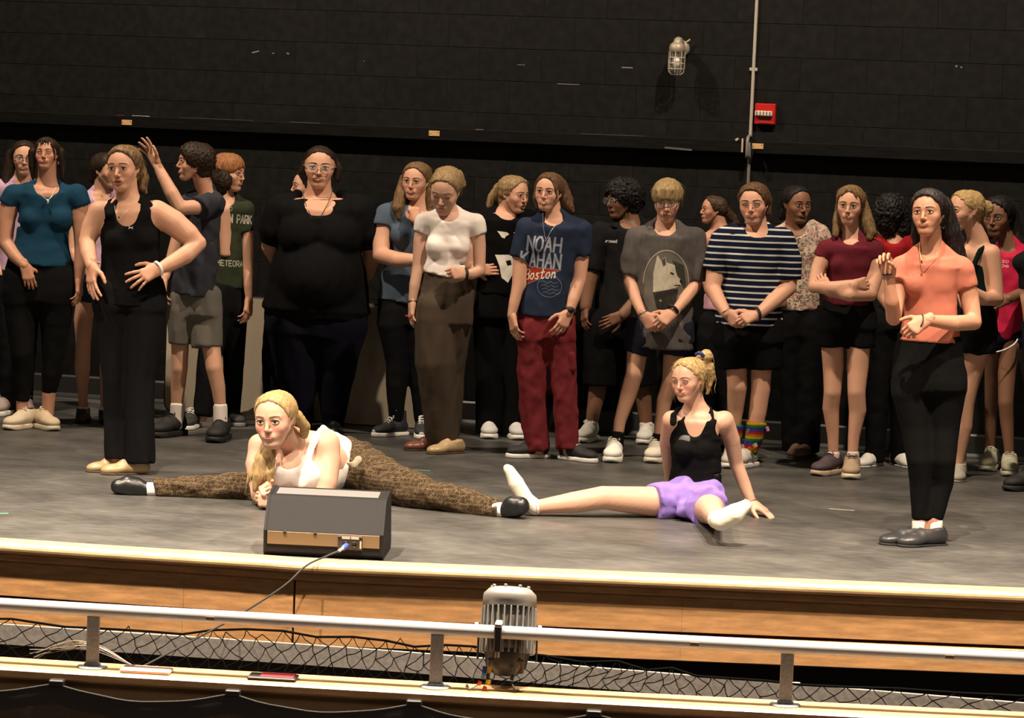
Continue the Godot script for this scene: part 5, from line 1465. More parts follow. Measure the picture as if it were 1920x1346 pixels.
	people.append({
		"label": "person in a loose black scoop-neck top and navy trousers with clear glasses",
		"at": [-0.942, 0, 0.988],
		"face": 2,
		"skin": [0.57, 0.315, 0.215],
		"hairc": [0.02, 0.013, 0.009],
		"mouth": 1,
		"eyes": 0,
		"gaze": 0,
		"body": [
			[1, 0, -0.049, 1.443, -0.01, 0.078, -0.049, 1.506, 0, 0.07, -0.049, 1.569, 0.01, 0.07],
			[0.7, 4, -0.026, 1.348, 0, 0.234, -0.028, 1.225, 0, 0.253, -0.034, 1.113, 0, 0.224, -0.039, 1, 0, 0.26, -0.035, 0.871, 0, 0.282, -0.034, 0.758, 0, 0.295],
			[1, 0, -0.253, 1.318, 0, 0.039, 0.193, 1.33, 0, 0.039],
			[1, 0, -0.05, 1.443, -0.015, 0.041, -0.253, 1.318, 0, 0.034],
			[1, 0, -0.05, 1.443, -0.015, 0.041, 0.193, 1.33, 0, 0.034],
			[1, 0, -0.253, 1.319, 0, 0.089, -0.298, 1.214, 0, 0.08, -0.332, 1.108, -0.06, 0.057, -0.269, 0.981, -0.2, 0.051],
			[1, 0, 0.193, 1.331, 0, 0.089, 0.262, 1.221, 0, 0.083, 0.288, 1.107, -0.06, 0.057, 0.249, 0.965, -0.16, 0.045, 0.188, 0.9, -0.24, 0.039],
			[1, 0, -0.155, 1.338, 0.07, 0.074, 0.082, 1.347, 0.07, 0.074],
			[1, 0, -0.165, 0.71, 0.001, 0.116, -0.165, 0.64, 0.001, 0.126, -0.146, 0.349, 0.002, 0.089, -0.103, 0.053, 0.003, 0.029, -0.103, 0.06, 0.003, 0.028],
			[1, 0, 0.095, 0.72, -0.001, 0.116, 0.095, 0.65, -0.001, 0.126, 0.093, 0.359, -0.002, 0.084, 0.085, 0.131, -0.003, 0.029, 0.085, 0.014, -0.003, 0.029, 0.085, 0.06, -0.003, 0.028],
		],
		"wear": [
			{"n": "scoop_neck_top", "c": [0.005, 0.005, 0.0054], "t": [[0.72, 4, -0.023, 1.348, 0, 0.261, -0.022, 1.226, 0, 0.278, -0.034, 1.113, 0, 0.248, -0.039, 1, 0, 0.284, -0.036, 0.871, 0, 0.305, -0.04, 0.748, 0, 0.326, -0.042, 0.703, 0, 0.303], [1, 0, -0.166, 1.318, 0.085, 0.087, 0.096, 1.329, 0.085, 0.087], [1, 0, -0.23, 1.307, 0, 0.071, 0.168, 1.317, 0, 0.071], [1, 0, -0.183, 1.425, 0, 0.036, -0.23, 1.352, 0.02, 0.071, -0.262, 1.312, 0, 0.078], [1, 0, 0.09, 1.436, 0, 0.036, 0.161, 1.369, 0.02, 0.071, 0.2, 1.331, 0, 0.078], [1, 1, -0.253, 1.319, 0, 0.116, -0.302, 1.214, -0.01, 0.103, -0.323, 1.132, -0.03, 0.078], [1, 1, 0.2, 1.331, 0, 0.116, 0.255, 1.221, -0.01, 0.107, 0.27, 1.127, -0.03, 0.081], [1, 0, -0.134, 1.192, 0.1, 0.142], [1, 0, 0.076, 1.195, 0.1, 0.142], [1, 0, -0.027, 0.938, 0.05, 0.259]], "v": [[1, 0, -0.09, 1.419, 0.19, 0.078, 0.027, 1.424, 0.19, 0.078], [1, 0, -0.068, 1.367, 0.215, 0.074, 0.012, 1.37, 0.215, 0.074], [1, 0, -0.095, 1.475, 0.12, 0.071, 0.017, 1.48, 0.12, 0.071]], "rip": [10, 5, 10, 0.007]},
			{"n": "trousers", "c": [0.0054, 0.0054, 0.0108], "t": [[0.64, 4, -0.036, 0.806, 0, 0.307, -0.041, 0.677, 0, 0.297, -0.05, 0.596, 0, 0.282], [1, 1, -0.165, 0.71, 0.001, 0.161, -0.165, 0.64, 0.001, 0.175, -0.146, 0.349, 0.002, 0.123, -0.103, 0.053, 0.003, 0.065], [1, 1, 0.095, 0.72, -0.001, 0.161, 0.095, 0.65, -0.001, 0.175, 0.093, 0.359, -0.002, 0.116, 0.085, 0.131, -0.003, 0.078, 0.085, 0.014, -0.003, 0.055]], "v": [], "rip": [12, 4, 12, 0.006], "blend": 0.034},
		],
		"shoes": [["slipper", -0.09, 0, 0.003, -10, 0, 0, 1, [0.006, 0.006, 0.0065], [0.006, 0.006, 0.0065], [0.006, 0.006, 0.0065]], ["slipper", 0.09, 0, -0.003, 5, 0, 0, 1, [0.006, 0.006, 0.0065], [0.006, 0.006, 0.0065], [0.006, 0.006, 0.0065]]],
		"hands": [],
		"extra": [{"n": "cord_necklace", "c": [0.03, 0.02, 0.015], "tube": [[-0.137, 1.448, 0.1, 0.0022], [-0.119, 1.385, 0.13, 0.0022], [-0.078, 1.309, 0.175, 0.0022], [-0.054, 1.262, 0.185, 0.0022], [-0.018, 1.314, 0.175, 0.0022], [0.026, 1.407, 0.13, 0.0022], [0.04, 1.48, 0.09, 0.0022]], "metal": 0}],
		"glasses": [0.55, 0.45, 0.35],
		"blush": 0.5,
		"head": [-0.048, 1.599, 0.03, 1.1, 3, 2, -1, 1.08],
		"hair": {"t": 0.007, "rip": [80, 16, 60, 0.004], "wisps": 100, "part": [[1, 0, 0, 0.132, 0.06, 0.006, 0, 0.138, 0, 0.006]], "out": [[1, 0, -0.137, 1.612, -0.03, 0.029, -0.152, 1.566, -0.03, 0.026, -0.136, 1.522, -0.02, 0.016], [1, 0, 0.035, 1.629, -0.04, 0.029, 0.059, 1.588, -0.04, 0.029, 0.055, 1.533, -0.03, 0.019]]},
	})
	people.append({
		"label": "person in a faded blue-grey tee with high-top canvas shoes, one arm folded",
		"at": [-0.405, 0, 0.873],
		"face": -15,
		"skin": [0.57, 0.315, 0.215],
		"hairc": [0.1, 0.057, 0.028],
		"mouth": 0,
		"eyes": 0,
		"gaze": 0,
		"body": [
			[1, 0, 0.009, 1.385, -0.01, 0.059, 0.002, 1.447, -0.005, 0.053, -0.006, 1.509, 0.001, 0.053],
			[0.6, 4, -0.011, 1.407, 0, 0.059, -0.01, 1.373, 0, 0.119, -0.027, 1.338, 0, 0.156, -0.013, 1.217, 0, 0.133, -0.021, 1.088, 0, 0.14, -0.048, 0.958, 0, 0.146],
			[1, 0, -0.187, 1.325, 0, 0.039, 0.127, 1.338, 0, 0.039],
			[1, 0, 0.009, 1.384, -0.015, 0.041, -0.187, 1.325, 0, 0.034],
			[1, 0, 0.009, 1.384, -0.015, 0.041, 0.127, 1.338, 0, 0.034],
			[1, 0, -0.194, 1.325, 0, 0.059, -0.207, 1.194, 0.03, 0.056, -0.207, 1.09, 0.08, 0.048, -0.102, 1.07, 0.18, 0.048, 0.016, 1.073, 0.2, 0.036],
			[1, 0, 0.133, 1.339, 0, 0.059, 0.152, 1.193, 0.03, 0.05, 0.126, 1.111, 0.1, 0.042, 0.06, 1.226, 0.17, 0.039, 0.013, 1.301, 0.18, 0.03],
			[1, 0, -0.118, 0.736, 0.005, 0.064, -0.118, 0.666, 0.005, 0.07, -0.087, 0.441, 0.008, 0.049, -0.088, 0.312, 0.01, 0.047, -0.08, 0.086, 0.014, 0.029, -0.08, 0.06, 0.014, 0.028],
			[1, 0, 0.023, 0.741, -0.004, 0.06, 0.023, 0.671, -0.004, 0.065, 0.046, 0.413, -0.009, 0.044, 0.053, 0.316, -0.01, 0.042, 0.071, 0.089, -0.014, 0.029, 0.071, 0.06, -0.014, 0.028],
		],
		"wear": [
			{"n": "t_shirt", "c": [0.07, 0.096, 0.135], "t": [[0.62, 4, -0.011, 1.407, 0, 0.071, -0.01, 1.373, 0, 0.131, -0.027, 1.338, 0, 0.168, -0.013, 1.217, 0, 0.145, -0.021, 1.088, 0, 0.152, -0.048, 0.958, 0, 0.158, -0.066, 0.813, 0, 0.161], [1, 0, -0.187, 1.325, 0, 0.055, 0.127, 1.338, 0, 0.055], [1, 0, 0.008, 1.404, -0.015, 0.057, -0.187, 1.325, 0, 0.05], [1, 0, 0.008, 1.404, -0.015, 0.057, 0.127, 1.338, 0, 0.05], [1, 1, -0.187, 1.325, 0, 0.072, -0.203, 1.255, 0.02, 0.072], [1, 1, 0.133, 1.339, 0, 0.069, 0.15, 1.256, 0.02, 0.066], [1, 0, -0.091, 1.216, 0.048, 0.068], [1, 0, 0.062, 1.222, 0.048, 0.068]], "v": [[1, 0, 0.011, 1.405, 0.06, 0.067, 0.003, 1.422, 0.12, 0.065]], "rip": [10, 8, 10, 0.006]},
			{"n": "leggings", "c": [0.005, 0.005, 0.0058], "t": [[0.54, 4, -0.065, 0.829, 0, 0.16, -0.059, 0.732, 0, 0.158, -0.059, 0.684, 0, 0.15], [1, 1, -0.118, 0.736, 0.005, 0.089, -0.118, 0.666, 0.005, 0.097, -0.087, 0.441, 0.008, 0.068, -0.088, 0.312, 0.01, 0.065, -0.08, 0.086, 0.014, 0.042], [1, 1, 0.023, 0.741, -0.004, 0.083, 0.023, 0.671, -0.004, 0.09, 0.046, 0.413, -0.009, 0.061, 0.053, 0.316, -0.01, 0.058, 0.071, 0.089, -0.014, 0.042]], "v": [], "rip": [12, 8, 12, 0.003], "blend": 0.034},
		],
		"shoes": [["hightop", -0.075, 0, 0.014, -48, 0, 0, 1, [0.016, 0.017, 0.022], [0.78, 0.76, 0.72], [0.78, 0.76, 0.72]], ["hightop", 0.075, 0, -0.014, 2, 0, 0, 1, [0.016, 0.017, 0.022], [0.78, 0.76, 0.72], [0.78, 0.76, 0.72]]],
		"hands": [[0.013, 1.301, 0.18, -0.029, 0.075, -0.01, -0.3, 0, -1, 0.92, 1, "fist"], [0.01, 1.073, 0.2, 0.111, 0.005, 0, 0, 0, -1, 0.92, -1, "relaxed"]],
		"extra": [],
		"blush": 0.6,
		"head": [-0.012, 1.539, 0.02, 0.977, -18, 2, -2, 1],
		"hair": {"wisps": 40, "open": [0, -0.024, 0.113, 0.11], "rip": [90, 8, 90, 0.005], "tip": [0.21, 0.13, 0.062], "out": [[1, 0, -0.087, 1.551, 0, 0.029, -0.101, 1.455, 0.04, 0.039, -0.116, 1.375, 0.07, 0.036, -0.107, 1.318, 0.08, 0.013], [1, 0, 0.056, 1.556, -0.03, 0.032, 0.077, 1.461, 0, 0.042, 0.075, 1.366, 0.03, 0.032]]},
	})
	people.append({
		"label": "person looking down in a fitted white cropped tee and brown wide-leg trousers",
		"at": [-0.002, 0, 1.54],
		"face": -10,
		"skin": [0.58, 0.345, 0.25],
		"hairc": [0.17, 0.11, 0.052],
		"mouth": 0,
		"eyes": 1,
		"gaze": 0,
		"body": [
			[1, 0, -0.02, 1.362, -0.01, 0.054, -0.029, 1.42, 0.01, 0.048, -0.038, 1.478, 0.031, 0.048],
			[0.6, 4, -0.021, 1.399, 0, 0.052, -0.02, 1.365, 0, 0.101, -0.019, 1.332, 0, 0.131, -0.023, 1.252, 0, 0.123, -0.025, 1.178, 0, 0.121, -0.029, 1.098, 0, 0.111, -0.042, 1.027, 0, 0.129],
			[1, 0, -0.156, 1.312, 0, 0.039, 0.129, 1.318, 0, 0.039],
			[1, 0, -0.02, 1.362, -0.015, 0.041, -0.156, 1.312, 0, 0.034],
			[1, 0, -0.02, 1.362, -0.015, 0.041, 0.129, 1.318, 0, 0.034],
			[1, 0, -0.165, 1.32, 0, 0.041, -0.182, 1.215, 0, 0.037, -0.186, 1.061, 0, 0.034, -0.202, 0.954, 0.02, 0.031, -0.211, 0.856, 0.03, 0.023],
			[1, 0, 0.141, 1.326, 0, 0.043, 0.161, 1.198, 0, 0.038, 0.167, 1.052, 0.02, 0.035, 0.124, 1.036, 0.1, 0.031, 0.088, 1.037, 0.14, 0.026],
			[1, 0, -0.088, 0.829, 0.019, 0.073, -0.088, 0.759, 0.019, 0.08, -0.063, 0.515, 0.024, 0.084, -0.033, 0.266, -0.01, 0.073, -0.002, -0.004, -0.05, 0.029, -0.002, 0.06, -0.05, 0.028],
			[1, 0, 0.034, 0.831, -0.029, 0.07, 0.034, 0.761, -0.029, 0.076, 0.025, 0.478, -0.093, 0.058, 0.022, 0.193, -0.137, 0.029, 0.014, 0.066, -0.15, 0.029, 0.014, 0.06, -0.15, 0.028],
			[1, 0, 0.02, 0.058, 0.05, 0.028, 0.035, -0.003, 0.05, 0.026],
		],
		"wear": [
			{"n": "t_shirt", "c": [0.8, 0.74, 0.7], "t": [[0.62, 4, -0.021, 1.399, 0, 0.057, -0.02, 1.365, 0, 0.106, -0.019, 1.332, 0, 0.136, -0.023, 1.252, 0, 0.128, -0.025, 1.178, 0, 0.126, -0.029, 1.098, 0, 0.116, -0.042, 1.027, 0, 0.134], [1, 0, -0.156, 1.312, 0, 0.05, 0.129, 1.318, 0, 0.05], [1, 0, -0.021, 1.382, -0.015, 0.052, -0.156, 1.312, 0, 0.045], [1, 0, -0.021, 1.382, -0.015, 0.052, 0.129, 1.318, 0, 0.045], [1, 1, -0.162, 1.32, 0, 0.052, -0.175, 1.258, 0, 0.049], [1, 1, 0.138, 1.326, 0, 0.052, 0.156, 1.259, 0, 0.049], [1, 0, -0.085, 1.183, 0.038, 0.062], [1, 0, 0.043, 1.189, 0.038, 0.062]], "v": [[1, 0, -0.019, 1.388, 0.06, 0.059, -0.03, 1.398, 0.11, 0.059]], "rip": [9, 22, 9, 0.0035]},
			{"n": "wide_leg_trousers", "c": [0.062, 0.046, 0.034], "t": [[0.54, 4, -0.036, 1.043, 0, 0.134, -0.024, 0.93, 0, 0.163, -0.028, 0.791, 0, 0.166, -0.029, 0.745, 0, 0.166], [1, 1, -0.088, 0.829, 0.019, 0.102, -0.088, 0.759, 0.019, 0.111, -0.063, 0.515, 0.024, 0.117, -0.033, 0.266, -0.01, 0.102, -0.002, -0.004, -0.05, 0.095], [1, 1, 0.034, 0.831, -0.029, 0.097, 0.034, 0.761, -0.029, 0.105, 0.025, 0.478, -0.093, 0.08, 0.022, 0.193, -0.137, 0.074, 0.014, 0.066, -0.15, 0.068]], "v": [], "rip": [15, 3, 15, 0.009], "seed": 4, "blend": 0.012},
		],
		"shoes": [["slipper", 0.057, 0, 0.05, -52, 0, 0, 1, [0.42, 0.3, 0.165], [0.08, 0.05, 0.03], [0.42, 0.3, 0.165]], ["slipper", -0.057, 0, -0.05, -70, 0, 0, 1, [0.16, 0.06, 0.035], [0.05, 0.03, 0.02], [0.16, 0.06, 0.035]]],
		"hands": [[-0.211, 0.86, 0.03, -0.005, -0.158, 0.03, 1, 0, -0.3, 0.95, -1, "relaxed"], [0.088, 1.037, 0.14, -0.078, 0.006, 0.06, 0, -0.3, -1, 0.95, -1, "fist"]],
		"extra": [{"n": "hair_tie", "c": [0.006, 0.006, 0.0065], "ring": [-0.211, 0.866, 0.03, 0, 1, 0, 0.026, 0.003], "metal": 0}, {"n": "red_bracelet", "c": [0.4, 0.03, 0.03], "ring": [-0.213, 0.78, 0.04, 0, 1, 0.1, 0.032, 0.003], "metal": 0}, {"n": "watch", "c": [0.006, 0.006, 0.0065], "ring": [0.091, 1.037, 0.14, 1, 0, -0.4, 0.029, 0.008], "metal": 0}],
		"blush": 0.4,
		"head": [-0.042, 1.508, 0.05, 1.113, -14, 24, -4, 0.94],
		"hair": {"t": 0.006, "rip": [70, 50, 25, 0.004], "wisps": 40, "tip": [0.33, 0.235, 0.125], "out": [[1, 0, 0.019, 1.589, -0.05, 0.037, 0.039, 1.544, -0.06, 0.031]]},
	})
	people.append({
		"label": "blond person turned aside talking, black tee with a white face print, black trousers",
		"at": [0.097, 0, 0.582],
		"face": 35,
		"skin": [0.57, 0.315, 0.215],
		"hairc": [0.17, 0.11, 0.052],
		"mouth": 2,
		"eyes": 0,
		"gaze": 0,
		"body": [
			[1, 0, -0.022, 1.37, -0.01, 0.063, -0.013, 1.41, 0.004, 0.056, -0.003, 1.45, 0.017, 0.056],
			[0.7, 4, -0.027, 1.392, 0, 0.054, -0.025, 1.358, 0, 0.11, -0.027, 1.324, 0, 0.145, -0.032, 1.201, 0, 0.148, -0.035, 1.039, 0, 0.145],
			[1, 0, -0.166, 1.312, 0, 0.039, 0.109, 1.317, 0, 0.039],
			[1, 0, -0.022, 1.37, -0.015, 0.041, -0.166, 1.312, 0, 0.034],
			[1, 0, -0.022, 1.37, -0.015, 0.041, 0.109, 1.317, 0, 0.034],
			[1, 0, -0.172, 1.312, 0, 0.06, -0.216, 1.177, 0, 0.054, -0.241, 1.016, 0.04, 0.045, -0.191, 1.012, 0.12, 0.036],
			[1, 0, 0.109, 1.324, 0, 0.06, 0.148, 1.176, 0, 0.051, 0.162, 0.998, 0, 0.042, 0.155, 0.853, 0.02, 0.03],
			[1, 0, -0.113, 0.78, 0, 0.06, -0.113, 0.71, 0, 0.066, -0.093, 0.385, 0.001, 0.056, -0.082, 0.018, 0.001, 0.029, -0.082, 0.06, 0.001, 0.028],
			[1, 0, 0.043, 0.787, 0, 0.06, 0.043, 0.717, 0, 0.066, 0.057, 0.391, -0.001, 0.056, 0.075, 0.018, -0.001, 0.029, 0.075, 0.06, -0.001, 0.028],
		],
		"wear": [
			{"n": "t_shirt", "c": [0.0038, 0.0038, 0.0042], "t": [[0.72, 4, -0.027, 1.392, 0, 0.066, -0.025, 1.358, 0, 0.122, -0.027, 1.324, 0, 0.157, -0.032, 1.201, 0, 0.16, -0.035, 1.039, 0, 0.157, -0.041, 0.876, 0, 0.157], [1, 0, -0.166, 1.312, 0, 0.055, 0.109, 1.317, 0, 0.055], [1, 0, -0.023, 1.389, -0.015, 0.057, -0.166, 1.312, 0, 0.05], [1, 0, -0.023, 1.389, -0.015, 0.057, 0.109, 1.317, 0, 0.05], [1, 1, -0.166, 1.312, 0, 0.073, -0.2, 1.195, 0.02, 0.07], [1, 1, 0.109, 1.324, 0, 0.073, 0.147, 1.192, 0, 0.067], [1, 0, -0.096, 1.2, 0.038, 0.069], [1, 0, 0.049, 1.206, 0.038, 0.069]], "v": [[1, 0, -0.023, 1.391, 0.06, 0.071, -0.004, 1.403, 0.12, 0.072]], "rip": [10, 7, 10, 0.006], "tex": "face", "uv": [-0.012, 1.111, 0, 0.339, 0.372]},
			{"n": "trousers", "c": [0.0035, 0.0035, 0.0038], "t": [[0.64, 4, -0.042, 0.892, 0, 0.157, -0.037, 0.778, 0, 0.163, -0.036, 0.73, 0, 0.161], [1, 1, -0.113, 0.78, 0, 0.084, -0.113, 0.71, 0, 0.091, -0.093, 0.385, 0.001, 0.078, -0.082, 0.018, 0.001, 0.075], [1, 1, 0.043, 0.787, 0, 0.084, 0.043, 0.717, 0, 0.091, 0.057, 0.391, -0.001, 0.078, 0.075, 0.018, -0.001, 0.072]], "v": [], "rip": [15, 3, 15, 0.005], "blend": 0.034},
		],
		"shoes": [["sneaker", -0.077, 0, 0.001, 0, 0, 0, 1, [0.5, 0.5, 0.48], [0.75, 0.73, 0.68], [0.5, 0.5, 0.48]], ["sneaker", 0.077, 0, -0.001, 10, 0, 0, 1, [0.5, 0.5, 0.48], [0.75, 0.73, 0.68], [0.5, 0.5, 0.48]]],
		"hands": [[-0.194, 1.015, 0.12, 0.09, 0.011, 0.02, 0, 0, -1, 0.92, -1, "relaxed"], [0.154, 0.859, 0.02, -0.001, -0.135, 0.02, -1, 0, -0.2, 0.92, 1, "relaxed"]],
		"extra": [],
		"blush": 0.7,
		"head": [0.012, 1.48, 0.03, 0.959, 50, 4, 0, 1],
		"hair": {"wisps": 70, "tip": [0.36, 0.25, 0.12], "rip": [50, 30, 50, 0.006], "out": [[1, 0, -0.067, 1.506, -0.05, 0.042, -0.104, 1.45, -0.06, 0.039, -0.128, 1.403, -0.05, 0.023]]},
	})
	people.append({
		"label": "smiling person in a navy lettered band tee and burgundy cargo trousers",
		"at": [0.643, 0, 1.51],
		"face": -12,
		"skin": [0.57, 0.315, 0.215],
		"hairc": [0.055, 0.03, 0.016],
		"mouth": 3,
		"eyes": 0,
		"gaze": 0,
		"body": [
			[1, 0, -0.055, 1.369, -0.01, 0.056, -0.067, 1.431, -0.004, 0.05, -0.079, 1.493, 0.001, 0.05],
			[0.6, 4, -0.054, 1.391, 0, 0.054, -0.053, 1.357, 0, 0.112, -0.05, 1.324, 0, 0.148, -0.055, 1.22, 0, 0.133, -0.066, 1.098, 0, 0.125, -0.079, 0.961, 0, 0.128],
			[1, 0, -0.198, 1.304, 0, 0.039, 0.099, 1.316, 0, 0.039],
			[1, 0, -0.055, 1.369, -0.015, 0.041, -0.198, 1.304, 0, 0.034],
			[1, 0, -0.055, 1.369, -0.015, 0.041, 0.099, 1.316, 0, 0.034],
			[1, 0, -0.21, 1.311, 0, 0.045, -0.234, 1.152, 0, 0.042, -0.24, 0.986, 0.02, 0.037, -0.26, 0.88, 0.04, 0.031, -0.272, 0.813, 0.05, 0.025],
			[1, 0, 0.105, 1.318, 0, 0.048, 0.115, 1.166, 0, 0.042, 0.108, 1.03, 0.02, 0.037, 0.075, 0.919, 0.07, 0.034, 0.054, 0.842, 0.1, 0.025],
			[1, 0, -0.148, 0.753, -0.007, 0.057, -0.148, 0.683, -0.007, 0.062, -0.14, 0.484, -0.013, 0.059, -0.125, 0.269, -0.019, 0.055, -0.088, 0.039, -0.004, 0.029, -0.088, 0.06, -0.004, 0.028],
			[1, 0, 0.016, 0.761, 0.007, 0.057, 0.016, 0.691, 0.007, 0.062, 0.037, 0.493, 0.013, 0.055, 0.058, 0.28, 0.019, 0.05, 0.079, 0.067, 0.024, 0.029, 0.079, 0.06, 0.024, 0.028],
			[1, 0, -0.089, 0.086, -0.024, 0.028, -0.087, 0.024, -0.024, 0.028],
			[1, 0, 0.078, 0.098, 0.024, 0.028, 0.086, 0.037, 0.024, 0.028],
		],
		"wear": [
			{"n": "t_shirt", "c": [0.02, 0.029, 0.056], "t": [[0.62, 4, -0.054, 1.391, 0, 0.068, -0.053, 1.357, 0, 0.126, -0.05, 1.324, 0, 0.162, -0.055, 1.22, 0, 0.147, -0.066, 1.098, 0, 0.139, -0.079, 0.961, 0, 0.142, -0.093, 0.817, 0, 0.15], [1, 0, -0.198, 1.304, 0, 0.055, 0.099, 1.316, 0, 0.055], [1, 0, -0.056, 1.388, -0.015, 0.057, -0.198, 1.304, 0, 0.05], [1, 0, -0.056, 1.388, -0.015, 0.057, 0.099, 1.316, 0, 0.05], [1, 1, -0.204, 1.311, 0, 0.063, -0.225, 1.219, 0, 0.06, -0.243, 1.14, 0, 0.06], [1, 1, 0.105, 1.318, 0, 0.06, 0.111, 1.242, 0, 0.06, 0.112, 1.166, 0, 0.057], [1, 0, -0.128, 1.225, 0.033, 0.054], [1, 0, 0.005, 1.23, 0.033, 0.054]], "v": [[1, 0, -0.057, 1.389, 0.06, 0.058, -0.073, 1.402, 0.11, 0.058]], "rip": [11, 7, 11, 0.007], "tex": "band", "uv": [-0.079, 1.083, 0, 0.379, 0.428]},
			{"n": "cargo_trousers", "c": [0.15, 0.022, 0.026], "t": [[0.54, 4, -0.077, 0.839, 0, 0.154, -0.071, 0.732, 0, 0.162, -0.069, 0.694, 0, 0.163], [1, 1, -0.148, 0.753, -0.007, 0.079, -0.148, 0.683, -0.007, 0.086, -0.14, 0.484, -0.013, 0.082, -0.125, 0.269, -0.019, 0.076, -0.088, 0.039, -0.004, 0.067], [1, 1, 0.016, 0.761, 0.007, 0.079, 0.016, 0.691, 0.007, 0.086, 0.037, 0.493, 0.013, 0.076, 0.058, 0.28, 0.019, 0.07, 0.079, 0.067, 0.024, 0.067]], "v": [], "rip": [13, 8, 13, 0.011], "seed": 7, "blend": 0.034},
			{"n": "cargo_pocket", "c": [0.15, 0.022, 0.026], "t": [[0.8, 0, 0.074, 0.597, 0.06, 0.031, 0.08, 0.53, 0.06, 0.031]], "v": [], "rip": [13, 8, 13, 0.003]},
		],
		"shoes": [["canvas", -0.098, 0, -0.024, -68, 0, 0, 1, [0.012, 0.012, 0.013], [0.78, 0.76, 0.72], [0.78, 0.76, 0.72]], ["canvas", 0.098, 0, 0.024, 52, 0, 0, 1, [0.012, 0.012, 0.013], [0.78, 0.76, 0.72], [0.78, 0.76, 0.72]]],
		"hands": [[-0.269, 0.819, 0.05, 0.023, -0.112, 0.03, 0.8, 0, -0.5, 0.92, -1, "relaxed"], [0.053, 0.848, 0.1, -0.059, -0.121, 0.04, -0.3, 0, -1, 0.92, -1, "relaxed"]],
		"extra": [{"n": "watch_band", "c": [0.3, 0.29, 0.27], "ring": [0.059, 0.866, 0.095, -0.35, -1, 0.4, 0.031, 0.006], "metal": 1}, {"n": "watch_dial", "c": [0.012, 0.012, 0.012], "tube": [[0.061, 0.865, 0.128, 0.019], [0.064, 0.865, 0.134, 0.019]], "metal": 0}, {"n": "pendant_necklace", "c": [0.55, 0.53, 0.5], "tube": [[-0.118, 1.402, 0.08, 0.0013], [-0.112, 1.328, 0.105, 0.0013], [-0.094, 1.26, 0.125, 0.0013], [-0.066, 1.309, 0.115, 0.0013], [-0.026, 1.361, 0.09, 0.0013]], "metal": 1}, {"n": "pendant", "c": [0.5, 0.48, 0.45], "tube": [[-0.094, 1.257, 0.13, 0.006], [-0.094, 1.245, 0.13, 0.006]], "metal": 1}],
		"blush": 0.3,
		"head": [-0.086, 1.523, 0.02, 0.937, -20, 0, -3, 1],
		"hair": {"wisps": 60, "rip": [85, 9, 85, 0.005], "tip": [0.16, 0.09, 0.05], "open": [0, -0.024, 0.113, 0.11], "out": [[1, 0, -0.148, 1.565, 0, 0.021, -0.157, 1.483, 0.02, 0.021, -0.149, 1.435, 0.02, 0.012], [1, 0, -0.021, 1.57, -0.03, 0.034, 0.007, 1.495, -0.02, 0.04, 0.033, 1.442, 0, 0.027, 0.052, 1.419, 0.01, 0.012]], "bangs": [[1, 0, 0.03, 0.09, 0.07, 0.012, 0.058, 0.03, 0.065, 0.012, 0.064, -0.03, 0.05, 0.01]]},
	})
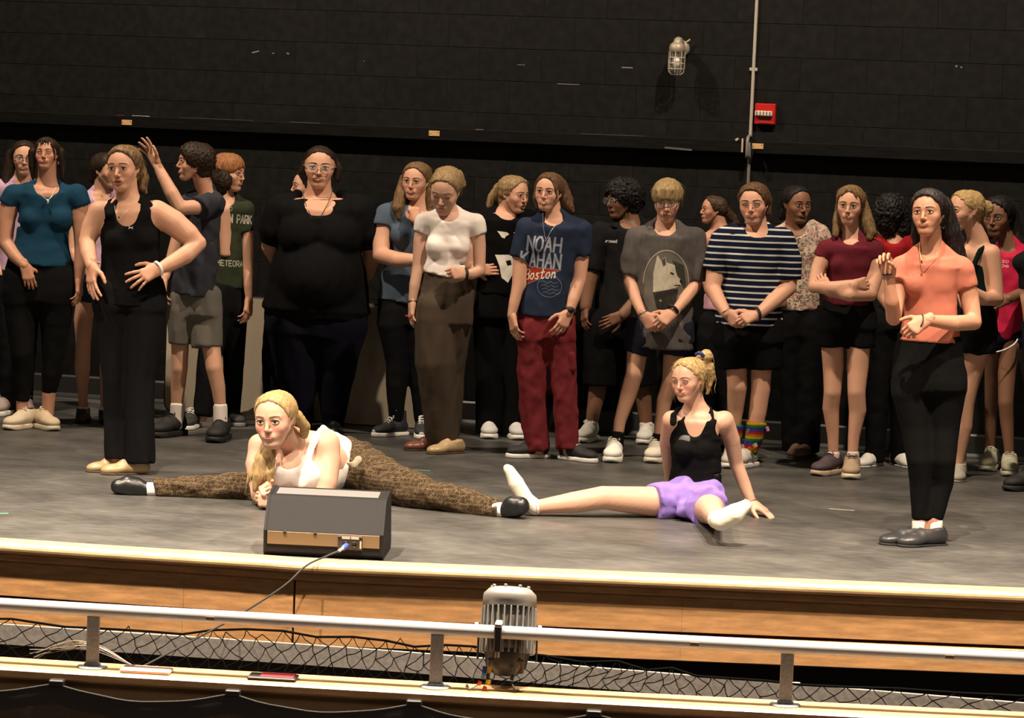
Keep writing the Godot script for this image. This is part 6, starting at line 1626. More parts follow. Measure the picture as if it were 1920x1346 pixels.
	people.append({
		"label": "person in a plain charcoal tee with dark curly hair and glasses",
		"at": [0.787, 0, 0.393],
		"face": -45,
		"skin": [0.18, 0.09, 0.052],
		"hairc": [0.01, 0.009, 0.009],
		"mouth": 0,
		"eyes": 0,
		"gaze": 0,
		"body": [
			[1, 0, 0.023, 1.336, -0.01, 0.063, 0.002, 1.391, 0.005, 0.056, -0.019, 1.446, 0.019, 0.056],
			[0.7, 4, 0.003, 1.357, 0, 0.055, 0.004, 1.324, 0, 0.113, -0.014, 1.289, 0, 0.149, -0.01, 1.133, 0, 0.146, -0.01, 0.971, 0, 0.152],
			[1, 0, -0.156, 1.27, 0, 0.039, 0.126, 1.281, 0, 0.039],
			[1, 0, 0.024, 1.336, -0.015, 0.041, -0.156, 1.27, 0, 0.034],
			[1, 0, 0.024, 1.336, -0.015, 0.041, 0.126, 1.281, 0, 0.034],
			[1, 0, -0.159, 1.27, 0, 0.057, -0.2, 1.093, 0, 0.051, -0.226, 0.93, 0.02, 0.045, -0.235, 0.818, 0.05, 0.036],
			[1, 0, 0.126, 1.282, 0, 0.057, 0.136, 1.077, 0.05, 0.051, 0.076, 0.885, 0.14, 0.042, -0.012, 0.787, 0.18, 0.036],
			[1, 0, -0.132, 0.412, 0.013, 0.06, -0.145, 0.265, 0.017, 0.051, -0.16, 0.166, 0.019, 0.042, -0.172, 0.044, 0.02, 0.033],
			[1, 0, 0.126, 0.42, -0.013, 0.06, 0.144, 0.257, -0.017, 0.051, 0.161, 0.159, -0.019, 0.042, 0.173, 0.044, -0.02, 0.033],
		],
		"wear": [
			{"n": "t_shirt", "c": [0.01, 0.01, 0.0108], "t": [[0.72, 4, 0.003, 1.357, 0, 0.069, 0.004, 1.324, 0, 0.127, -0.014, 1.289, 0, 0.163, -0.01, 1.133, 0, 0.16, -0.01, 0.971, 0, 0.166, -0.02, 0.768, 0, 0.193], [1, 0, -0.156, 1.27, 0, 0.055, 0.126, 1.281, 0, 0.055], [1, 0, 0.023, 1.355, -0.015, 0.057, -0.156, 1.27, 0, 0.05], [1, 0, 0.023, 1.355, -0.015, 0.057, 0.126, 1.281, 0, 0.05], [1, 1, -0.156, 1.27, 0, 0.073, -0.192, 1.132, 0, 0.07, -0.205, 1.044, 0, 0.067], [1, 1, 0.126, 1.282, 0, 0.073, 0.152, 1.075, 0, 0.07]], "v": [[1, 0, 0.02, 1.357, 0.06, 0.062, -0.016, 1.367, 0.12, 0.062]], "rip": [10, 6, 10, 0.008], "tex": "small", "uv": [-0.011, 1.224, 0, 0.131, 0.065]},
			{"n": "shorts", "c": [0.0038, 0.0038, 0.0042], "t": [[0.64, 4, -0.019, 0.791, 0, 0.191, -0.019, 0.677, 0, 0.196, -0.018, 0.637, 0, 0.196], [1, 1, -0.129, 0.71, 0.007, 0.102, -0.129, 0.64, 0.007, 0.111, -0.129, 0.34, 0.015, 0.101], [1, 1, 0.093, 0.719, -0.007, 0.102, 0.093, 0.649, -0.007, 0.111, 0.126, 0.348, -0.014, 0.101]], "v": [], "blend": 0.034},
			{"n": "sock", "c": [0.6, 0.58, 0.55], "t": [[1, 2, -0.168, 0.123, 0.02, 0.042, -0.172, 0.044, 0.02, 0.042]], "v": [], "rip": [9, 9, 9, 0]},
			{"n": "sock", "c": [0.6, 0.58, 0.55], "t": [[1, 2, 0.166, 0.126, -0.02, 0.042, 0.173, 0.044, -0.02, 0.042]], "v": [], "rip": [9, 9, 9, 0]},
		],
		"shoes": [["sneaker", -0.175, 0, 0.02, -20, 0, 0, 1, [0.62, 0.6, 0.56], [0.7, 0.68, 0.62], [0.7, 0.68, 0.62]], ["sneaker", 0.175, 0, -0.02, -10, 0, 0, 1, [0.5, 0.49, 0.46], [0.6, 0.58, 0.52], [0.6, 0.58, 0.52]]],
		"hands": [[-0.235, 0.821, 0.05, -0.008, -0.122, 0.03, 0.8, 0, -0.4, 0.92, -1, "relaxed"], [-0.012, 0.787, 0.18, -0.073, -0.034, 0.02, 0, 0, -1, 0.92, 1, "relaxed"]],
		"extra": [],
		"glasses": [0.16, 0.15, 0.14],
		"head": [-0.036, 1.476, 0.03, 1.001, -58, 4, 0, 1],
		"hair": {"t": 0.024, "rip": [55, 55, 55, 0.014], "wisps": 140, "wl": 0.6, "open": [0, -0.04, 0.115, 0.088], "out": [[1, 0, 0.041, 1.524, -0.02, 0.065, 0.057, 1.476, -0.02, 0.052]]},
	})
	people.append({
		"label": "person with sandy fringe and black glasses in a faded grey wolf print tee",
		"at": [1.076, 0, 1.283],
		"face": -5,
		"skin": [0.57, 0.315, 0.215],
		"hairc": [0.17, 0.11, 0.052],
		"mouth": 0,
		"eyes": 0,
		"gaze": 0,
		"body": [
			[1, 0, 0.113, 1.346, -0.01, 0.058, 0.115, 1.408, 0, 0.052, 0.118, 1.47, 0.01, 0.052],
			[0.6, 4, 0.11, 1.365, 0, 0.054, 0.111, 1.331, 0, 0.114, 0.111, 1.297, 0, 0.15, 0.104, 1.181, 0, 0.144, 0.108, 1.028, 0, 0.147, 0.115, 0.844, 0, 0.158],
			[1, 0, -0.029, 1.278, 0, 0.039, 0.265, 1.29, 0, 0.039],
			[1, 0, 0.113, 1.346, -0.015, 0.041, -0.029, 1.278, 0, 0.034],
			[1, 0, 0.113, 1.346, -0.015, 0.041, 0.265, 1.29, 0, 0.034],
			[1, 0, -0.041, 1.279, 0, 0.045, -0.071, 1.127, 0, 0.041, -0.079, 1.021, 0.02, 0.037, -0.041, 0.929, 0.09, 0.033, 0.001, 0.844, 0.17, 0.025],
			[1, 0, 0.277, 1.292, 0, 0.045, 0.305, 1.143, 0, 0.042, 0.297, 1.021, 0.02, 0.038, 0.238, 0.941, 0.1, 0.034, 0.17, 0.864, 0.18, 0.025],
			[1, 0, -0.013, 0.655, 0.01, 0.062, -0.027, 0.503, 0.045, 0.051, -0.057, 0.376, 0.02, 0.048, -0.099, 0.221, 0.025, 0.035, -0.112, 0.097, 0.029, 0.031],
			[1, 0, 0.196, 0.662, -0.01, 0.062, 0.186, 0.462, 0.003, 0.051, 0.155, 0.35, -0.021, 0.045, 0.138, 0.194, -0.026, 0.034, 0.131, 0.094, -0.029, 0.031],
		],
		"wear": [
			{"n": "t_shirt", "c": [0.085, 0.078, 0.075], "t": [[0.62, 4, 0.11, 1.365, 0, 0.07, 0.111, 1.331, 0, 0.13, 0.111, 1.297, 0, 0.166, 0.104, 1.181, 0, 0.16, 0.108, 1.028, 0, 0.163, 0.115, 0.844, 0, 0.174, 0.109, 0.665, 0, 0.197], [1, 0, -0.029, 1.278, 0, 0.055, 0.265, 1.29, 0, 0.055], [1, 0, 0.112, 1.366, -0.015, 0.057, -0.029, 1.278, 0, 0.05], [1, 0, 0.112, 1.366, -0.015, 0.057, 0.265, 1.29, 0, 0.05], [1, 1, -0.041, 1.279, 0, 0.069, -0.066, 1.158, 0, 0.069, -0.08, 1.063, 0, 0.063], [1, 1, 0.277, 1.292, 0, 0.069, 0.301, 1.158, 0, 0.069, 0.307, 1.042, 0, 0.063]], "v": [[1, 0, 0.108, 1.366, 0.06, 0.07, 0.098, 1.382, 0.11, 0.068]], "rip": [9, 5, 9, 0.009], "tex": "wolf", "uv": [0.128, 0.992, 0, 0.419, 0.696]},
			{"n": "shorts", "c": [0.016, 0.017, 0.03], "t": [[0.54, 4, 0.109, 0.813, 0, 0.185, 0.111, 0.705, 0, 0.188, 0.112, 0.69, 0, 0.188], [1, 1, 0.007, 0.755, 0, 0.087, 0.007, 0.685, 0, 0.095, -0.005, 0.611, 0, 0.086], [1, 1, 0.206, 0.764, 0, 0.087, 0.206, 0.694, 0, 0.095, 0.21, 0.62, 0, 0.086]], "v": [], "blend": 0.034},
			{"n": "sock", "c": [0.006, 0.006, 0.0065], "t": [[1, 2, -0.109, 0.165, 0.027, 0.042, -0.114, 0.066, 0.029, 0.042]], "v": [], "rip": [9, 9, 9, 0]},
			{"n": "sock", "c": [0.006, 0.006, 0.0065], "t": [[1, 2, 0.137, 0.157, -0.027, 0.042, 0.132, 0.063, -0.029, 0.042]], "v": [], "rip": [9, 9, 9, 0]},
		],
		"shoes": [["sneaker", -0.123, 0, 0.029, -8, 0, 0, 1.05, [0.78, 0.76, 0.7], [0.8, 0.78, 0.7], [0.75, 0.78, 0.55]], ["sneaker", 0.123, 0, -0.029, -12, 0, 0, 1.05, [0.62, 0.57, 0.48], [0.68, 0.63, 0.52], [0.75, 0.78, 0.55]]],
		"hands": [[0.001, 0.85, 0.17, 0.075, -0.092, 0.03, 0.3, 0.1, -1, 0.95, 1, "clasp"], [0.17, 0.867, 0.18, -0.103, -0.076, 0.06, 0.2, -0.2, -1, 0.98, -1, "clasp"]],
		"extra": [{"n": "watch", "c": [0.006, 0.006, 0.0065], "ring": [0.169, 0.888, 0.175, -0.7, -0.8, 0.5, 0.031, 0.009], "metal": 0}, {"n": "bracelet", "c": [0.4, 0.4, 0.4], "ring": [0.001, 0.856, 0.165, 0.5, -0.8, 0.4, 0.03, 0.003], "metal": 1}],
		"glasses": [0.02, 0.02, 0.025],
		"blush": 0.5,
		"head": [0.116, 1.5, 0.03, 1.022, -6, 12, 2, 0.98],
		"hair": {"t": 0.012, "open": [0, -0.062, 0.11, 0.085], "rip": [75, 10, 75, 0.005], "tip": [0.4, 0.29, 0.145], "wisps": 40, "bangs": [[1, 0, -0.045, 0.07, 0.075, 0.014, -0.05, 0.04, 0.084, 0.008], [1, 0, -0.02, 0.08, 0.085, 0.014, -0.022, 0.035, 0.097, 0.008], [1, 0, 0.008, 0.08, 0.086, 0.014, 0.008, 0.034, 0.1, 0.007], [1, 0, 0.035, 0.075, 0.08, 0.014, 0.04, 0.038, 0.088, 0.007]]},
	})
	people.append({
		"label": "person in profile with brown hair tied low, strappy top, behind the striped tee",
		"at": [1.428, 0, 0.497],
		"face": -60,
		"skin": [0.46, 0.235, 0.15],
		"hairc": [0.02, 0.013, 0.009],
		"mouth": 0,
		"eyes": 0,
		"gaze": 0,
		"body": [
			[1, 0, -0.052, 1.32, -0.01, 0.052, -0.065, 1.365, -0.008, 0.046, -0.078, 1.409, -0.006, 0.046],
			[0.75, 4, -0.054, 1.337, 0, 0.039, -0.052, 1.303, 0, 0.076, -0.051, 1.269, 0, 0.099, -0.041, 1.136, 0, 0.076, -0.04, 0.976, 0, 0.096],
			[1, 0, -0.139, 1.252, 0, 0.039, 0.039, 1.26, 0, 0.039],
			[1, 0, -0.052, 1.32, -0.015, 0.041, -0.139, 1.252, 0, 0.034],
			[1, 0, -0.052, 1.32, -0.015, 0.041, 0.039, 1.26, 0, 0.034],
			[1, 0, -0.139, 1.253, 0, 0.041, -0.139, 1.1, 0, 0.035, -0.104, 0.96, 0.05, 0.03],
			[1, 0, 0.039, 1.26, 0, 0.041, 0.066, 1.108, 0, 0.035, 0.06, 0.948, 0, 0.03],
			[1, 0, -0.081, 0.755, 0.005, 0.055, -0.081, 0.685, 0.005, 0.06, -0.06, 0.365, 0.011, 0.046, -0.045, 0.044, 0.016, 0.029, -0.045, 0.06, 0.016, 0.028],
			[1, 0, 0.028, 0.759, -0.005, 0.055, 0.028, 0.689, -0.005, 0.06, 0.038, 0.367, -0.011, 0.046, 0.047, 0.044, -0.016, 0.029, 0.047, 0.06, -0.016, 0.028],
		],
		"wear": [
			{"n": "camisole", "c": [0.1, 0.02, 0.025], "t": [[0.77, 4, -0.043, 1.183, 0, 0.093, -0.035, 1.072, 0, 0.084, -0.036, 0.928, 0, 0.104], [1, 0, -0.092, 1.185, 0.09, 0.01, -0.101, 1.295, 0.06, 0.01, -0.065, 1.332, -0.02, 0.01]], "v": []},
			{"n": "pink_waistband", "c": [0.62, 0.34, 0.44], "t": [[0.79, 4, -0.039, 0.944, 0, 0.106, -0.033, 0.854, 0, 0.114]], "v": [], "rip": [9, 20, 9, 0.003]},
			{"n": "trousers", "c": [0.006, 0.006, 0.0065], "t": [[0.69, 4, -0.032, 0.867, 0, 0.112, -0.026, 0.752, 0, 0.122, -0.024, 0.704, 0, 0.122], [1, 1, -0.081, 0.755, 0.005, 0.077, -0.081, 0.685, 0.005, 0.084, -0.06, 0.365, 0.011, 0.064, -0.045, 0.044, 0.016, 0.051], [1, 1, 0.028, 0.759, -0.005, 0.077, 0.028, 0.689, -0.005, 0.084, 0.038, 0.367, -0.011, 0.064, 0.047, 0.044, -0.016, 0.051]], "v": [], "blend": 0.034},
		],
		"shoes": [["canvas", -0.046, 0, 0.016, -30, 0, 0, 1, [0.006, 0.006, 0.0065], [0.006, 0.006, 0.0065], [0.006, 0.006, 0.0065]], ["canvas", 0.046, 0, -0.016, -30, 0, 0, 1, [0.006, 0.006, 0.0065], [0.006, 0.006, 0.0065], [0.006, 0.006, 0.0065]]],
		"hands": [],
		"extra": [],
		"head": [-0.097, 1.439, 0, 0.729, -74, -4, 0, 1],
		"hair": {"rip": [30, 60, 60, 0.004], "tip": [0.1, 0.06, 0.035], "out": [[1, 0, -0.025, 1.439, -0.02, 0.032, 0.022, 1.393, -0.03, 0.029, 0.057, 1.346, -0.03, 0.019]]},
	})
	people.append({
		"label": "smiling person in a navy and white striped tee, black shorts and rainbow sock",
		"at": [1.677, 0, 1.241],
		"face": -10,
		"skin": [0.57, 0.315, 0.215],
		"hairc": [0.055, 0.03, 0.016],
		"mouth": 1,
		"eyes": 1,
		"gaze": 0,
		"body": [
			[1, 0, 0.04, 1.346, -0.01, 0.065, 0.028, 1.41, 0, 0.058, 0.016, 1.473, 0.011, 0.058],
			[0.66, 4, 0.022, 1.371, 0, 0.061, 0.024, 1.337, 0, 0.127, 0.01, 1.303, 0, 0.167, 0.003, 1.205, 0, 0.155, 0.009, 1.084, 0, 0.149, 0.013, 0.962, 0, 0.16],
			[1, 0, -0.141, 1.283, 0, 0.039, 0.175, 1.296, 0, 0.039],
			[1, 0, 0.04, 1.346, -0.015, 0.041, -0.141, 1.283, 0, 0.034],
			[1, 0, 0.04, 1.346, -0.015, 0.041, 0.175, 1.296, 0, 0.034],
			[1, 0, -0.153, 1.284, 0, 0.056, -0.188, 1.137, 0, 0.053, -0.203, 1.016, 0.03, 0.045, -0.168, 0.945, 0.1, 0.041, -0.129, 0.882, 0.18, 0.031],
			[1, 0, 0.187, 1.298, 0, 0.056, 0.224, 1.154, 0, 0.056, 0.228, 1.033, 0.02, 0.046, 0.137, 0.959, 0.12, 0.042, 0.038, 0.879, 0.2, 0.031],
			[1, 0, -0.048, 0.623, -0.006, 0.062, -0.036, 0.458, 0.021, 0.056, -0.039, 0.316, -0.012, 0.048, -0.043, 0.162, -0.015, 0.034, -0.045, 0.07, -0.016, 0.031],
			[1, 0, 0.097, 0.63, 0.006, 0.062, 0.1, 0.447, 0.01, 0.055, 0.088, 0.309, 0.012, 0.051, 0.071, 0.139, 0.015, 0.037, 0.05, 0.071, 0.016, 0.031],
		],
		"wear": [
			{"n": "t_shirt", "c": [0.5, 0.5, 0.5], "t": [[0.66, 4, 0.022, 1.371, 0, 0.077, 0.024, 1.337, 0, 0.143, 0.01, 1.303, 0, 0.183, 0.003, 1.205, 0, 0.171, 0.009, 1.084, 0, 0.165, 0.013, 0.962, 0, 0.176, 0.012, 0.822, 0, 0.199], [1, 0, -0.141, 1.283, 0, 0.055, 0.175, 1.296, 0, 0.055], [1, 0, 0.039, 1.366, -0.015, 0.057, -0.141, 1.283, 0, 0.05], [1, 0, 0.039, 1.366, -0.015, 0.057, 0.175, 1.296, 0, 0.05], [1, 1, -0.147, 1.29, 0, 0.077, -0.181, 1.182, 0, 0.074, -0.199, 1.112, 0, 0.068], [1, 1, 0.181, 1.304, 0, 0.077, 0.22, 1.184, 0, 0.077, 0.228, 1.081, 0, 0.071], [1, 0, -0.065, 1.174, 0.038, 0.07], [1, 0, 0.092, 1.18, 0.038, 0.07]], "v": [[1, 0, 0.032, 1.372, 0.06, 0.067, 0.014, 1.389, 0.12, 0.067]], "rip": [10, 6, 10, 0.007], "tex": "stripe", "uv": [0.018, 1.145, 0, 0.3, 0.036]},
			{"n": "shorts", "c": [0.005, 0.005, 0.0058], "t": [[0.6, 4, 0.011, 0.855, 0, 0.193, 0.016, 0.749, 0, 0.199, 0.019, 0.718, 0, 0.198], [1, 1, -0.071, 0.784, 0, 0.093, -0.071, 0.714, 0, 0.101, -0.051, 0.562, 0, 0.086], [1, 1, 0.112, 0.792, 0, 0.096, 0.112, 0.722, 0, 0.104, 0.119, 0.563, 0, 0.095]], "v": [], "rip": [12, 5, 12, 0.006], "blend": 0.034},
			{"n": "rainbow_sock", "c": [0.5, 0.5, 0.5], "t": [[1, 2, 0.087, 0.263, 0.013, 0.061, 0.076, 0.17, 0.015, 0.052, 0.047, 0.077, 0.016, 0.046]], "v": [], "rip": [20, 20, 20, 0.002], "tex": "rainbow", "uv": [0.065, 0.168, 0, 0.3, 0.079]},
			{"n": "striped_sock", "c": [0.5, 0.5, 0.5], "t": [[1, 2, -0.038, 0.239, -0.013, 0.055, -0.042, 0.076, -0.016, 0.043]], "v": [], "rip": [20, 20, 20, 0.002], "tex": "rainbow", "uv": [0.065, 0.168, 0, 0.3, 0.079]},
		],
		"shoes": [["sneaker", 0.045, 0, 0.016, -35, 0, 0, 1, [0.45, 0.42, 0.38], [0.7, 0.68, 0.62], [0.45, 0.42, 0.38]], ["sneaker", -0.045, 0, -0.016, -10, 0, 0, 1, [0.45, 0.42, 0.38], [0.7, 0.68, 0.62], [0.45, 0.42, 0.38]]],
		"hands": [[-0.13, 0.888, 0.18, 0.078, -0.072, 0.04, 0.2, 0.2, -1, 0.92, 1, "clasp"], [0.038, 0.882, 0.2, -0.111, -0.034, 0.05, 0.2, -0.4, -1, 0.92, -1, "clasp"]],
		"extra": [{"n": "sock_toy", "c": [0.5, 0.2, 0.35], "tube": [[0.14, 0.238, 0.05, 0.012], [0.15, 0.214, 0.05, 0.01]], "metal": 0}, {"n": "sock_toy", "c": [0.1, 0.06, 0.13], "tube": [[0.04, 0.223, 0.09, 0.012], [0.031, 0.201, 0.09, 0.012]], "metal": 0}, {"n": "sock_toy", "c": [0.45, 0.33, 0.12], "tube": [[0.071, 0.142, 0.09, 0.014], [0.081, 0.124, 0.09, 0.012]], "metal": 0}, {"n": "watch", "c": [0.006, 0.006, 0.0065], "ring": [0.043, 0.891, 0.2, -1, -0.3, 0.4, 0.034, 0.008], "metal": 0}, {"n": "bracelet", "c": [0.5, 0.42, 0.28], "ring": [-0.129, 0.894, 0.175, 0.6, -0.8, 0.4, 0.034, 0.0025], "metal": 1}],
		"blush": 0.7,
		"head": [0.01, 1.503, 0.03, 1.015, -16, 3, 4, 1.03],
		"hair": {"t": 0.012, "open": [-0.006, -0.024, 0.113, 0.11], "rip": [80, 12, 80, 0.005], "wisps": 50, "tip": [0.15, 0.09, 0.045], "bangs": [[1, 0, 0.025, 0.095, 0.068, 0.013, 0.058, 0.045, 0.06, 0.013, 0.066, 0, 0.045, 0.01]], "out": [[1, 0, 0.079, 1.527, -0.01, 0.034, 0.089, 1.458, -0.01, 0.024]]},
	})
	people.append({
		"label": "person in a pale floral blouse and black trousers, black hair tied back",
		"at": [1.938, 0, 0.495],
		"face": 15,
		"skin": [0.2, 0.095, 0.052],
		"hairc": [0.01, 0.009, 0.009],
		"mouth": 0,
		"eyes": 0,
		"gaze": 0,
		"body": [
			[1, 0, -0.114, 1.348, -0.01, 0.058, -0.118, 1.407, -0.004, 0.052, -0.123, 1.466, 0.002, 0.052],
			[0.6, 4, -0.099, 1.385, 0, 0.048, -0.098, 1.351, 0, 0.1, -0.078, 1.318, 0, 0.131, -0.067, 1.208, 0, 0.119, -0.063, 1.065, 0, 0.103],
			[1, 0, -0.208, 1.299, 0, 0.039, 0.039, 1.316, 0, 0.039],
			[1, 0, -0.113, 1.348, -0.015, 0.041, -0.208, 1.299, 0, 0.034],
			[1, 0, -0.113, 1.348, -0.015, 0.041, 0.039, 1.316, 0, 0.034],
			[1, 0, -0.214, 1.294, 0, 0.047, -0.226, 1.154, 0, 0.041, -0.208, 0.997, 0.03, 0.035, -0.168, 0.905, 0.05, 0.029],
			[1, 0, 0.046, 1.311, 0, 0.047, 0.072, 1.166, 0, 0.041, 0.067, 1.007, 0, 0.035],
			[1, 0, -0.108, 0.783, -0.006, 0.055, -0.108, 0.713, -0.006, 0.06, -0.085, 0.394, -0.013, 0.05, -0.06, 0.025, -0.02, 0.029, -0.06, 0.06, -0.02, 0.028],
			[1, 0, 0.018, 0.789, 0.005, 0.055, 0.018, 0.719, 0.005, 0.06, 0.026, 0.401, 0.013, 0.05, 0.038, 0.024, 0.02, 0.029, 0.038, 0.06, 0.02, 0.028],
		],
		"wear": [
			{"n": "floral_blouse", "c": [0.5, 0.45, 0.42], "t": [[0.62, 4, -0.099, 1.385, 0, 0.06, -0.098, 1.351, 0, 0.112, -0.078, 1.318, 0, 0.143, -0.067, 1.208, 0, 0.131, -0.063, 1.065, 0, 0.115, -0.053, 0.875, 0, 0.112], [1, 0, -0.208, 1.299, 0, 0.055, 0.039, 1.316, 0, 0.055], [1, 0, -0.114, 1.368, -0.015, 0.057, -0.208, 1.299, 0, 0.05], [1, 0, -0.114, 1.368, -0.015, 0.057, 0.039, 1.316, 0, 0.05], [1, 1, -0.208, 1.3, 0, 0.059, -0.227, 1.17, 0, 0.059], [1, 1, 0.039, 1.317, 0, 0.059, 0.087, 1.236, 0, 0.053], [1, 0, -0.136, 1.206, 0.028, 0.051], [1, 0, -0.016, 1.211, 0.028, 0.051]], "v": [[1, 0, -0.122, 1.369, 0.06, 0.067, -0.11, 1.375, 0.12, 0.064, -0.101, 1.306, 0.13, 0.032]], "rip": [14, 6, 14, 0.008], "tex": "floral"},
			{"n": "trousers", "c": [0.0035, 0.0035, 0.0038], "t": [[0.54, 4, -0.051, 0.9, 0, 0.112, -0.048, 0.779, 0, 0.121, -0.046, 0.732, 0, 0.121], [1, 1, -0.108, 0.783, -0.006, 0.076, -0.108, 0.713, -0.006, 0.083, -0.085, 0.394, -0.013, 0.07, -0.06, 0.025, -0.02, 0.061], [1, 1, 0.018, 0.789, 0.005, 0.076, 0.018, 0.719, 0.005, 0.083, 0.026, 0.401, 0.013, 0.07, 0.038, 0.024, 0.02, 0.061]], "v": [], "blend": 0.034},
		],
		"shoes": [["slipper", -0.03, 0, -0.02, -15, 0, 0, 1, [0.1, 0.06, 0.045], [0.05, 0.03, 0.02], [0.1, 0.06, 0.045]], ["slipper", 0.03, 0, 0.02, -30, 0, 0, 1, [0.1, 0.06, 0.045], [0.05, 0.03, 0.02], [0.1, 0.06, 0.045]]],
		"hands": [],
		"extra": [],
		"blush": 0.1,
		"head": [-0.115, 1.496, 0.02, 0.965, 24, 2, 0, 1],
		"hair": {"t": 0.007, "rip": [40, 60, 40, 0.003], "out": [[1, 0, -0.179, 1.487, -0.06, 0.032, -0.19, 1.423, -0.05, 0.026]]},
	})
	people.append({
		"label": "person in a fitted maroon tee and black denim shorts with arms folded",
		"at": [2.272, 0, 1.317],
		"face": -8,
		"skin": [0.57, 0.315, 0.215],
		"hairc": [0.1, 0.057, 0.028],
		"mouth": 0,
		"eyes": 0,
		"gaze": 0,
		"body": [
			[1, 0, -0.017, 1.335, -0.01, 0.054, -0.021, 1.414, -0.005, 0.048, -0.026, 1.492, 0.001, 0.048],
			[0.6, 4, -0.019, 1.352, 0, 0.052, -0.018, 1.318, 0, 0.102, -0.016, 1.285, 0, 0.133, -0.023, 1.191, 0, 0.121, -0.021, 1.102, 0, 0.112],
			[1, 0, -0.141, 1.266, 0, 0.039, 0.116, 1.276, 0, 0.039],
			[1, 0, -0.017, 1.335, -0.015, 0.041, -0.141, 1.266, 0, 0.034],
			[1, 0, -0.017, 1.335, -0.015, 0.041, 0.116, 1.276, 0, 0.034],
			[1, 0, -0.153, 1.267, 0, 0.043, -0.194, 1.155, 0.02, 0.04, -0.215, 1.058, 0.06, 0.036, -0.126, 1.062, 0.17, 0.037, -0.011, 1.085, 0.19, 0.031],
			[1, 0, 0.122, 1.278, 0, 0.043, 0.138, 1.154, 0.02, 0.042, 0.102, 1.03, 0.07, 0.039, -0.033, 1.028, 0.2, 0.037, -0.135, 1.042, 0.15, 0.029],
			[1, 0, -0.091, 0.767, -0.007, 0.064, -0.075, 0.602, -0.014, 0.058, -0.073, 0.467, 0, 0.049, -0.075, 0.374, -0.023, 0.047, -0.054, 0.222, -0.029, 0.033, -0.044, 0.086, -0.035, 0.028],
			[1, 0, 0.06, 0.775, 0.007, 0.067, 0.059, 0.61, 0.014, 0.061, 0.057, 0.476, 0.039, 0.05, 0.07, 0.37, 0.024, 0.049, 0.056, 0.218, 0.03, 0.033, 0.053, 0.092, 0.035, 0.028],
		],
		"wear": [
			{"n": "t_shirt", "c": [0.115, 0.016, 0.026], "t": [[0.62, 4, -0.019, 1.352, 0, 0.058, -0.018, 1.318, 0, 0.108, -0.016, 1.285, 0, 0.139, -0.023, 1.191, 0, 0.127, -0.021, 1.102, 0, 0.118, -0.018, 0.973, 0, 0.139], [1, 0, -0.141, 1.266, 0, 0.05, 0.116, 1.276, 0, 0.05], [1, 0, -0.018, 1.355, -0.015, 0.052, -0.141, 1.266, 0, 0.045], [1, 0, -0.018, 1.355, -0.015, 0.052, 0.116, 1.276, 0, 0.045], [1, 1, -0.147, 1.267, 0, 0.053, -0.177, 1.218, 0, 0.05], [1, 1, 0.119, 1.278, 0, 0.053, 0.131, 1.225, 0, 0.05], [1, 0, -0.074, 1.191, 0.028, 0.05], [1, 0, 0.039, 1.195, 0.028, 0.05]], "v": [[1, 0, -0.027, 1.358, 0.06, 0.054, -0.044, 1.368, 0.1, 0.054]], "rip": [10, 12, 10, 0.003]},
			{"n": "denim_shorts", "c": [0.0054, 0.0054, 0.0058], "t": [[0.54, 4, -0.019, 0.991, 0, 0.139, -0.014, 0.876, 0, 0.161, -0.013, 0.843, 0, 0.163], [1, 1, -0.095, 0.898, 0, 0.077, -0.095, 0.828, 0, 0.084, -0.089, 0.723, 0, 0.08], [1, 1, 0.064, 0.905, 0, 0.077, 0.064, 0.835, 0, 0.084, 0.073, 0.724, 0, 0.081]], "v": [], "rip": [12, 10, 12, 0.005], "blend": 0.034},
			{"n": "sock", "c": [0.62, 0.52, 0.5], "t": [[1, 2, -0.046, 0.131, -0.033, 0.036, -0.045, 0.049, -0.035, 0.036]], "v": [], "rip": [9, 9, 9, 0.001]},
			{"n": "sock", "c": [0.62, 0.52, 0.5], "t": [[1, 2, 0.057, 0.14, 0.033, 0.036, 0.055, 0.056, 0.035, 0.036]], "v": [], "rip": [9, 9, 9, 0.001]},
		],
		"shoes": [["sneaker", -0.052, 0, -0.035, -38, 0, 0, 1, [0.05, 0.035, 0.04], [0.45, 0.34, 0.25], [0.03, 0.03, 0.03]], ["sneaker", 0.052, 0, 0.035, -10, 0, 0, 1, [0.32, 0.23, 0.15], [0.62, 0.55, 0.42], [0.04, 0.03, 0.02]]],
		"hands": [[-0.011, 1.085, 0.19, 0.103, 0.012, -0.07, 0, 0, -1, 0.92, -1, "relaxed"], [-0.135, 1.042, 0.15, -0.052, 0.073, -0.05, 0.3, 0, -1, 0.9, 1, "relaxed"]],
		"extra": [{"n": "earring", "c": [0.8, 0.75, 0.65], "tube": [[0.043, 1.482, 0, 0.003], [0.043, 1.476, 0, 0.004]], "metal": 1}],
		"blush": 0.5,
		"head": [-0.03, 1.522, 0.02, 0.937, -14, 3, -2, 0.97],
		"hair": {"t": 0.011, "wisps": 50, "rip": [95, 6, 95, 0.005], "tip": [0.25, 0.165, 0.08], "open": [0, -0.024, 0.113, 0.11], "out": [[1, 0, -0.094, 1.518, 0, 0.018, -0.1, 1.428, 0.02, 0.024, -0.105, 1.354, 0.04, 0.018], [1, 0, 0.048, 1.523, -0.03, 0.033, 0.074, 1.435, -0.01, 0.039, 0.091, 1.374, 0.02, 0.033, 0.084, 1.344, 0.04, 0.018]], "bangs": [[1, 0, 0.02, 0.1, 0.07, 0.012, 0.04, 0.06, 0.078, 0.008, 0.056, 0.02, 0.07, 0.005], [1, 0, -0.02, 0.1, 0.072, 0.011, -0.045, 0.06, 0.072, 0.008]]},
	})
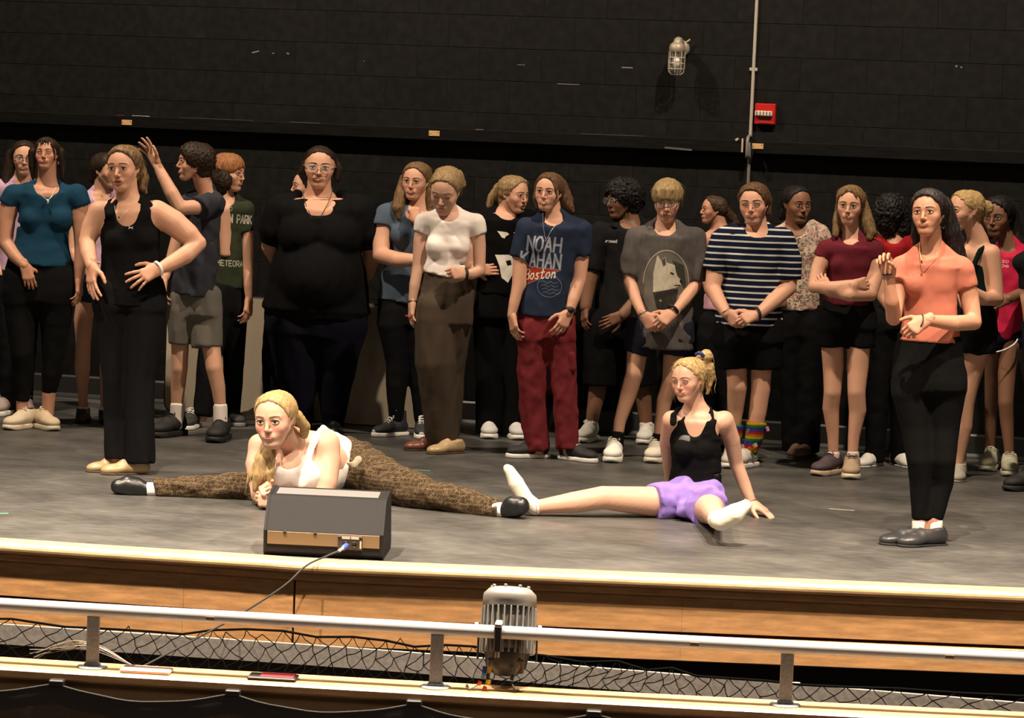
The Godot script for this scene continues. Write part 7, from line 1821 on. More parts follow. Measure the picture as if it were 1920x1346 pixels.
	people.append({
		"label": "person in a red tee with dark curly hair, mostly hidden behind the coral tee",
		"at": [2.456, 0, 0.696],
		"face": 60,
		"skin": [0.46, 0.235, 0.15],
		"hairc": [0.01, 0.009, 0.009],
		"mouth": 0,
		"eyes": 0,
		"gaze": 0,
		"body": [
			[1, 0, -0.022, 1.331, -0.01, 0.056, -0.039, 1.382, 0.003, 0.05, -0.055, 1.432, 0.015, 0.05],
			[0.75, 4, -0.018, 1.356, 0, 0.03, -0.017, 1.322, 0, 0.066, -0.009, 1.289, 0, 0.088, -0.002, 1.165, 0, 0.082, 0.008, 0.978, 0, 0.088],
			[1, 0, -0.101, 1.278, 0, 0.039, 0.079, 1.285, 0, 0.039],
			[1, 0, -0.021, 1.331, -0.015, 0.041, -0.101, 1.278, 0, 0.034],
			[1, 0, -0.021, 1.331, -0.015, 0.041, 0.079, 1.285, 0, 0.034],
			[1, 0, -0.095, 1.279, 0, 0.049, -0.087, 1.13, 0, 0.043, -0.072, 0.989, 0.03, 0.037, -0.028, 0.921, 0.1, 0.032],
			[1, 0, 0.079, 1.286, 0, 0.049, 0.099, 1.138, 0, 0.043, 0.095, 0.982, 0, 0.035],
			[1, 0, -0.058, 0.859, 0.007, 0.054, -0.058, 0.789, 0.007, 0.058, -0.075, 0.477, 0.02, 0.05, -0.072, 0.021, 0.035, 0.029, -0.072, 0.06, 0.035, 0.028],
			[1, 0, 0.056, 0.863, -0.007, 0.054, 0.056, 0.793, -0.007, 0.058, 0.068, 0.479, -0.02, 0.05, 0.089, 0.013, -0.035, 0.029, 0.089, 0.06, -0.035, 0.028],
		],
		"wear": [
			{"n": "t_shirt", "c": [0.26, 0.012, 0.016], "t": [[0.77, 4, -0.018, 1.356, 0, 0.042, -0.017, 1.322, 0, 0.078, -0.009, 1.289, 0, 0.1, -0.002, 1.165, 0, 0.094, 0.008, 0.978, 0, 0.1], [1, 0, -0.101, 1.278, 0, 0.055, 0.079, 1.285, 0, 0.055], [1, 0, -0.022, 1.351, -0.015, 0.057, -0.101, 1.278, 0, 0.05], [1, 0, -0.022, 1.351, -0.015, 0.057, 0.079, 1.285, 0, 0.05], [1, 1, -0.089, 1.279, 0, 0.064, -0.088, 1.146, 0, 0.061], [1, 1, 0.079, 1.286, 0, 0.061, 0.098, 1.153, 0, 0.058]], "v": [[1, 0, -0.033, 1.352, 0.06, 0.053, -0.02, 1.368, 0.05, 0.056]]},
			{"n": "trousers", "c": [0.006, 0.006, 0.0065], "t": [[0.69, 4, 0.006, 1.003, 0, 0.106, 0.011, 0.854, 0, 0.116, 0.012, 0.807, 0, 0.117], [1, 1, -0.058, 0.859, 0.007, 0.075, -0.058, 0.789, 0.007, 0.081, -0.075, 0.477, 0.02, 0.069, -0.072, 0.021, 0.035, 0.056], [1, 1, 0.056, 0.863, -0.007, 0.075, 0.056, 0.793, -0.007, 0.081, 0.068, 0.479, -0.02, 0.069, 0.089, 0.013, -0.035, 0.056]], "v": [], "blend": 0.034},
		],
		"shoes": [["slipper", -0.08, 0, 0.035, -40, 0, 0, 1, [0.78, 0.76, 0.72], [0.78, 0.76, 0.72], [0.78, 0.76, 0.72]], ["slipper", 0.08, 0, -0.035, 20, 0, 0, 1, [0.78, 0.76, 0.72], [0.78, 0.76, 0.72], [0.78, 0.76, 0.72]]],
		"hands": [],
		"extra": [],
		"head": [-0.043, 1.462, 0, 0.945, 140, 4, 0, 1],
		"hair": {"t": 0.024, "rip": [50, 50, 50, 0.015], "wisps": 140, "wl": 0.7, "open": [], "out": [[1, 0, -0.072, 1.441, 0, 0.069, -0.05, 1.374, 0, 0.063], [1, 0, 0.007, 1.46, 0, 0.063, 0.018, 1.383, 0, 0.056]]},
	})
	people.append({
		"label": "smiling person in a coral tee and black leggings with long black hair",
		"at": [2.964, 0, 3.812],
		"face": -25,
		"skin": [0.46, 0.235, 0.15],
		"hairc": [0.01, 0.009, 0.009],
		"mouth": 1,
		"eyes": 0,
		"gaze": 0,
		"body": [
			[1, 0, -0.029, 1.374, -0.01, 0.056, -0.037, 1.446, 0.001, 0.05, -0.046, 1.519, 0.012, 0.05],
			[0.66, 4, -0.03, 1.372, 0, 0.053, -0.029, 1.339, 0, 0.103, -0.027, 1.305, 0, 0.134, -0.03, 1.226, 0, 0.126, -0.025, 1.151, 0, 0.12, -0.016, 1.065, 0, 0.121],
			[1, 0, -0.16, 1.285, 0, 0.039, 0.108, 1.291, 0, 0.039],
			[1, 0, -0.028, 1.374, -0.015, 0.041, -0.16, 1.285, 0, 0.034],
			[1, 0, -0.028, 1.374, -0.015, 0.041, 0.108, 1.291, 0, 0.034],
			[1, 0, -0.165, 1.29, 0, 0.039, -0.179, 1.171, 0.02, 0.039, -0.199, 1.06, 0.08, 0.036, -0.222, 1.14, 0.15, 0.034, -0.243, 1.245, 0.17, 0.024],
			[1, 0, 0.123, 1.291, 0, 0.046, 0.16, 1.159, 0, 0.044, 0.179, 1.053, 0.04, 0.037, 0.065, 1.051, 0.16, 0.037, -0.07, 1.066, 0.24, 0.025],
			[1, 0, -0.089, 0.782, -0.003, 0.058, -0.089, 0.712, -0.003, 0.063, -0.06, 0.551, -0.005, 0.048, -0.04, 0.403, 0.013, 0.04, -0.023, 0.288, -0.009, 0.036, -0.016, 0.112, -0.011, 0.029, -0.016, 0.06, -0.011, 0.028],
			[1, 0, 0.074, 0.79, 0.003, 0.061, 0.074, 0.72, 0.003, 0.066, 0.076, 0.555, -0.015, 0.052, 0.075, 0.407, 0.007, 0.045, 0.086, 0.291, -0.021, 0.036, 0.056, 0.115, -0.009, 0.029, 0.056, 0.06, -0.009, 0.028],
			[1, 0, -0.017, 0.137, -0.011, 0.028, -0.015, 0.036, -0.011, 0.025],
			[1, 0, 0.055, 0.14, -0.009, 0.028, 0.057, 0.04, -0.009, 0.025],
		],
		"wear": [
			{"n": "t_shirt", "c": [0.46, 0.155, 0.105], "t": [[0.68, 4, -0.03, 1.372, 0, 0.059, -0.029, 1.339, 0, 0.109, -0.027, 1.305, 0, 0.14, -0.03, 1.226, 0, 0.132, -0.025, 1.151, 0, 0.126, -0.016, 1.065, 0, 0.127, -0.016, 0.965, 0, 0.15], [1, 0, -0.16, 1.285, 0, 0.051, 0.108, 1.291, 0, 0.051], [1, 0, -0.029, 1.394, -0.015, 0.053, -0.16, 1.285, 0, 0.046], [1, 0, -0.029, 1.394, -0.015, 0.053, 0.108, 1.291, 0, 0.046], [1, 1, -0.165, 1.29, 0, 0.046, -0.181, 1.226, 0.03, 0.046], [1, 1, 0.118, 1.291, 0, 0.058, 0.142, 1.208, 0, 0.056], [1, 0, -0.104, 1.22, 0.048, 0.055], [1, 0, 0.01, 1.225, 0.048, 0.055]], "v": [[1, 0, -0.046, 1.391, 0.06, 0.055, -0.072, 1.4, 0.12, 0.052]], "rip": [10, 14, 10, 0.0035]},
			{"n": "leggings", "c": [0.0046, 0.0046, 0.005], "t": [[0.6, 4, -0.017, 0.982, 0, 0.15, -0.016, 0.878, 0, 0.167, -0.009, 0.766, 0, 0.176, -0.006, 0.728, 0, 0.172], [1, 1, -0.089, 0.782, -0.003, 0.08, -0.089, 0.712, -0.003, 0.087, -0.06, 0.551, -0.005, 0.067, -0.04, 0.403, 0.013, 0.055, -0.023, 0.288, -0.009, 0.05, -0.016, 0.112, -0.011, 0.036], [1, 1, 0.074, 0.79, 0.003, 0.085, 0.074, 0.72, 0.003, 0.092, 0.076, 0.555, -0.015, 0.072, 0.075, 0.407, 0.007, 0.062, 0.086, 0.291, -0.021, 0.05, 0.056, 0.115, -0.009, 0.036]], "v": [], "rip": [10, 8, 10, 0.002], "blend": 0.034},
			{"n": "sock", "c": [0.78, 0.76, 0.72], "t": [[1, 2, -0.016, 0.119, -0.011, 0.035, -0.017, 0.036, -0.011, 0.032]], "v": [], "rip": [9, 9, 9, 0.001]},
			{"n": "sock", "c": [0.78, 0.76, 0.72], "t": [[1, 2, 0.058, 0.118, -0.009, 0.036, 0.058, 0.032, -0.009, 0.034]], "v": [], "rip": [9, 9, 9, 0.001]},
		],
		"shoes": [["slipper", -0.043, 0, -0.011, -64, 0, 0, 1, [0.03, 0.03, 0.033], [0.015, 0.015, 0.015], [0.03, 0.03, 0.033]], ["slipper", 0.043, 0, 0.011, -60, 0, 0, 1.08, [0.035, 0.035, 0.038], [0.015, 0.015, 0.015], [0.035, 0.035, 0.038]]],
		"hands": [[-0.243, 1.248, 0.17, -0.034, 0.104, 0.01, -0.3, -0.1, 0.9, 0.92, 1, "claw"], [-0.07, 1.068, 0.24, -0.092, -0.063, 0.02, 0.1, -0.4, -1, 0.92, -1, "clasp"]],
		"extra": [{"n": "hair_tie", "c": [0.006, 0.006, 0.0065], "ring": [-0.246, 1.265, 0.17, -0.1, 1, 0, 0.029, 0.0035], "metal": 0}, {"n": "beaded_bracelet", "c": [0.05, 0.03, 0.03], "ring": [-0.1, 1.06, 0.245, 1, -0.25, -0.2, 0.031, 0.003], "metal": 0}, {"n": "necklace", "c": [0.55, 0.42, 0.2], "tube": [[-0.094, 1.411, 0.05, 0.0016], [-0.096, 1.37, 0.09, 0.0016], [-0.088, 1.335, 0.115, 0.0016], [-0.056, 1.339, 0.115, 0.0016], [-0.004, 1.379, 0.085, 0.0016]], "metal": 1}, {"n": "pendant", "c": [0.5, 0.42, 0.25], "tube": [[-0.091, 1.333, 0.12, 0.004], [-0.09, 1.318, 0.12, 0.005]], "metal": 1}, {"n": "hoop_earring", "c": [0.7, 0.6, 0.4], "tube": [[0.019, 1.508, 0, 0.0018], [0.013, 1.493, 0, 0.0018], [0.021, 1.48, 0, 0.0018], [0.027, 1.493, 0, 0.0018]], "metal": 1}],
		"blush": 0.25,
		"head": [-0.054, 1.549, 0.03, 0.934, -26, -3, 4, 1],
		"hair": {"t": 0.012, "rip": [90, 5, 90, 0.005], "tip": [0.045, 0.035, 0.035], "open": [0, -0.024, 0.113, 0.11], "part": [[1, 0, -0.015, 0.132, 0.06, 0.005, -0.015, 0.138, 0, 0.005]], "out": [[1, 0, -0.096, 1.544, -0.02, 0.02, -0.101, 1.445, -0.02, 0.025, -0.081, 1.376, -0.03, 0.022], [1, 0, 0.025, 1.586, -0.05, 0.042, 0.056, 1.474, -0.08, 0.055, 0.098, 1.375, -0.12, 0.05, 0.142, 1.301, -0.12, 0.03]], "wisps": 40},
	})
	people.append({
		"label": "blond person with a messy bun in a dark green tank top and black shorts",
		"at": [2.844, 0, 1.169],
		"face": -50,
		"skin": [0.57, 0.315, 0.215],
		"hairc": [0.29, 0.185, 0.08],
		"mouth": 0,
		"eyes": 0,
		"gaze": 0,
		"body": [
			[1, 0, 0.111, 1.355, -0.01, 0.056, 0.08, 1.422, 0.001, 0.05, 0.049, 1.489, 0.012, 0.05],
			[0.8, 4, 0.11, 1.351, 0, 0.031, 0.111, 1.318, 0, 0.062, 0.113, 1.284, 0, 0.08, 0.113, 1.176, 0, 0.074, 0.129, 1.057, 0, 0.071],
			[1, 0, 0.036, 1.273, 0, 0.039, 0.18, 1.273, 0, 0.039],
			[1, 0, 0.112, 1.355, -0.015, 0.041, 0.036, 1.273, 0, 0.034],
			[1, 0, 0.112, 1.355, -0.015, 0.041, 0.18, 1.273, 0, 0.034],
			[1, 0, 0.177, 1.283, 0.05, 0.055, 0.2, 1.153, 0.06, 0.047, 0.215, 1.035, 0.08, 0.042, 0.132, 1.036, 0.16, 0.039, 0.067, 1.071, 0.2, 0.031],
			[1, 0, 0.044, 1.273, -0.05, 0.047, 0.021, 1.112, 0, 0.039, 0.04, 0.999, 0.1, 0.033],
			[1, 0, 0.113, 0.77, -0.009, 0.055, 0.118, 0.603, -0.016, 0.053, 0.099, 0.42, -0.025, 0.044, 0.097, 0.298, -0.031, 0.044, 0.08, 0.144, -0.038, 0.031, 0.073, 0.053, -0.04, 0.028],
			[1, 0, 0.176, 0.773, 0.008, 0.053, 0.071, 0.414, -0.075, 0.042, -0.057, 0.045, -0.06, 0.025],
		],
		"wear": [
			{"n": "tank_top", "c": [0.0031, 0.0097, 0.0085], "t": [[0.82, 4, 0.111, 1.218, 0, 0.078, 0.117, 1.116, 0, 0.078, 0.133, 0.982, 0, 0.087], [1, 0, 0.071, 1.209, 0.1, 0.018, 0.111, 1.299, 0.08, 0.015, 0.161, 1.335, 0.02, 0.012]], "v": [], "rip": [9, 9, 9, 0.003]},
			{"n": "shorts", "c": [0.006, 0.006, 0.0065], "t": [[0.74, 4, 0.132, 0.997, 0, 0.087, 0.136, 0.877, 0, 0.096, 0.138, 0.847, 0, 0.096], [1, 1, 0.095, 0.915, 0, 0.066, 0.095, 0.845, 0, 0.072, 0.09, 0.718, 0, 0.069], [1, 1, 0.173, 0.918, 0, 0.066, 0.173, 0.848, 0, 0.072, 0.177, 0.722, 0, 0.069]], "v": [], "blend": 0.034},
			{"n": "sock", "c": [0.35, 0.33, 0.3], "t": [[1, 2, 0.083, 0.09, -0.04, 0.036, 0.077, 0.035, -0.04, 0.036]], "v": [], "rip": [9, 9, 9, 0]},
		],
		"shoes": [["sock", 0.079, 0, -0.04, -15, 0, 0, 1, [0.3, 0.27, 0.23], [0.3, 0.27, 0.23], [0.3, 0.27, 0.23]], ["sock", -0.079, 0, 0.04, -30, 0, 0, 1, [0.6, 0.5, 0.42], [0.6, 0.5, 0.42], [0.6, 0.5, 0.42]]],
		"hands": [[0.067, 1.071, 0.2, -0.081, 0.021, 0.02, 0, 0, -1, 0.92, -1, "relaxed"]],
		"extra": [],
		"head": [0.031, 1.519, 0.02, 0.988, -66, 2, 0, 1],
		"hair": {"t": 0.006, "wisps": 50, "rip": [30, 60, 60, 0.005], "tip": [0.45, 0.33, 0.15], "out": [[1, 0, 0.127, 1.55, -0.06, 0.036, 0.155, 1.535, -0.08, 0.045]]},
	})
	people.append({
		"label": "person in a crimson tee and navy shorts with white piping",
		"at": [3.106, 0, 0.584],
		"face": -20,
		"skin": [0.18, 0.09, 0.052],
		"hairc": [0.01, 0.009, 0.009],
		"mouth": 0,
		"eyes": 0,
		"gaze": 0,
		"body": [
			[1, 0, -0.023, 1.311, -0.01, 0.056, -0.053, 1.382, -0.003, 0.05, -0.083, 1.452, 0.003, 0.05],
			[0.75, 4, -0.011, 1.317, 0, 0.036, -0.009, 1.283, 0, 0.078, 0.007, 1.25, 0, 0.103, 0.004, 1.132, 0, 0.094, -0.003, 0.977, 0, 0.078],
			[1, 0, -0.095, 1.239, 0, 0.039, 0.11, 1.241, 0, 0.039],
			[1, 0, -0.022, 1.31, -0.015, 0.041, -0.095, 1.239, 0, 0.034],
			[1, 0, -0.022, 1.31, -0.015, 0.041, 0.11, 1.241, 0, 0.034],
			[1, 0, -0.095, 1.234, 0, 0.049, -0.112, 1.097, 0, 0.04, -0.102, 0.961, 0.06, 0.034],
			[1, 0, 0.11, 1.236, 0, 0.052, 0.15, 1.108, 0.02, 0.046, 0.131, 1.016, 0.05, 0.04, 0.025, 1.042, 0.15, 0.034, -0.045, 1.018, 0.2, 0.029],
			[1, 0, -0.062, 0.739, -0.028, 0.054, -0.052, 0.561, -0.1, 0.049, -0.049, 0.37, -0.125, 0.04, -0.031, 0.051, -0.162, 0.026],
			[1, 0, 0.015, 0.746, 0.027, 0.057, 0.001, 0.576, 0.05, 0.052, -0.003, 0.409, 0.092, 0.044, 0.01, 0.3, 0.087, 0.04, 0.027, 0.148, 0.107, 0.029, 0.036, 0.04, 0.112, 0.029],
		],
		"wear": [
			{"n": "t_shirt", "c": [0.45, 0.018, 0.06], "t": [[0.77, 4, -0.011, 1.317, 0, 0.048, -0.009, 1.283, 0, 0.09, 0.007, 1.25, 0, 0.115, 0.004, 1.132, 0, 0.106, -0.003, 0.977, 0, 0.09, -0.026, 0.783, 0, 0.093], [1, 0, -0.095, 1.239, 0, 0.055, 0.11, 1.241, 0, 0.055], [1, 0, -0.023, 1.33, -0.015, 0.057, -0.095, 1.239, 0, 0.05], [1, 0, -0.023, 1.33, -0.015, 0.057, 0.11, 1.241, 0, 0.05], [1, 1, -0.088, 1.234, 0, 0.061, -0.113, 1.121, 0, 0.058], [1, 1, 0.104, 1.236, 0, 0.067, 0.148, 1.107, 0, 0.064]], "v": [[1, 0, -0.043, 1.331, 0.06, 0.056, -0.071, 1.341, 0.11, 0.056]], "rip": [12, 9, 12, 0.009], "tex": "script", "uv": [-0.032, 1.224, 0, 0.137, 0.093]},
			{"n": "piped_shorts", "c": [0.012, 0.012, 0.03], "t": [[0.69, 4, -0.024, 0.805, 0, 0.09, -0.022, 0.774, 0, 0.093], [1, 1, -0.068, 0.785, 0, 0.063, -0.068, 0.756, 0, 0.069, -0.071, 0.703, 0, 0.065], [1, 1, 0.025, 0.785, 0, 0.063, 0.025, 0.76, 0, 0.069, 0.034, 0.714, 0, 0.062]], "v": [], "blend": 0.034},
		],
		"shoes": [["sneaker", 0.034, 0, 0.112, -10, 0, 0, 1, [0.42, 0.4, 0.3], [0.6, 0.56, 0.42], [0.4, 0.4, 0.3]], ["sneaker", -0.034, 0, -0.112, -20, 0, 0, 1, [0.42, 0.4, 0.3], [0.75, 0.73, 0.68], [0.42, 0.4, 0.3]]],
		"hands": [[-0.038, 1.018, 0.2, -0.076, -0.026, 0.02, 0, -0.3, -1, 0.92, -1, "relaxed"]],
		"extra": [{"n": "white_piping", "c": [0.78, 0.76, 0.72], "tube": [[-0.132, 0.699, 0.1, 0.004], [-0.095, 0.706, 0.17, 0.004], [-0.04, 0.725, 0.18, 0.004], [0.016, 0.756, 0.15, 0.004], [0.043, 0.781, 0.1, 0.004]], "metal": 0}],
		"head": [-0.093, 1.482, 0.02, 0.995, -32, 6, 0, 1],
		"hair": {"t": 0.012, "wisps": 20, "rip": [60, 12, 60, 0.006], "out": [[1, 0, -0.012, 1.502, -0.04, 0.044, 0.018, 1.379, -0.05, 0.053, 0.049, 1.313, -0.03, 0.044], [1, 0, -0.148, 1.482, -0.02, 0.025, -0.13, 1.374, -0.02, 0.028]]},
	})
	people.append({
		"label": "blond person in a white tank and leopard print trousers leaning forward in a wide split",
		"at": [0.032, 0, 3.908],
		"face": -18,
		"skin": [0.58, 0.345, 0.25],
		"hairc": [0.29, 0.185, 0.08],
		"mouth": 0,
		"eyes": 0,
		"gaze": 0,
		"body": [
			[1, 0, -0.133, 0.307, 0.1, 0.066, -0.174, 0.353, 0.214, 0.056, -0.191, 0.399, 0.31, 0.054],
			[1, 0, -0.298, 0.279, 0.1, 0.048, -0.142, 0.302, 0.06, 0.063, 0.021, 0.287, 0.06, 0.06],
			[1, 0, -0.13, 0.18, 0.09, 0.111, -0.036, 0.184, -0.04, 0.116, 0.083, 0.153, -0.25, 0.116],
			[1, 0, -0.167, 0.161, 0.165, 0.075],
			[1, 0, -0.068, 0.153, 0.165, 0.075],
			[1, 0, -0.298, 0.279, 0.1, 0.048, -0.31, 0.189, 0.14, 0.048, -0.282, 0.044, 0.22, 0.036, -0.224, 0.025, 0.33, 0.029],
			[1, 0, 0.026, 0.288, 0.06, 0.065, 0.032, 0.212, 0.08, 0.068, 0.025, 0.111, 0.14, 0.065, 0.014, 0.017, 0.2, 0.043, -0.08, 0.012, 0.3, 0.036, -0.183, 0.031, 0.36, 0.029],
		],
		"wear": [
			{"n": "white_tank_top", "c": [0.74, 0.7, 0.68], "t": [[1, 0, -0.109, 0.103, 0.115, 0.105, -0.032, 0.107, -0.02, 0.107, 0.072, 0.164, -0.24, 0.121], [1, 0, -0.159, 0.151, 0.16, 0.086], [1, 0, -0.068, 0.141, 0.16, 0.086], [0.5, 0, -0.085, 0.119, 0.232, 0.029, -0.072, 0.183, 0.222, 0.026, -0.047, 0.264, 0.15, 0.022, -0.024, 0.328, 0.11, 0.021, -0.009, 0.353, 0.05, 0.02, 0.003, 0.349, -0.04, 0.021], [0.5, 0, -0.188, 0.114, 0.225, 0.021, -0.213, 0.174, 0.2, 0.018, -0.233, 0.24, 0.15, 0.018, -0.243, 0.294, 0.12, 0.018], [1, 0, 0.003, 0.343, -0.05, 0.021, 0.049, 0.295, -0.16, 0.034, 0.083, 0.244, -0.2, 0.047], [1, 0, 0.084, 0.252, -0.18, 0.052, 0.075, 0.173, -0.12, 0.058]], "v": [[1, 0, -0.127, 0.225, 0.29, 0.068, -0.133, 0.265, 0.24, 0.079], [1, 0, -0.134, 0.156, 0.3, 0.029]], "rip": [9, 12, 9, 0.003], "cell": 0.0075},
			{"n": "leopard_trousers", "c": [0.5, 0.5, 0.5], "t": [[1, 0, 0.102, 0.179, -0.26, 0.115, 0.158, 0.157, -0.24, 0.121], [1, 1, 0.085, 0.119, -0.24, 0.115, -0.112, 0.081, -0.05, 0.105, -0.343, 0.052, 0, 0.079, -0.578, 0.04, 0, 0.063, -0.811, 0.032, 0.02, 0.047], [1, 1, 0.159, 0.151, -0.22, 0.121, 0.35, 0.096, -0.02, 0.105, 0.552, 0.063, 0.1, 0.079, 0.736, 0.047, 0.18, 0.063, 0.887, 0.03, 0.26, 0.046]], "v": [], "rip": [9, 13, 9, 0.016], "seed": 12, "tex": "leopard"},
			{"n": "sock", "c": [0.78, 0.76, 0.72], "t": [[1, 0, -0.806, 0.03, 0.02, 0.035, -0.884, 0.024, 0.02, 0.034]], "v": [], "rip": [9, 9, 9, 0.001]},
			{"n": "sock", "c": [0.78, 0.76, 0.72], "t": [[1, 0, 0.867, 0.032, 0.26, 0.037, 0.939, 0.033, 0.28, 0.034]], "v": [], "rip": [9, 9, 9, 0.001]},
			{"n": "jazz_shoe", "c": [0.0085, 0.0092, 0.0108], "t": [[1, 0, -0.864, 0.025, 0.02, 0.039, -0.928, 0.034, 0.03, 0.046, -0.987, 0.038, 0.04, 0.037], [1, 0, -0.903, 0.045, 0.02, 0.039, -0.941, 0.055, 0.03, 0.037]], "v": [], "rip": [20, 20, 20, 0.001], "cell": 0.006, "gloss": 0.35},
			{"n": "jazz_shoe", "c": [0.0085, 0.0092, 0.0108], "t": [[1, 0, 0.923, 0.035, 0.28, 0.042, 0.964, 0.05, 0.3, 0.047, 0.989, 0.058, 0.32, 0.039], [1, 0, 0.943, 0.065, 0.29, 0.039, 0.981, 0.07, 0.31, 0.034]], "v": [], "rip": [20, 20, 20, 0.001], "cell": 0.006, "gloss": 0.35},
			{"n": "pocket_flap", "c": [0.3, 0.25, 0.18], "t": [[0.5, 0, 0.182, 0.216, 0.02, 0.021, 0.163, 0.19, 0.03, 0.018, 0.131, 0.199, 0.03, 0.01]], "v": [], "rip": [9, 9, 9, 0.001], "cell": 0.006},
		],
		"shoes": [],
		"hands": [[-0.216, 0.027, 0.34, -0.029, 0.052, 0.03, 1, 0, -0.3, 0.95, 1, "fist"], [-0.183, 0.031, 0.36, -0.052, 0.016, 0.02, 0, -0.2, -1, 0.95, -1, "fist"]],
		"extra": [],
		"blush": 0.9,
		"cell": 0.0095,
		"head": [-0.201, 0.434, 0.34, 1.156, -16, 4, 4, 1],
		"hair": {"t": 0.007, "wisps": 60, "rip": [60, 10, 60, 0.003], "tip": [0.47, 0.345, 0.18], "part": [[1, 0, 0, 0.13, 0.065, 0.005, 0, 0.137, 0, 0.005]], "out": [[1, 0, -0.11, 0.442, 0.24, 0.031, -0.071, 0.388, 0.2, 0.026, -0.076, 0.346, 0.18, 0.021], [1, 0, -0.246, 0.299, 0.28, 0.026, -0.26, 0.233, 0.32, 0.037, -0.272, 0.162, 0.33, 0.034, -0.29, 0.089, 0.33, 0.013], [1, 0, -0.222, 0.264, 0.3, 0.024, -0.224, 0.177, 0.33, 0.026, -0.219, 0.1, 0.33, 0.01], [1, 0, -0.274, 0.233, 0.28, 0.021, -0.311, 0.157, 0.3, 0.018, -0.33, 0.117, 0.3, 0.008]]},
	})
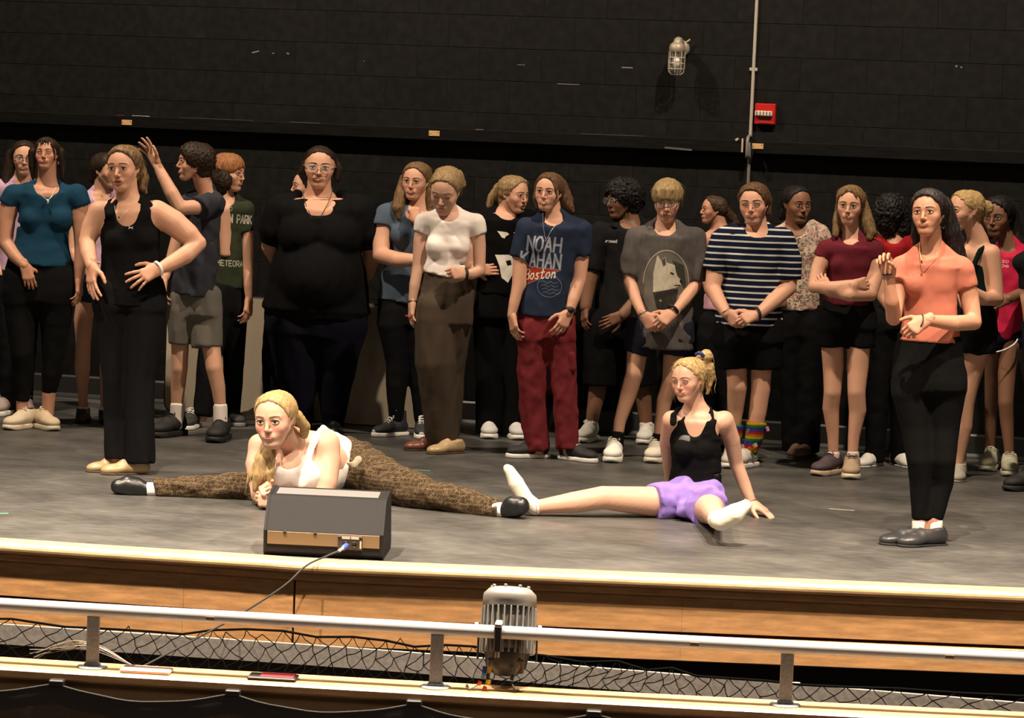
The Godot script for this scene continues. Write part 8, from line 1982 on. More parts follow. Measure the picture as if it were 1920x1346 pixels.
	people.append({
		"label": "blond person sitting on the floor in a black tank and purple shorts",
		"at": [1.801, 0, 3.393],
		"face": -35,
		"skin": [0.58, 0.345, 0.25],
		"hairc": [0.29, 0.185, 0.08],
		"mouth": 1,
		"eyes": 1,
		"gaze": 0,
		"body": [
			[1, 0, -0.01, 0.521, -0.01, 0.053, -0.027, 0.582, 0.007, 0.047, -0.043, 0.643, 0.024, 0.047],
			[0.7, 4, -0.012, 0.537, 0, 0.047, -0.01, 0.503, 0, 0.092, -0.009, 0.469, 0, 0.119, -0.007, 0.384, 0, 0.121, -0.001, 0.305, 0, 0.119, 0.006, 0.213, 0, 0.121, 0.003, 0.106, 0, 0.14],
			[1, 0, -0.121, 0.46, 0, 0.039, 0.115, 0.459, 0, 0.039],
			[1, 0, -0.01, 0.52, -0.015, 0.041, -0.121, 0.46, 0, 0.034],
			[1, 0, -0.01, 0.52, -0.015, 0.041, 0.115, 0.459, 0, 0.034],
			[1, 0, -0.132, 0.469, 0, 0.041, -0.142, 0.341, -0.1, 0.036, -0.106, 0.143, -0.2, 0.029, -0.085, -0.012, -0.25, 0.022],
			[1, 0, 0.132, 0.473, -0.02, 0.048, 0.177, 0.372, -0.06, 0.041, 0.207, 0.254, -0.1, 0.035, 0.255, 0.144, -0.1, 0.032, 0.294, 0.062, -0.08, 0.023],
			[1, 0, -0.06, 0.072, 0.06, 0.078, -0.221, 0.076, 0.14, 0.073, -0.459, 0.096, 0.22, 0.056, -0.601, 0.069, 0.24, 0.051, -0.768, 0.044, 0.26, 0.034, -0.807, 0.04, 0.26, 0.032],
			[1, 0, 0.056, 0.061, 0.1, 0.078, 0.055, 0.07, 0.3, 0.073, 0.049, 0.092, 0.55, 0.056, 0.046, 0.1, 0.75, 0.046, 0.044, 0.111, 0.95, 0.034],
		],
		"wear": [
			{"n": "tank_top", "c": [0.0046, 0.0046, 0.005], "t": [[0.73, 4, -0.019, 0.521, 0, 0.047, -0.015, 0.495, 0, 0.087, -0.016, 0.469, 0, 0.126, -0.01, 0.384, 0, 0.134, -0.001, 0.305, 0, 0.129, 0.006, 0.213, 0, 0.132, -0.001, 0.106, 0, 0.152, 0.001, 0.072, 0, 0.152], [1, 0, -0.067, 0.332, 0.075, 0.053], [1, 0, 0.027, 0.331, 0.075, 0.053], [0.6, 0, -0.125, 0.461, 0.07, 0.018, -0.121, 0.501, 0.05, 0.017, -0.104, 0.519, 0.01, 0.016, -0.069, 0.527, -0.05, 0.016], [0.6, 0, 0.058, 0.458, 0.07, 0.021, 0.06, 0.503, 0.05, 0.018, 0.062, 0.523, 0.01, 0.017, 0.052, 0.532, -0.05, 0.016]], "v": [[1, 0, -0.034, 0.442, 0.125, 0.061, -0.03, 0.485, 0.11, 0.069], [1, 0, -0.182, 0.437, 0.07, 0.045, -0.172, 0.42, -0.1, 0.045], [1, 0, 0.137, 0.445, 0.07, 0.055, 0.151, 0.428, -0.1, 0.055]], "rip": [9, 22, 9, 0.004], "blend": 0.016, "cell": 0.0075},
			{"n": "bra_top", "c": [0.11, 0.11, 0.115], "t": [[0.66, 4, -0.015, 0.437, 0.004, 0.1, -0.009, 0.369, 0.004, 0.108], [1, 0, -0.058, 0.368, 0.066, 0.037], [1, 0, 0.015, 0.369, 0.066, 0.037]], "v": [[1, 0, -0.027, 0.48, 0.11, 0.058, -0.025, 0.51, 0.1, 0.063]], "rip": [9, 9, 9, 0.001], "cell": 0.0075},
			{"n": "purple_shorts", "c": [0.235, 0.16, 0.49], "t": [[0.64, 4, -0.001, 0.133, 0, 0.148, -0.002, 0.093, 0, 0.153], [1, 1, -0.055, 0.113, 0.06, 0.087, -0.055, 0.078, 0.06, 0.095, -0.209, 0.073, 0.15, 0.095], [1, 1, 0.057, 0.113, 0.08, 0.087, 0.057, 0.066, 0.08, 0.095, 0.044, 0.083, 0.3, 0.1], [1, 0, -0.041, 0.113, 0.18, 0.063, -0.041, 0.076, 0.18, 0.069, -0.07, 0.057, 0.24, 0.037]], "v": [], "rip": [12, 12, 12, 0.012], "seed": 5, "blend": 0.034},
			{"n": "sock", "c": [0.76, 0.72, 0.62], "t": [[1, 0, -0.786, 0.041, 0.26, 0.04, -0.834, 0.074, 0.27, 0.042, -0.882, 0.159, 0.28, 0.038, -0.917, 0.217, 0.28, 0.026, -0.928, 0.227, 0.28, 0.021]], "v": [], "rip": [9, 9, 9, 0.002]},
			{"n": "sock", "c": [0.7, 0.66, 0.56], "t": [[1, 0, 0.04, 0.11, 0.93, 0.042, 0.055, 0.119, 1.02, 0.047, 0.115, 0.158, 1.04, 0.045, 0.163, 0.193, 1.03, 0.029]], "v": [], "rip": [9, 9, 9, 0.002]},
		],
		"shoes": [],
		"hands": [[0.294, 0.062, -0.08, 0.092, -0.052, 0.06, -0.2, -1, 0, 0.98, -1, "open"]],
		"extra": [{"n": "ankle_bracelet", "c": [0.5, 0.3, 0.35], "ring": [-0.779, 0.041, 0.26, 1, 0.05, 0, 0.04, 0.0025], "metal": 0}, {"n": "bracelet", "c": [0.25, 0.12, 0.08], "ring": [0.291, 0.073, -0.08, 0.4, -1, 0.1, 0.026, 0.0025], "metal": 0}, {"n": "scrunchie", "c": [0.02, 0.03, 0.16], "tube": [[-0.024, 0.795, 0, 0.008], [-0.007, 0.803, 0.02, 0.01], [0.015, 0.787, 0.01, 0.009]], "metal": 0}],
		"blush": 0.8,
		"cell": 0.0095,
		"head": [-0.055, 0.673, 0.04, 0.919, -36, 6, 4, 1],
		"hair": {"t": 0.007, "wisps": 90, "rip": [35, 60, 35, 0.005], "tip": [0.5, 0.37, 0.18], "out": [[1, 0, 0.013, 0.773, -0.03, 0.032, 0.029, 0.784, -0.04, 0.034], [1, 0, 0.038, 0.725, -0.05, 0.037, 0.057, 0.672, -0.06, 0.024], [1, 0, 0.052, 0.646, -0.05, 0.016, 0.044, 0.598, -0.05, 0.008]]},
	})
	people.append({
		"label": "person at the side edge of the stage in black shoes and dark trousers",
		"at": [3.395, 0, 1.326],
		"face": -10,
		"skin": [0.57, 0.315, 0.215],
		"hairc": [0.02, 0.013, 0.009],
		"mouth": 0,
		"eyes": 0,
		"gaze": 0,
		"body": [
			[1, 0, -0.061, 1.32, -0.01, 0.058, -0.068, 1.391, -0.005, 0.052, -0.074, 1.462, 0, 0.052],
			[0.6, 4, -0.063, 1.335, 0, 0.036, -0.061, 1.302, 0, 0.078, -0.058, 1.268, 0, 0.103, -0.046, 1.116, 0, 0.094, -0.036, 0.939, 0, 0.112],
			[1, 0, -0.183, 1.249, 0, 0.039, 0.069, 1.259, 0, 0.039],
			[1, 0, -0.06, 1.32, -0.015, 0.041, -0.183, 1.249, 0, 0.034],
			[1, 0, -0.06, 1.32, -0.015, 0.041, 0.069, 1.259, 0, 0.034],
			[1, 0, -0.165, 1.246, 0, 0.044, -0.148, 1.052, 0, 0.038, -0.11, 0.847, 0, 0.027],
			[1, 0, 0.058, 1.255, 0, 0.044, 0.098, 1.063, 0, 0.038, 0.099, 0.856, 0, 0.027],
			[1, 0, -0.095, 0.889, 0.008, 0.047, -0.095, 0.819, 0.008, 0.051, -0.076, 0.526, 0.025, 0.042, -0.049, 0.07, 0.05, 0.029, -0.049, 0.06, 0.05, 0.028],
			[1, 0, 0.037, 0.893, -0.007, 0.047, 0.037, 0.823, -0.007, 0.051, 0.058, 0.526, -0.025, 0.042, 0.089, 0.063, -0.05, 0.029, 0.089, 0.06, -0.05, 0.028],
		],
		"wear": [
			{"n": "t_shirt", "c": [0.0077, 0.0077, 0.0085], "t": [[0.62, 4, -0.063, 1.335, 0, 0.048, -0.061, 1.302, 0, 0.09, -0.058, 1.268, 0, 0.115, -0.046, 1.116, 0, 0.106, -0.036, 0.939, 0, 0.124], [1, 0, -0.183, 1.249, 0, 0.055, 0.069, 1.259, 0, 0.055], [1, 0, -0.062, 1.34, -0.015, 0.057, -0.183, 1.249, 0, 0.05], [1, 0, -0.062, 1.34, -0.015, 0.057, 0.069, 1.259, 0, 0.05], [1, 1, -0.159, 1.246, 0, 0.052, -0.149, 1.111, 0, 0.05], [1, 1, 0.052, 1.255, 0, 0.052, 0.089, 1.121, 0, 0.05]], "v": [[1, 0, -0.076, 1.34, 0.06, 0.053, -0.093, 1.35, 0.11, 0.053]]},
			{"n": "trousers", "c": [0.006, 0.006, 0.0065], "t": [[0.54, 4, -0.037, 0.957, 0, 0.118, -0.032, 0.875, 0, 0.118], [1, 1, -0.095, 0.889, 0.008, 0.065, -0.095, 0.819, 0.008, 0.071, -0.076, 0.526, 0.025, 0.059, -0.049, 0.07, 0.05, 0.047], [1, 1, 0.037, 0.893, -0.007, 0.065, 0.037, 0.823, -0.007, 0.071, 0.058, 0.526, -0.025, 0.059, 0.089, 0.063, -0.05, 0.047]], "v": [], "blend": 0.034},
		],
		"shoes": [["sneaker", -0.09, 0, 0.05, -55, 0, 0, 1, [0.006, 0.006, 0.0065], [0.006, 0.006, 0.0065], [0.006, 0.006, 0.0065]], ["sneaker", 0.09, 0, -0.05, 10, 0, 0, 1, [0.006, 0.006, 0.0065], [0.006, 0.006, 0.0065], [0.006, 0.006, 0.0065]]],
		"hands": [],
		"extra": [],
		"head": [-0.077, 1.492, 0.02, 0.945, -10, 0, 0, 1],
		"hair": {},
	})# ---------------------------------------------------------------- people
class Shape:
	var pos := PackedVector3Array()
	var nor := PackedVector3Array()
	var col := PackedColorArray()
	var uv := PackedVector2Array()
	var idx := PackedInt32Array()

	func add(p: PackedVector3Array, n: PackedVector3Array, ix: PackedInt32Array, x: Transform3D, tint: Color, flip := false) -> void:
		var base := pos.size()
		for i in p.size():
			pos.append(x * p[i])
			nor.append((x.basis * n[i]).normalized())
			col.append(tint)
		for i in range(0, ix.size(), 3):
			idx.append(base + ix[i])
			idx.append(base + ix[i + 2 if flip else i + 1])
			idx.append(base + ix[i + 1 if flip else i + 2])

	# a tube through points (x, y, z, radius)
	func tube(pts: Array, tint: Color, sides := 8, closed := false, flatten := 1.0) -> void:
		var n := pts.size()
		var base := pos.size()
		var side := Vector3.ZERO
		for i in n:
			var p: Vector4 = pts[i]
			var here := Vector3(p.x, p.y, p.z)
			var a: Vector4 = pts[(i - 1 + n) % n] if closed or i > 0 else pts[i]
			var b: Vector4 = pts[(i + 1) % n] if closed or i < n - 1 else pts[i]
			var t := (Vector3(b.x, b.y, b.z) - Vector3(a.x, a.y, a.z)).normalized()
			if side == Vector3.ZERO:
				side = t.cross(Vector3.UP if absf(t.y) < 0.9 else Vector3.RIGHT).normalized()
			side = (side - t * side.dot(t)).normalized()
			var up := side.cross(t)
			for k in sides:
				var g := TAU * k / sides
				var o := side * cos(g) * flatten + up * sin(g)
				pos.append(here + o * p.w)
				nor.append(o.normalized())
				col.append(tint)
		var rings := n if closed else n - 1
		for i in rings:
			for k in sides:
				var a0 := base + i * sides + k
				var a1 := base + i * sides + (k + 1) % sides
				var b0 := base + ((i + 1) % n) * sides + k
				var b1 := base + ((i + 1) % n) * sides + (k + 1) % sides
				idx.append_array([a0, a1, b0, a1, b1, b0])
		if not closed:
			for e in 2:
				var c := pos.size()
				var q: Vector4 = pts[0 if e == 0 else n - 1]
				var r: Vector4 = pts[1 if e == 0 else n - 2]
				pos.append(Vector3(q.x, q.y, q.z))
				nor.append((Vector3(q.x, q.y, q.z) - Vector3(r.x, r.y, r.z)).normalized())
				col.append(tint)
				for k in sides:
					var a2 := base + (0 if e == 0 else (n - 1) * sides) + k
					var b2 := base + (0 if e == 0 else (n - 1) * sides) + (k + 1) % sides
					if e == 0:
						idx.append_array([c, b2, a2])
					else:
						idx.append_array([c, a2, b2])

	func mesh(m: Material) -> ArrayMesh:
		var a := []
		a.resize(Mesh.ARRAY_MAX)
		a[Mesh.ARRAY_VERTEX] = pos
		a[Mesh.ARRAY_NORMAL] = nor
		if col.size() == pos.size():
			a[Mesh.ARRAY_COLOR] = col
		if uv.size() == pos.size():
			a[Mesh.ARRAY_TEX_UV] = uv
		a[Mesh.ARRAY_INDEX] = idx
		var out := ArrayMesh.new()
		out.add_surface_from_arrays(Mesh.PRIMITIVE_TRIANGLES, a)
		out.surface_set_material(0, m)
		return out

static func lin(c: Array) -> Color:
	return Color(c[0], c[1], c[2])

static func bounds(chains: Array) -> AABB:
	var box := AABB()
	var first := true
	for c in chains:
		for i in range(2, c.size(), 4):
			var r: float = c[i + 3] * maxf(1.0, c[0])
			var p := Vector3(c[i], c[i + 1], c[i + 2])
			var b := AABB(p - Vector3.ONE * r, Vector3.ONE * 2.0 * r)
			box = b if first else box.merge(b)
			first = false
	return box

# a chain is [squeeze, ends, x, y, z, radius, x, y, z, radius ...]; ends: 1 flat end, 2 flat start, 4 every ring flat (a loft)
static func lay(f: Field, c: Array, w: Vector3, blend: float, mode := 0, grow := 0.0) -> void:
	var ends: int = c[1]
	var last := c.size() - 8
	if c.size() == 6:
		var p0 := Vector3(c[2], c[3], c[4])
		f.cone(p0, c[5] + grow, p0 + Vector3(0, 0.0005, 0), c[5] + grow, c[0], w, blend, 0, mode)
		return
	f.begin()
	f.reach = blend
	for i in range(2, last + 1, 4):
		var flat := 0
		if ends & 4:
			flat = 3
		else:
			if i == 2 and ends & 2:
				flat |= 2
			if i == last and ends & 1:
				flat |= 1
		var a := Vector3(c[i], c[i + 1], c[i + 2])
		var b := Vector3(c[i + 4], c[i + 5], c[i + 6])
		if ends & 4:
			var along := (b - a).normalized()
			a -= along * (0.004 + 0.4 * maxf(0.0, c[i + 3] - c[i + 7]))
			b += along * (0.004 + 0.4 * maxf(0.0, c[i + 7] - c[i + 3]))
		f.cone(a, c[i + 3] + grow, b, c[i + 7] + grow, c[0], w, 0.003, flat, 0)
	f.merge(blend, mode)

var head_form: Field
var hand_forms := {}
var shoe_forms := {}
var head_front := {}

func make_head() -> void:
	var f := Field.new(Vector3(-0.1, -0.125, -0.12), Vector3(0.1, 0.125, 0.135), 0.0040)
	var Z := Vector3(0, 0, 1)
	var X := Vector3(1, 0, 0)
	f.cone(Vector3(0, 0.033, -0.03), 0.077, Vector3(0, 0.036, 0.02), 0.073, 1, Z, 0.02, 0, 0)
	f.cone(Vector3(0, 0.0, 0.03), 0.064, Vector3(0, -0.07, 0.046), 0.038, 1, Z, 0.03, 0, 0)
	f.cone(Vector3(-0.007, -0.093, 0.066), 0.0175, Vector3(0.007, -0.093, 0.066), 0.0175, 1, Z, 0.02, 0, 0)
	for s in [-1.0, 1.0]:
		f.cone(Vector3(s * 0.044, -0.038, 0.008), 0.021, Vector3(s * 0.017, -0.088, 0.052), 0.019, 1, Z, 0.025, 0, 0)
		f.cone(Vector3(s * 0.04, -0.024, 0.062), 0.024, Vector3(s * 0.044, -0.02, 0.05), 0.024, 1, Z, 0.02, 0, 0)
		f.cone(Vector3(s * 0.029, -0.052, 0.061), 0.021, Vector3(s * 0.03, -0.045, 0.058), 0.022, 1, Z, 0.02, 0, 0)
	for s in [-1.0, 1.0]:
		f.cone(Vector3(s * 0.032, 0.001, 0.106), 0.0165, Vector3(s * 0.038, 0.0, 0.104), 0.0155, 1, Z, 0.014, 0, 1)
	for s in [-1.0, 1.0]:
		f.cone(Vector3(s * 0.014, 0.02, 0.088), 0.0075, Vector3(s * 0.046, 0.021, 0.074), 0.007, 1, Z, 0.012, 0, 0)
		f.cone(Vector3(s * 0.0315, 0.0, 0.0765), 0.0125, Vector3(s * 0.0325, 0.0, 0.0765), 0.0125, 1, Z, 0.004, 0, 0)
	f.cone(Vector3(0, 0.012, 0.088), 0.0070, Vector3(0, -0.030, 0.1075), 0.0088, 1, Z, 0.009, 0, 0)
	for s in [-1.0, 1.0]:
		f.cone(Vector3(s * 0.0088, -0.0345, 0.098), 0.0066, Vector3(s * 0.0100, -0.0345, 0.092), 0.0066, 1, Z, 0.006, 0, 0)
	f.cone(Vector3(-0.016, -0.06, 0.0815), 0.012, Vector3(0.016, -0.06, 0.0815), 0.012, 1, Z, 0.014, 0, 0)
	f.cone(Vector3(-0.022, -0.078, 0.098), 0.006, Vector3(0.022, -0.078, 0.098), 0.006, 1, Z, 0.012, 0, 1)
	for s in [-1.0, 1.0]:
		f.cone(Vector3(s * 0.0735, 0.008, -0.016), 0.0135, Vector3(s * 0.0705, -0.020, -0.006), 0.0085, 0.42, X, 0.006, 0, 0)
		f.cone(Vector3(s * 0.0815, 0.005, -0.012), 0.0070, Vector3(s * 0.078, -0.010, -0.006), 0.0045, 0.6, X, 0.003, 0, 1)
	f.build()
	head_form = f
	# how far forward the face stands at each place, for lids, brows and lips
	for p in f.pos:
		if p.z > 0.03:
			var key := Vector2i(roundi(p.x / 0.004), roundi(p.y / 0.004))
			head_front[key] = maxf(head_front.get(key, 0.0), p.z)

func front(x: float, y: float) -> float:
	var kx := x / 0.004
	var ky := y / 0.004
	var sum := 0.0
	var all := 0.0
	for j in range(int(ky) - 2, int(ky) + 3):
		for i in range(int(kx) - 2, int(kx) + 3):
			var z: float = head_front.get(Vector2i(i, j), 0.0)
			if z > 0.0:
				var w := exp(-(Vector2(i - kx, j - ky).length_squared()) * 0.9)
				sum += z * w
				all += w
	return sum / all if all > 0.0 else 0.07

const POSES := {
	"relaxed": [18, 28, 16, 4], "open": [6, 10, 6, 7], "spread": [8, 12, 8, 13], "fist": [78, 92, 60, 1], "clasp": [38, 42, 24, 1], "claw": [35, 60, 35, 6],
}

func make_hand(pose: String) -> Field:
	var q: Array = POSES[pose]
	var f := Field.new(Vector3(-0.06, -0.03, -0.03), Vector3(0.085, 0.21, 0.1), 0.0042)
	var Z := Vector3(0, 0, 1)
	f.cone(Vector3(0, -0.02, 0), 0.027, Vector3(0, 0.02, 0.001), 0.03, 0.66, Z, 0.012, 0, 0)
	var xs := [0.028, 0.0095, -0.0095, -0.027]
	var ls := [[0.041, 0.026, 0.021], [0.045, 0.030, 0.022], [0.042, 0.028, 0.022], [0.033, 0.021, 0.019]]
	var ky := [0.088, 0.091, 0.087, 0.079]
	for i in 4:
		var x: float = xs[i]
		f.cone(Vector3(x * 0.5, 0.012, 0), 0.016, Vector3(x, ky[i], 0), 0.0125, 1, Z, 0.012, 0, 0)
	f.cone(Vector3(0.022, 0.02, 0.006), 0.018, Vector3(0.03, 0.05, 0.008), 0.014, 1, Z, 0.012, 0, 0)
	for i in 4:
		var at := Vector3(xs[i], ky[i], 0)
		var fan := deg_to_rad((1.5 - i) * q[3])
		var bend := 0.0
		var r := 0.0092 if i < 3 else 0.0080
		for j in 3:
			bend += deg_to_rad(q[j] * (1.0 + 0.08 * i))
			var dir := Vector3(sin(fan) * cos(bend), cos(fan) * cos(bend), sin(bend))
			var to: Vector3 = at + dir * ls[i][j]
			f.cone(at, r, to, r - 0.0009, 1, Z, 0.003, 0, 0)
			at = to
			r -= 0.0009
	var fold: float = 0.5 if pose == "fist" or pose == "claw" else 0.0
	var t0 := Vector3(0.032, 0.03, 0.008)
	var t1 := t0 + Vector3(0.75 - fold * 0.7, 0.6, 0.3 + fold).normalized() * 0.038
	var t2 := t1 + Vector3(0.42 - fold * 1.1, 0.85, 0.25 + fold).normalized() * 0.03
	var t3 := t2 + Vector3(0.25 - fold * 1.6, 0.95, 0.2 + fold).normalized() * 0.022
	f.cone(t0, 0.0135, t1, 0.0112, 1, Z, 0.01, 0, 0)
	f.cone(t1, 0.011, t2, 0.0098, 1, Z, 0.003, 0, 0)
	f.cone(t2, 0.0098, t3, 0.0082, 1, Z, 0.003, 0, 0)
	f.build()
	return f

# the face: lids, eyes, brows and lips set on the skin
func make_face(s: Shape, p: Dictionary, x: Transform3D, skin: Color) -> void:
	var brow := lin(p.get("brow", p.hairc)) * 0.6
	var lip := Color(skin.r * 0.85, skin.g * 0.52, skin.b * 0.55)
	if p.has("lip"):
		lip = lin(p.lip)
	var dark := Color(0.018, 0.011, 0.008)
	var mood: int = p.mouth
	var shut: bool = p.eyes == 1
	for side in [-1.0, 1.0]:
		var cx: float = side * 0.0318
		var cy := 0.001
		if not shut:
			var base := s.pos.size()
			var nu := 14
			var nv := 8
			for j in nv + 1:
				for i in nu + 1:
					var u := i * 2.0 / nu - 1.0
					var v := j * 2.0 / nv - 1.0
					var open := 0.0072 * pow(maxf(1.0 - u * u, 0.0), 0.55)
					var ex := u * 0.0165
					var ey := v * open * (1.05 if v > 0 else 0.85)
					var ez := 0.0895 + 0.0026 * (1.0 - u * u) - absf(ex + side * 0.0) * 0.10 - 0.0015 * v * v - maxf(0.0, side * u) * 0.003
					var near := Vector2(ex - p.gaze * 0.004, ey).length()
					var tint := Color(0.62, 0.58, 0.54)
					if near < 0.0066:
						tint = Color(0.055, 0.032, 0.02)
					if near < 0.0031:
						tint = Color(0.008, 0.007, 0.007)
					s.pos.append(x * Vector3(cx + ex, cy + ey, ez))
					s.nor.append((x.basis * Vector3(u * 0.4, v * 0.3, 1)).normalized())
					s.col.append(tint)
			for j in nv:
				for i in nu:
					var a := base + j * (nu + 1) + i
					s.idx.append_array([a, a + nu + 1, a + 1, a + 1, a + nu + 1, a + nu + 2])
		var lash := []
		var under := []
		var crease := []
		for i in 9:
			var u := i / 4.0 - 1.0
			var open := 0.0072 * pow(maxf(1.0 - u * u, 0.0), 0.55)
			var ez := 0.0902 + 0.0026 * (1.0 - u * u) - absf(u) * 0.0015 - maxf(0.0, side * u) * 0.003
			var w := 0.0011 + 0.0010 * (1.0 - absf(u))
			lash.append(to4(x * Vector3(cx + u * 0.0172, cy + (open * 1.05 if not shut else -open * 0.75), ez), w * x.basis.x.length()))
			under.append(to4(x * Vector3(cx + u * 0.0168, cy - open * 0.9, ez - 0.0008), 0.0010 * x.basis.x.length()))
			crease.append(to4(x * Vector3(cx + u * 0.0172, cy + open * 1.0 + 0.0045, ez - 0.0015), 0.0026 * x.basis.x.length()))
		s.tube(lash, dark, 6)
		if not shut:
			s.tube(under, skin, 6)
		s.tube(crease, skin, 6)
		var br := []
		for i in 7:
			var u := i / 6.0
			var bx: float = side * lerpf(0.0125, 0.052, u)
			var byy := 0.0225 + 0.006 * sin(u * 2.4) - 0.004 * u + (0.004 * (1.0 - u) if p.get("worried", false) else 0.0)
			br.append(to4(x * Vector3(bx, byy, front(bx, byy) + 0.0004), (0.0031 - 0.0018 * u) * x.basis.x.length()))
		s.tube(br, brow, 6)
	var up := []
	var low := []
	var mid := []
	var wide := 0.0225 + (0.0055 if mood == 1 else 0.0)
	var lift := 0.006 if mood == 1 else 0.0
	var gap := 0.0095 if mood == 2 else (0.0045 if mood == 3 else 0.0)
	for i in 11:
		var u := i / 5.0 - 1.0
		var lx := u * wide
		var ly := -0.0625 + lift * u * u * 1.4 - 0.0006
		var z := front(lx, -0.062)
		var e := pow(maxf(1.0 - u * u, 0.0), 0.6)
		up.append(to4(x * Vector3(lx, ly + 0.0030 * e + gap * 0.4 * e - 0.0010 * exp(-u * u * 40.0), z - 0.0004 * e), (0.0006 + 0.0026 * e) * x.basis.x.length()))
		low.append(to4(x * Vector3(lx * 0.93, ly - 0.0036 * e - gap * e, z - 0.0006 + 0.0004 * e), (0.0006 + 0.0034 * e) * x.basis.x.length()))
		mid.append(to4(x * Vector3(lx * 0.97, ly - gap * 0.3 * e, z + 0.0016 * e - 0.0004 - gap * 0.2), (0.0008 + gap * 0.5 * e) * x.basis.x.length()))
	s.tube(up, lip, 6)
	s.tube(low, lip, 6)
	s.tube(mid, Color(0.55, 0.52, 0.47) if mood == 3 else Color(lip.r * 0.22, lip.g * 0.16, lip.b * 0.16), 6)

static func to4(p: Vector3, r: float) -> Vector4:
	return Vector4(p.x, p.y, p.z, r)

func head_frame(p: Dictionary) -> Transform3D:
	var h: Array = p.head
	var b := Basis.from_euler(Vector3(deg_to_rad(h[5]), deg_to_rad(h[4]), deg_to_rad(h[6])))
	return Transform3D(b.scaled_local(Vector3(h[3] * h[7], h[3], h[3])), Vector3(h[0], h[1], h[2]))

func make_body(p: Dictionary) -> Shape:
	var s := Shape.new()
	var skin := lin(p.skin)
	var w := Vector3(sin(deg_to_rad(p.face)), 0, cos(deg_to_rad(p.face)))
	var box := bounds(p.body)
	var f := Field.new(box.position, box.end, p.get("cell", 0.0118))
	for c in p.body:
		lay(f, c, w, 0.024)
	f.build()
	s.add(f.pos, f.nor, f.idx, Transform3D(), skin)
	if p.has("head"):
		var x := head_frame(p)
		s.add(head_form.pos, head_form.nor, head_form.idx, x, skin)
		# blood shows through in cheeks, nose, ears
		var base := s.col.size() - head_form.pos.size()
		for i in head_form.pos.size():
			var v := head_form.pos[i]
			var red := 0.0
			red += exp(-(Vector2(absf(v.x) - 0.043, v.y + 0.03).length_squared()) / 0.0005) * smoothstep(0.02, 0.06, v.z)
			red += 0.7 * exp(-(Vector3(v.x, v.y + 0.033, v.z - 0.112).length_squared()) / 0.0002)
			if absf(v.x) > 0.072:
				red += 0.5
			red = minf(red, 1.0) * p.get("blush", 0.5)
			s.col[base + i] = Color(skin.r * (1.0 + 0.02 * red), skin.g * (1.0 - 0.30 * red), skin.b * (1.0 - 0.26 * red))
		make_face(s, p, x, skin)
	for h in p.get("hands", []):
		# [wrist xyz, towards the fingertips xyz, palm faces xyz, size, side, pose]
		var y := Vector3(h[3], h[4], h[5]).normalized()
		var z := Vector3(h[6], h[7], h[8])
		z = (z - y * z.dot(y)).normalized()
		var xx: Vector3 = y.cross(z) * h[10]
		var g: Field = hand_forms[h[11]]
		var sc: float = h[9]
		s.add(g.pos, g.nor, g.idx, Transform3D(Basis(xx * sc, y * sc, z * sc), Vector3(h[0], h[1], h[2])), Color(skin.r, skin.g * 0.95, skin.b * 0.94), h[10] < 0)
	return s

func make_garment(p: Dictionary, g: Dictionary) -> Shape:
	var s := Shape.new()
	var face: float = g.get("face", p.face)
	var w := Vector3(sin(deg_to_rad(face)), 0, cos(deg_to_rad(face)))
	var box := bounds(g.t)
	var f := Field.new(box.position, box.end, g.get("cell", 0.0108))
	for c in g.t:
		lay(f, c, w, g.get("blend", 0.022))
	var n := FastNoiseLite.new()
	n.seed = g.get("seed", 3)
	n.frequency = 1.0
	n.fractal_octaves = 2
	var r: Array = g.get("rip", [11.0, 9.0, 11.0, 0.006])
	f.ripple(n, Vector3(r[0], r[1], r[2]), r[3], r.size() > 4)
	for c in g.get("v", []):
		lay(f, c, w, 0.006, 1)
	f.build()
	s.pos = f.pos
	s.nor = f.nor
	s.idx = f.idx
	if g.has("uv"):
		# a print laid on the chest: origin, width and height in metres, along the wearer's own left-right
		var u: Array = g.uv
		var right := Vector3(w.z, 0, -w.x)
		var o := Vector3(u[0], u[1], u[2])
		s.uv.resize(s.pos.size())
		for i in s.pos.size():
			var q := s.pos[i] - o
			s.uv[i] = Vector2(q.dot(right) / u[3] + 0.5, 0.5 - q.y / u[4])
	return s

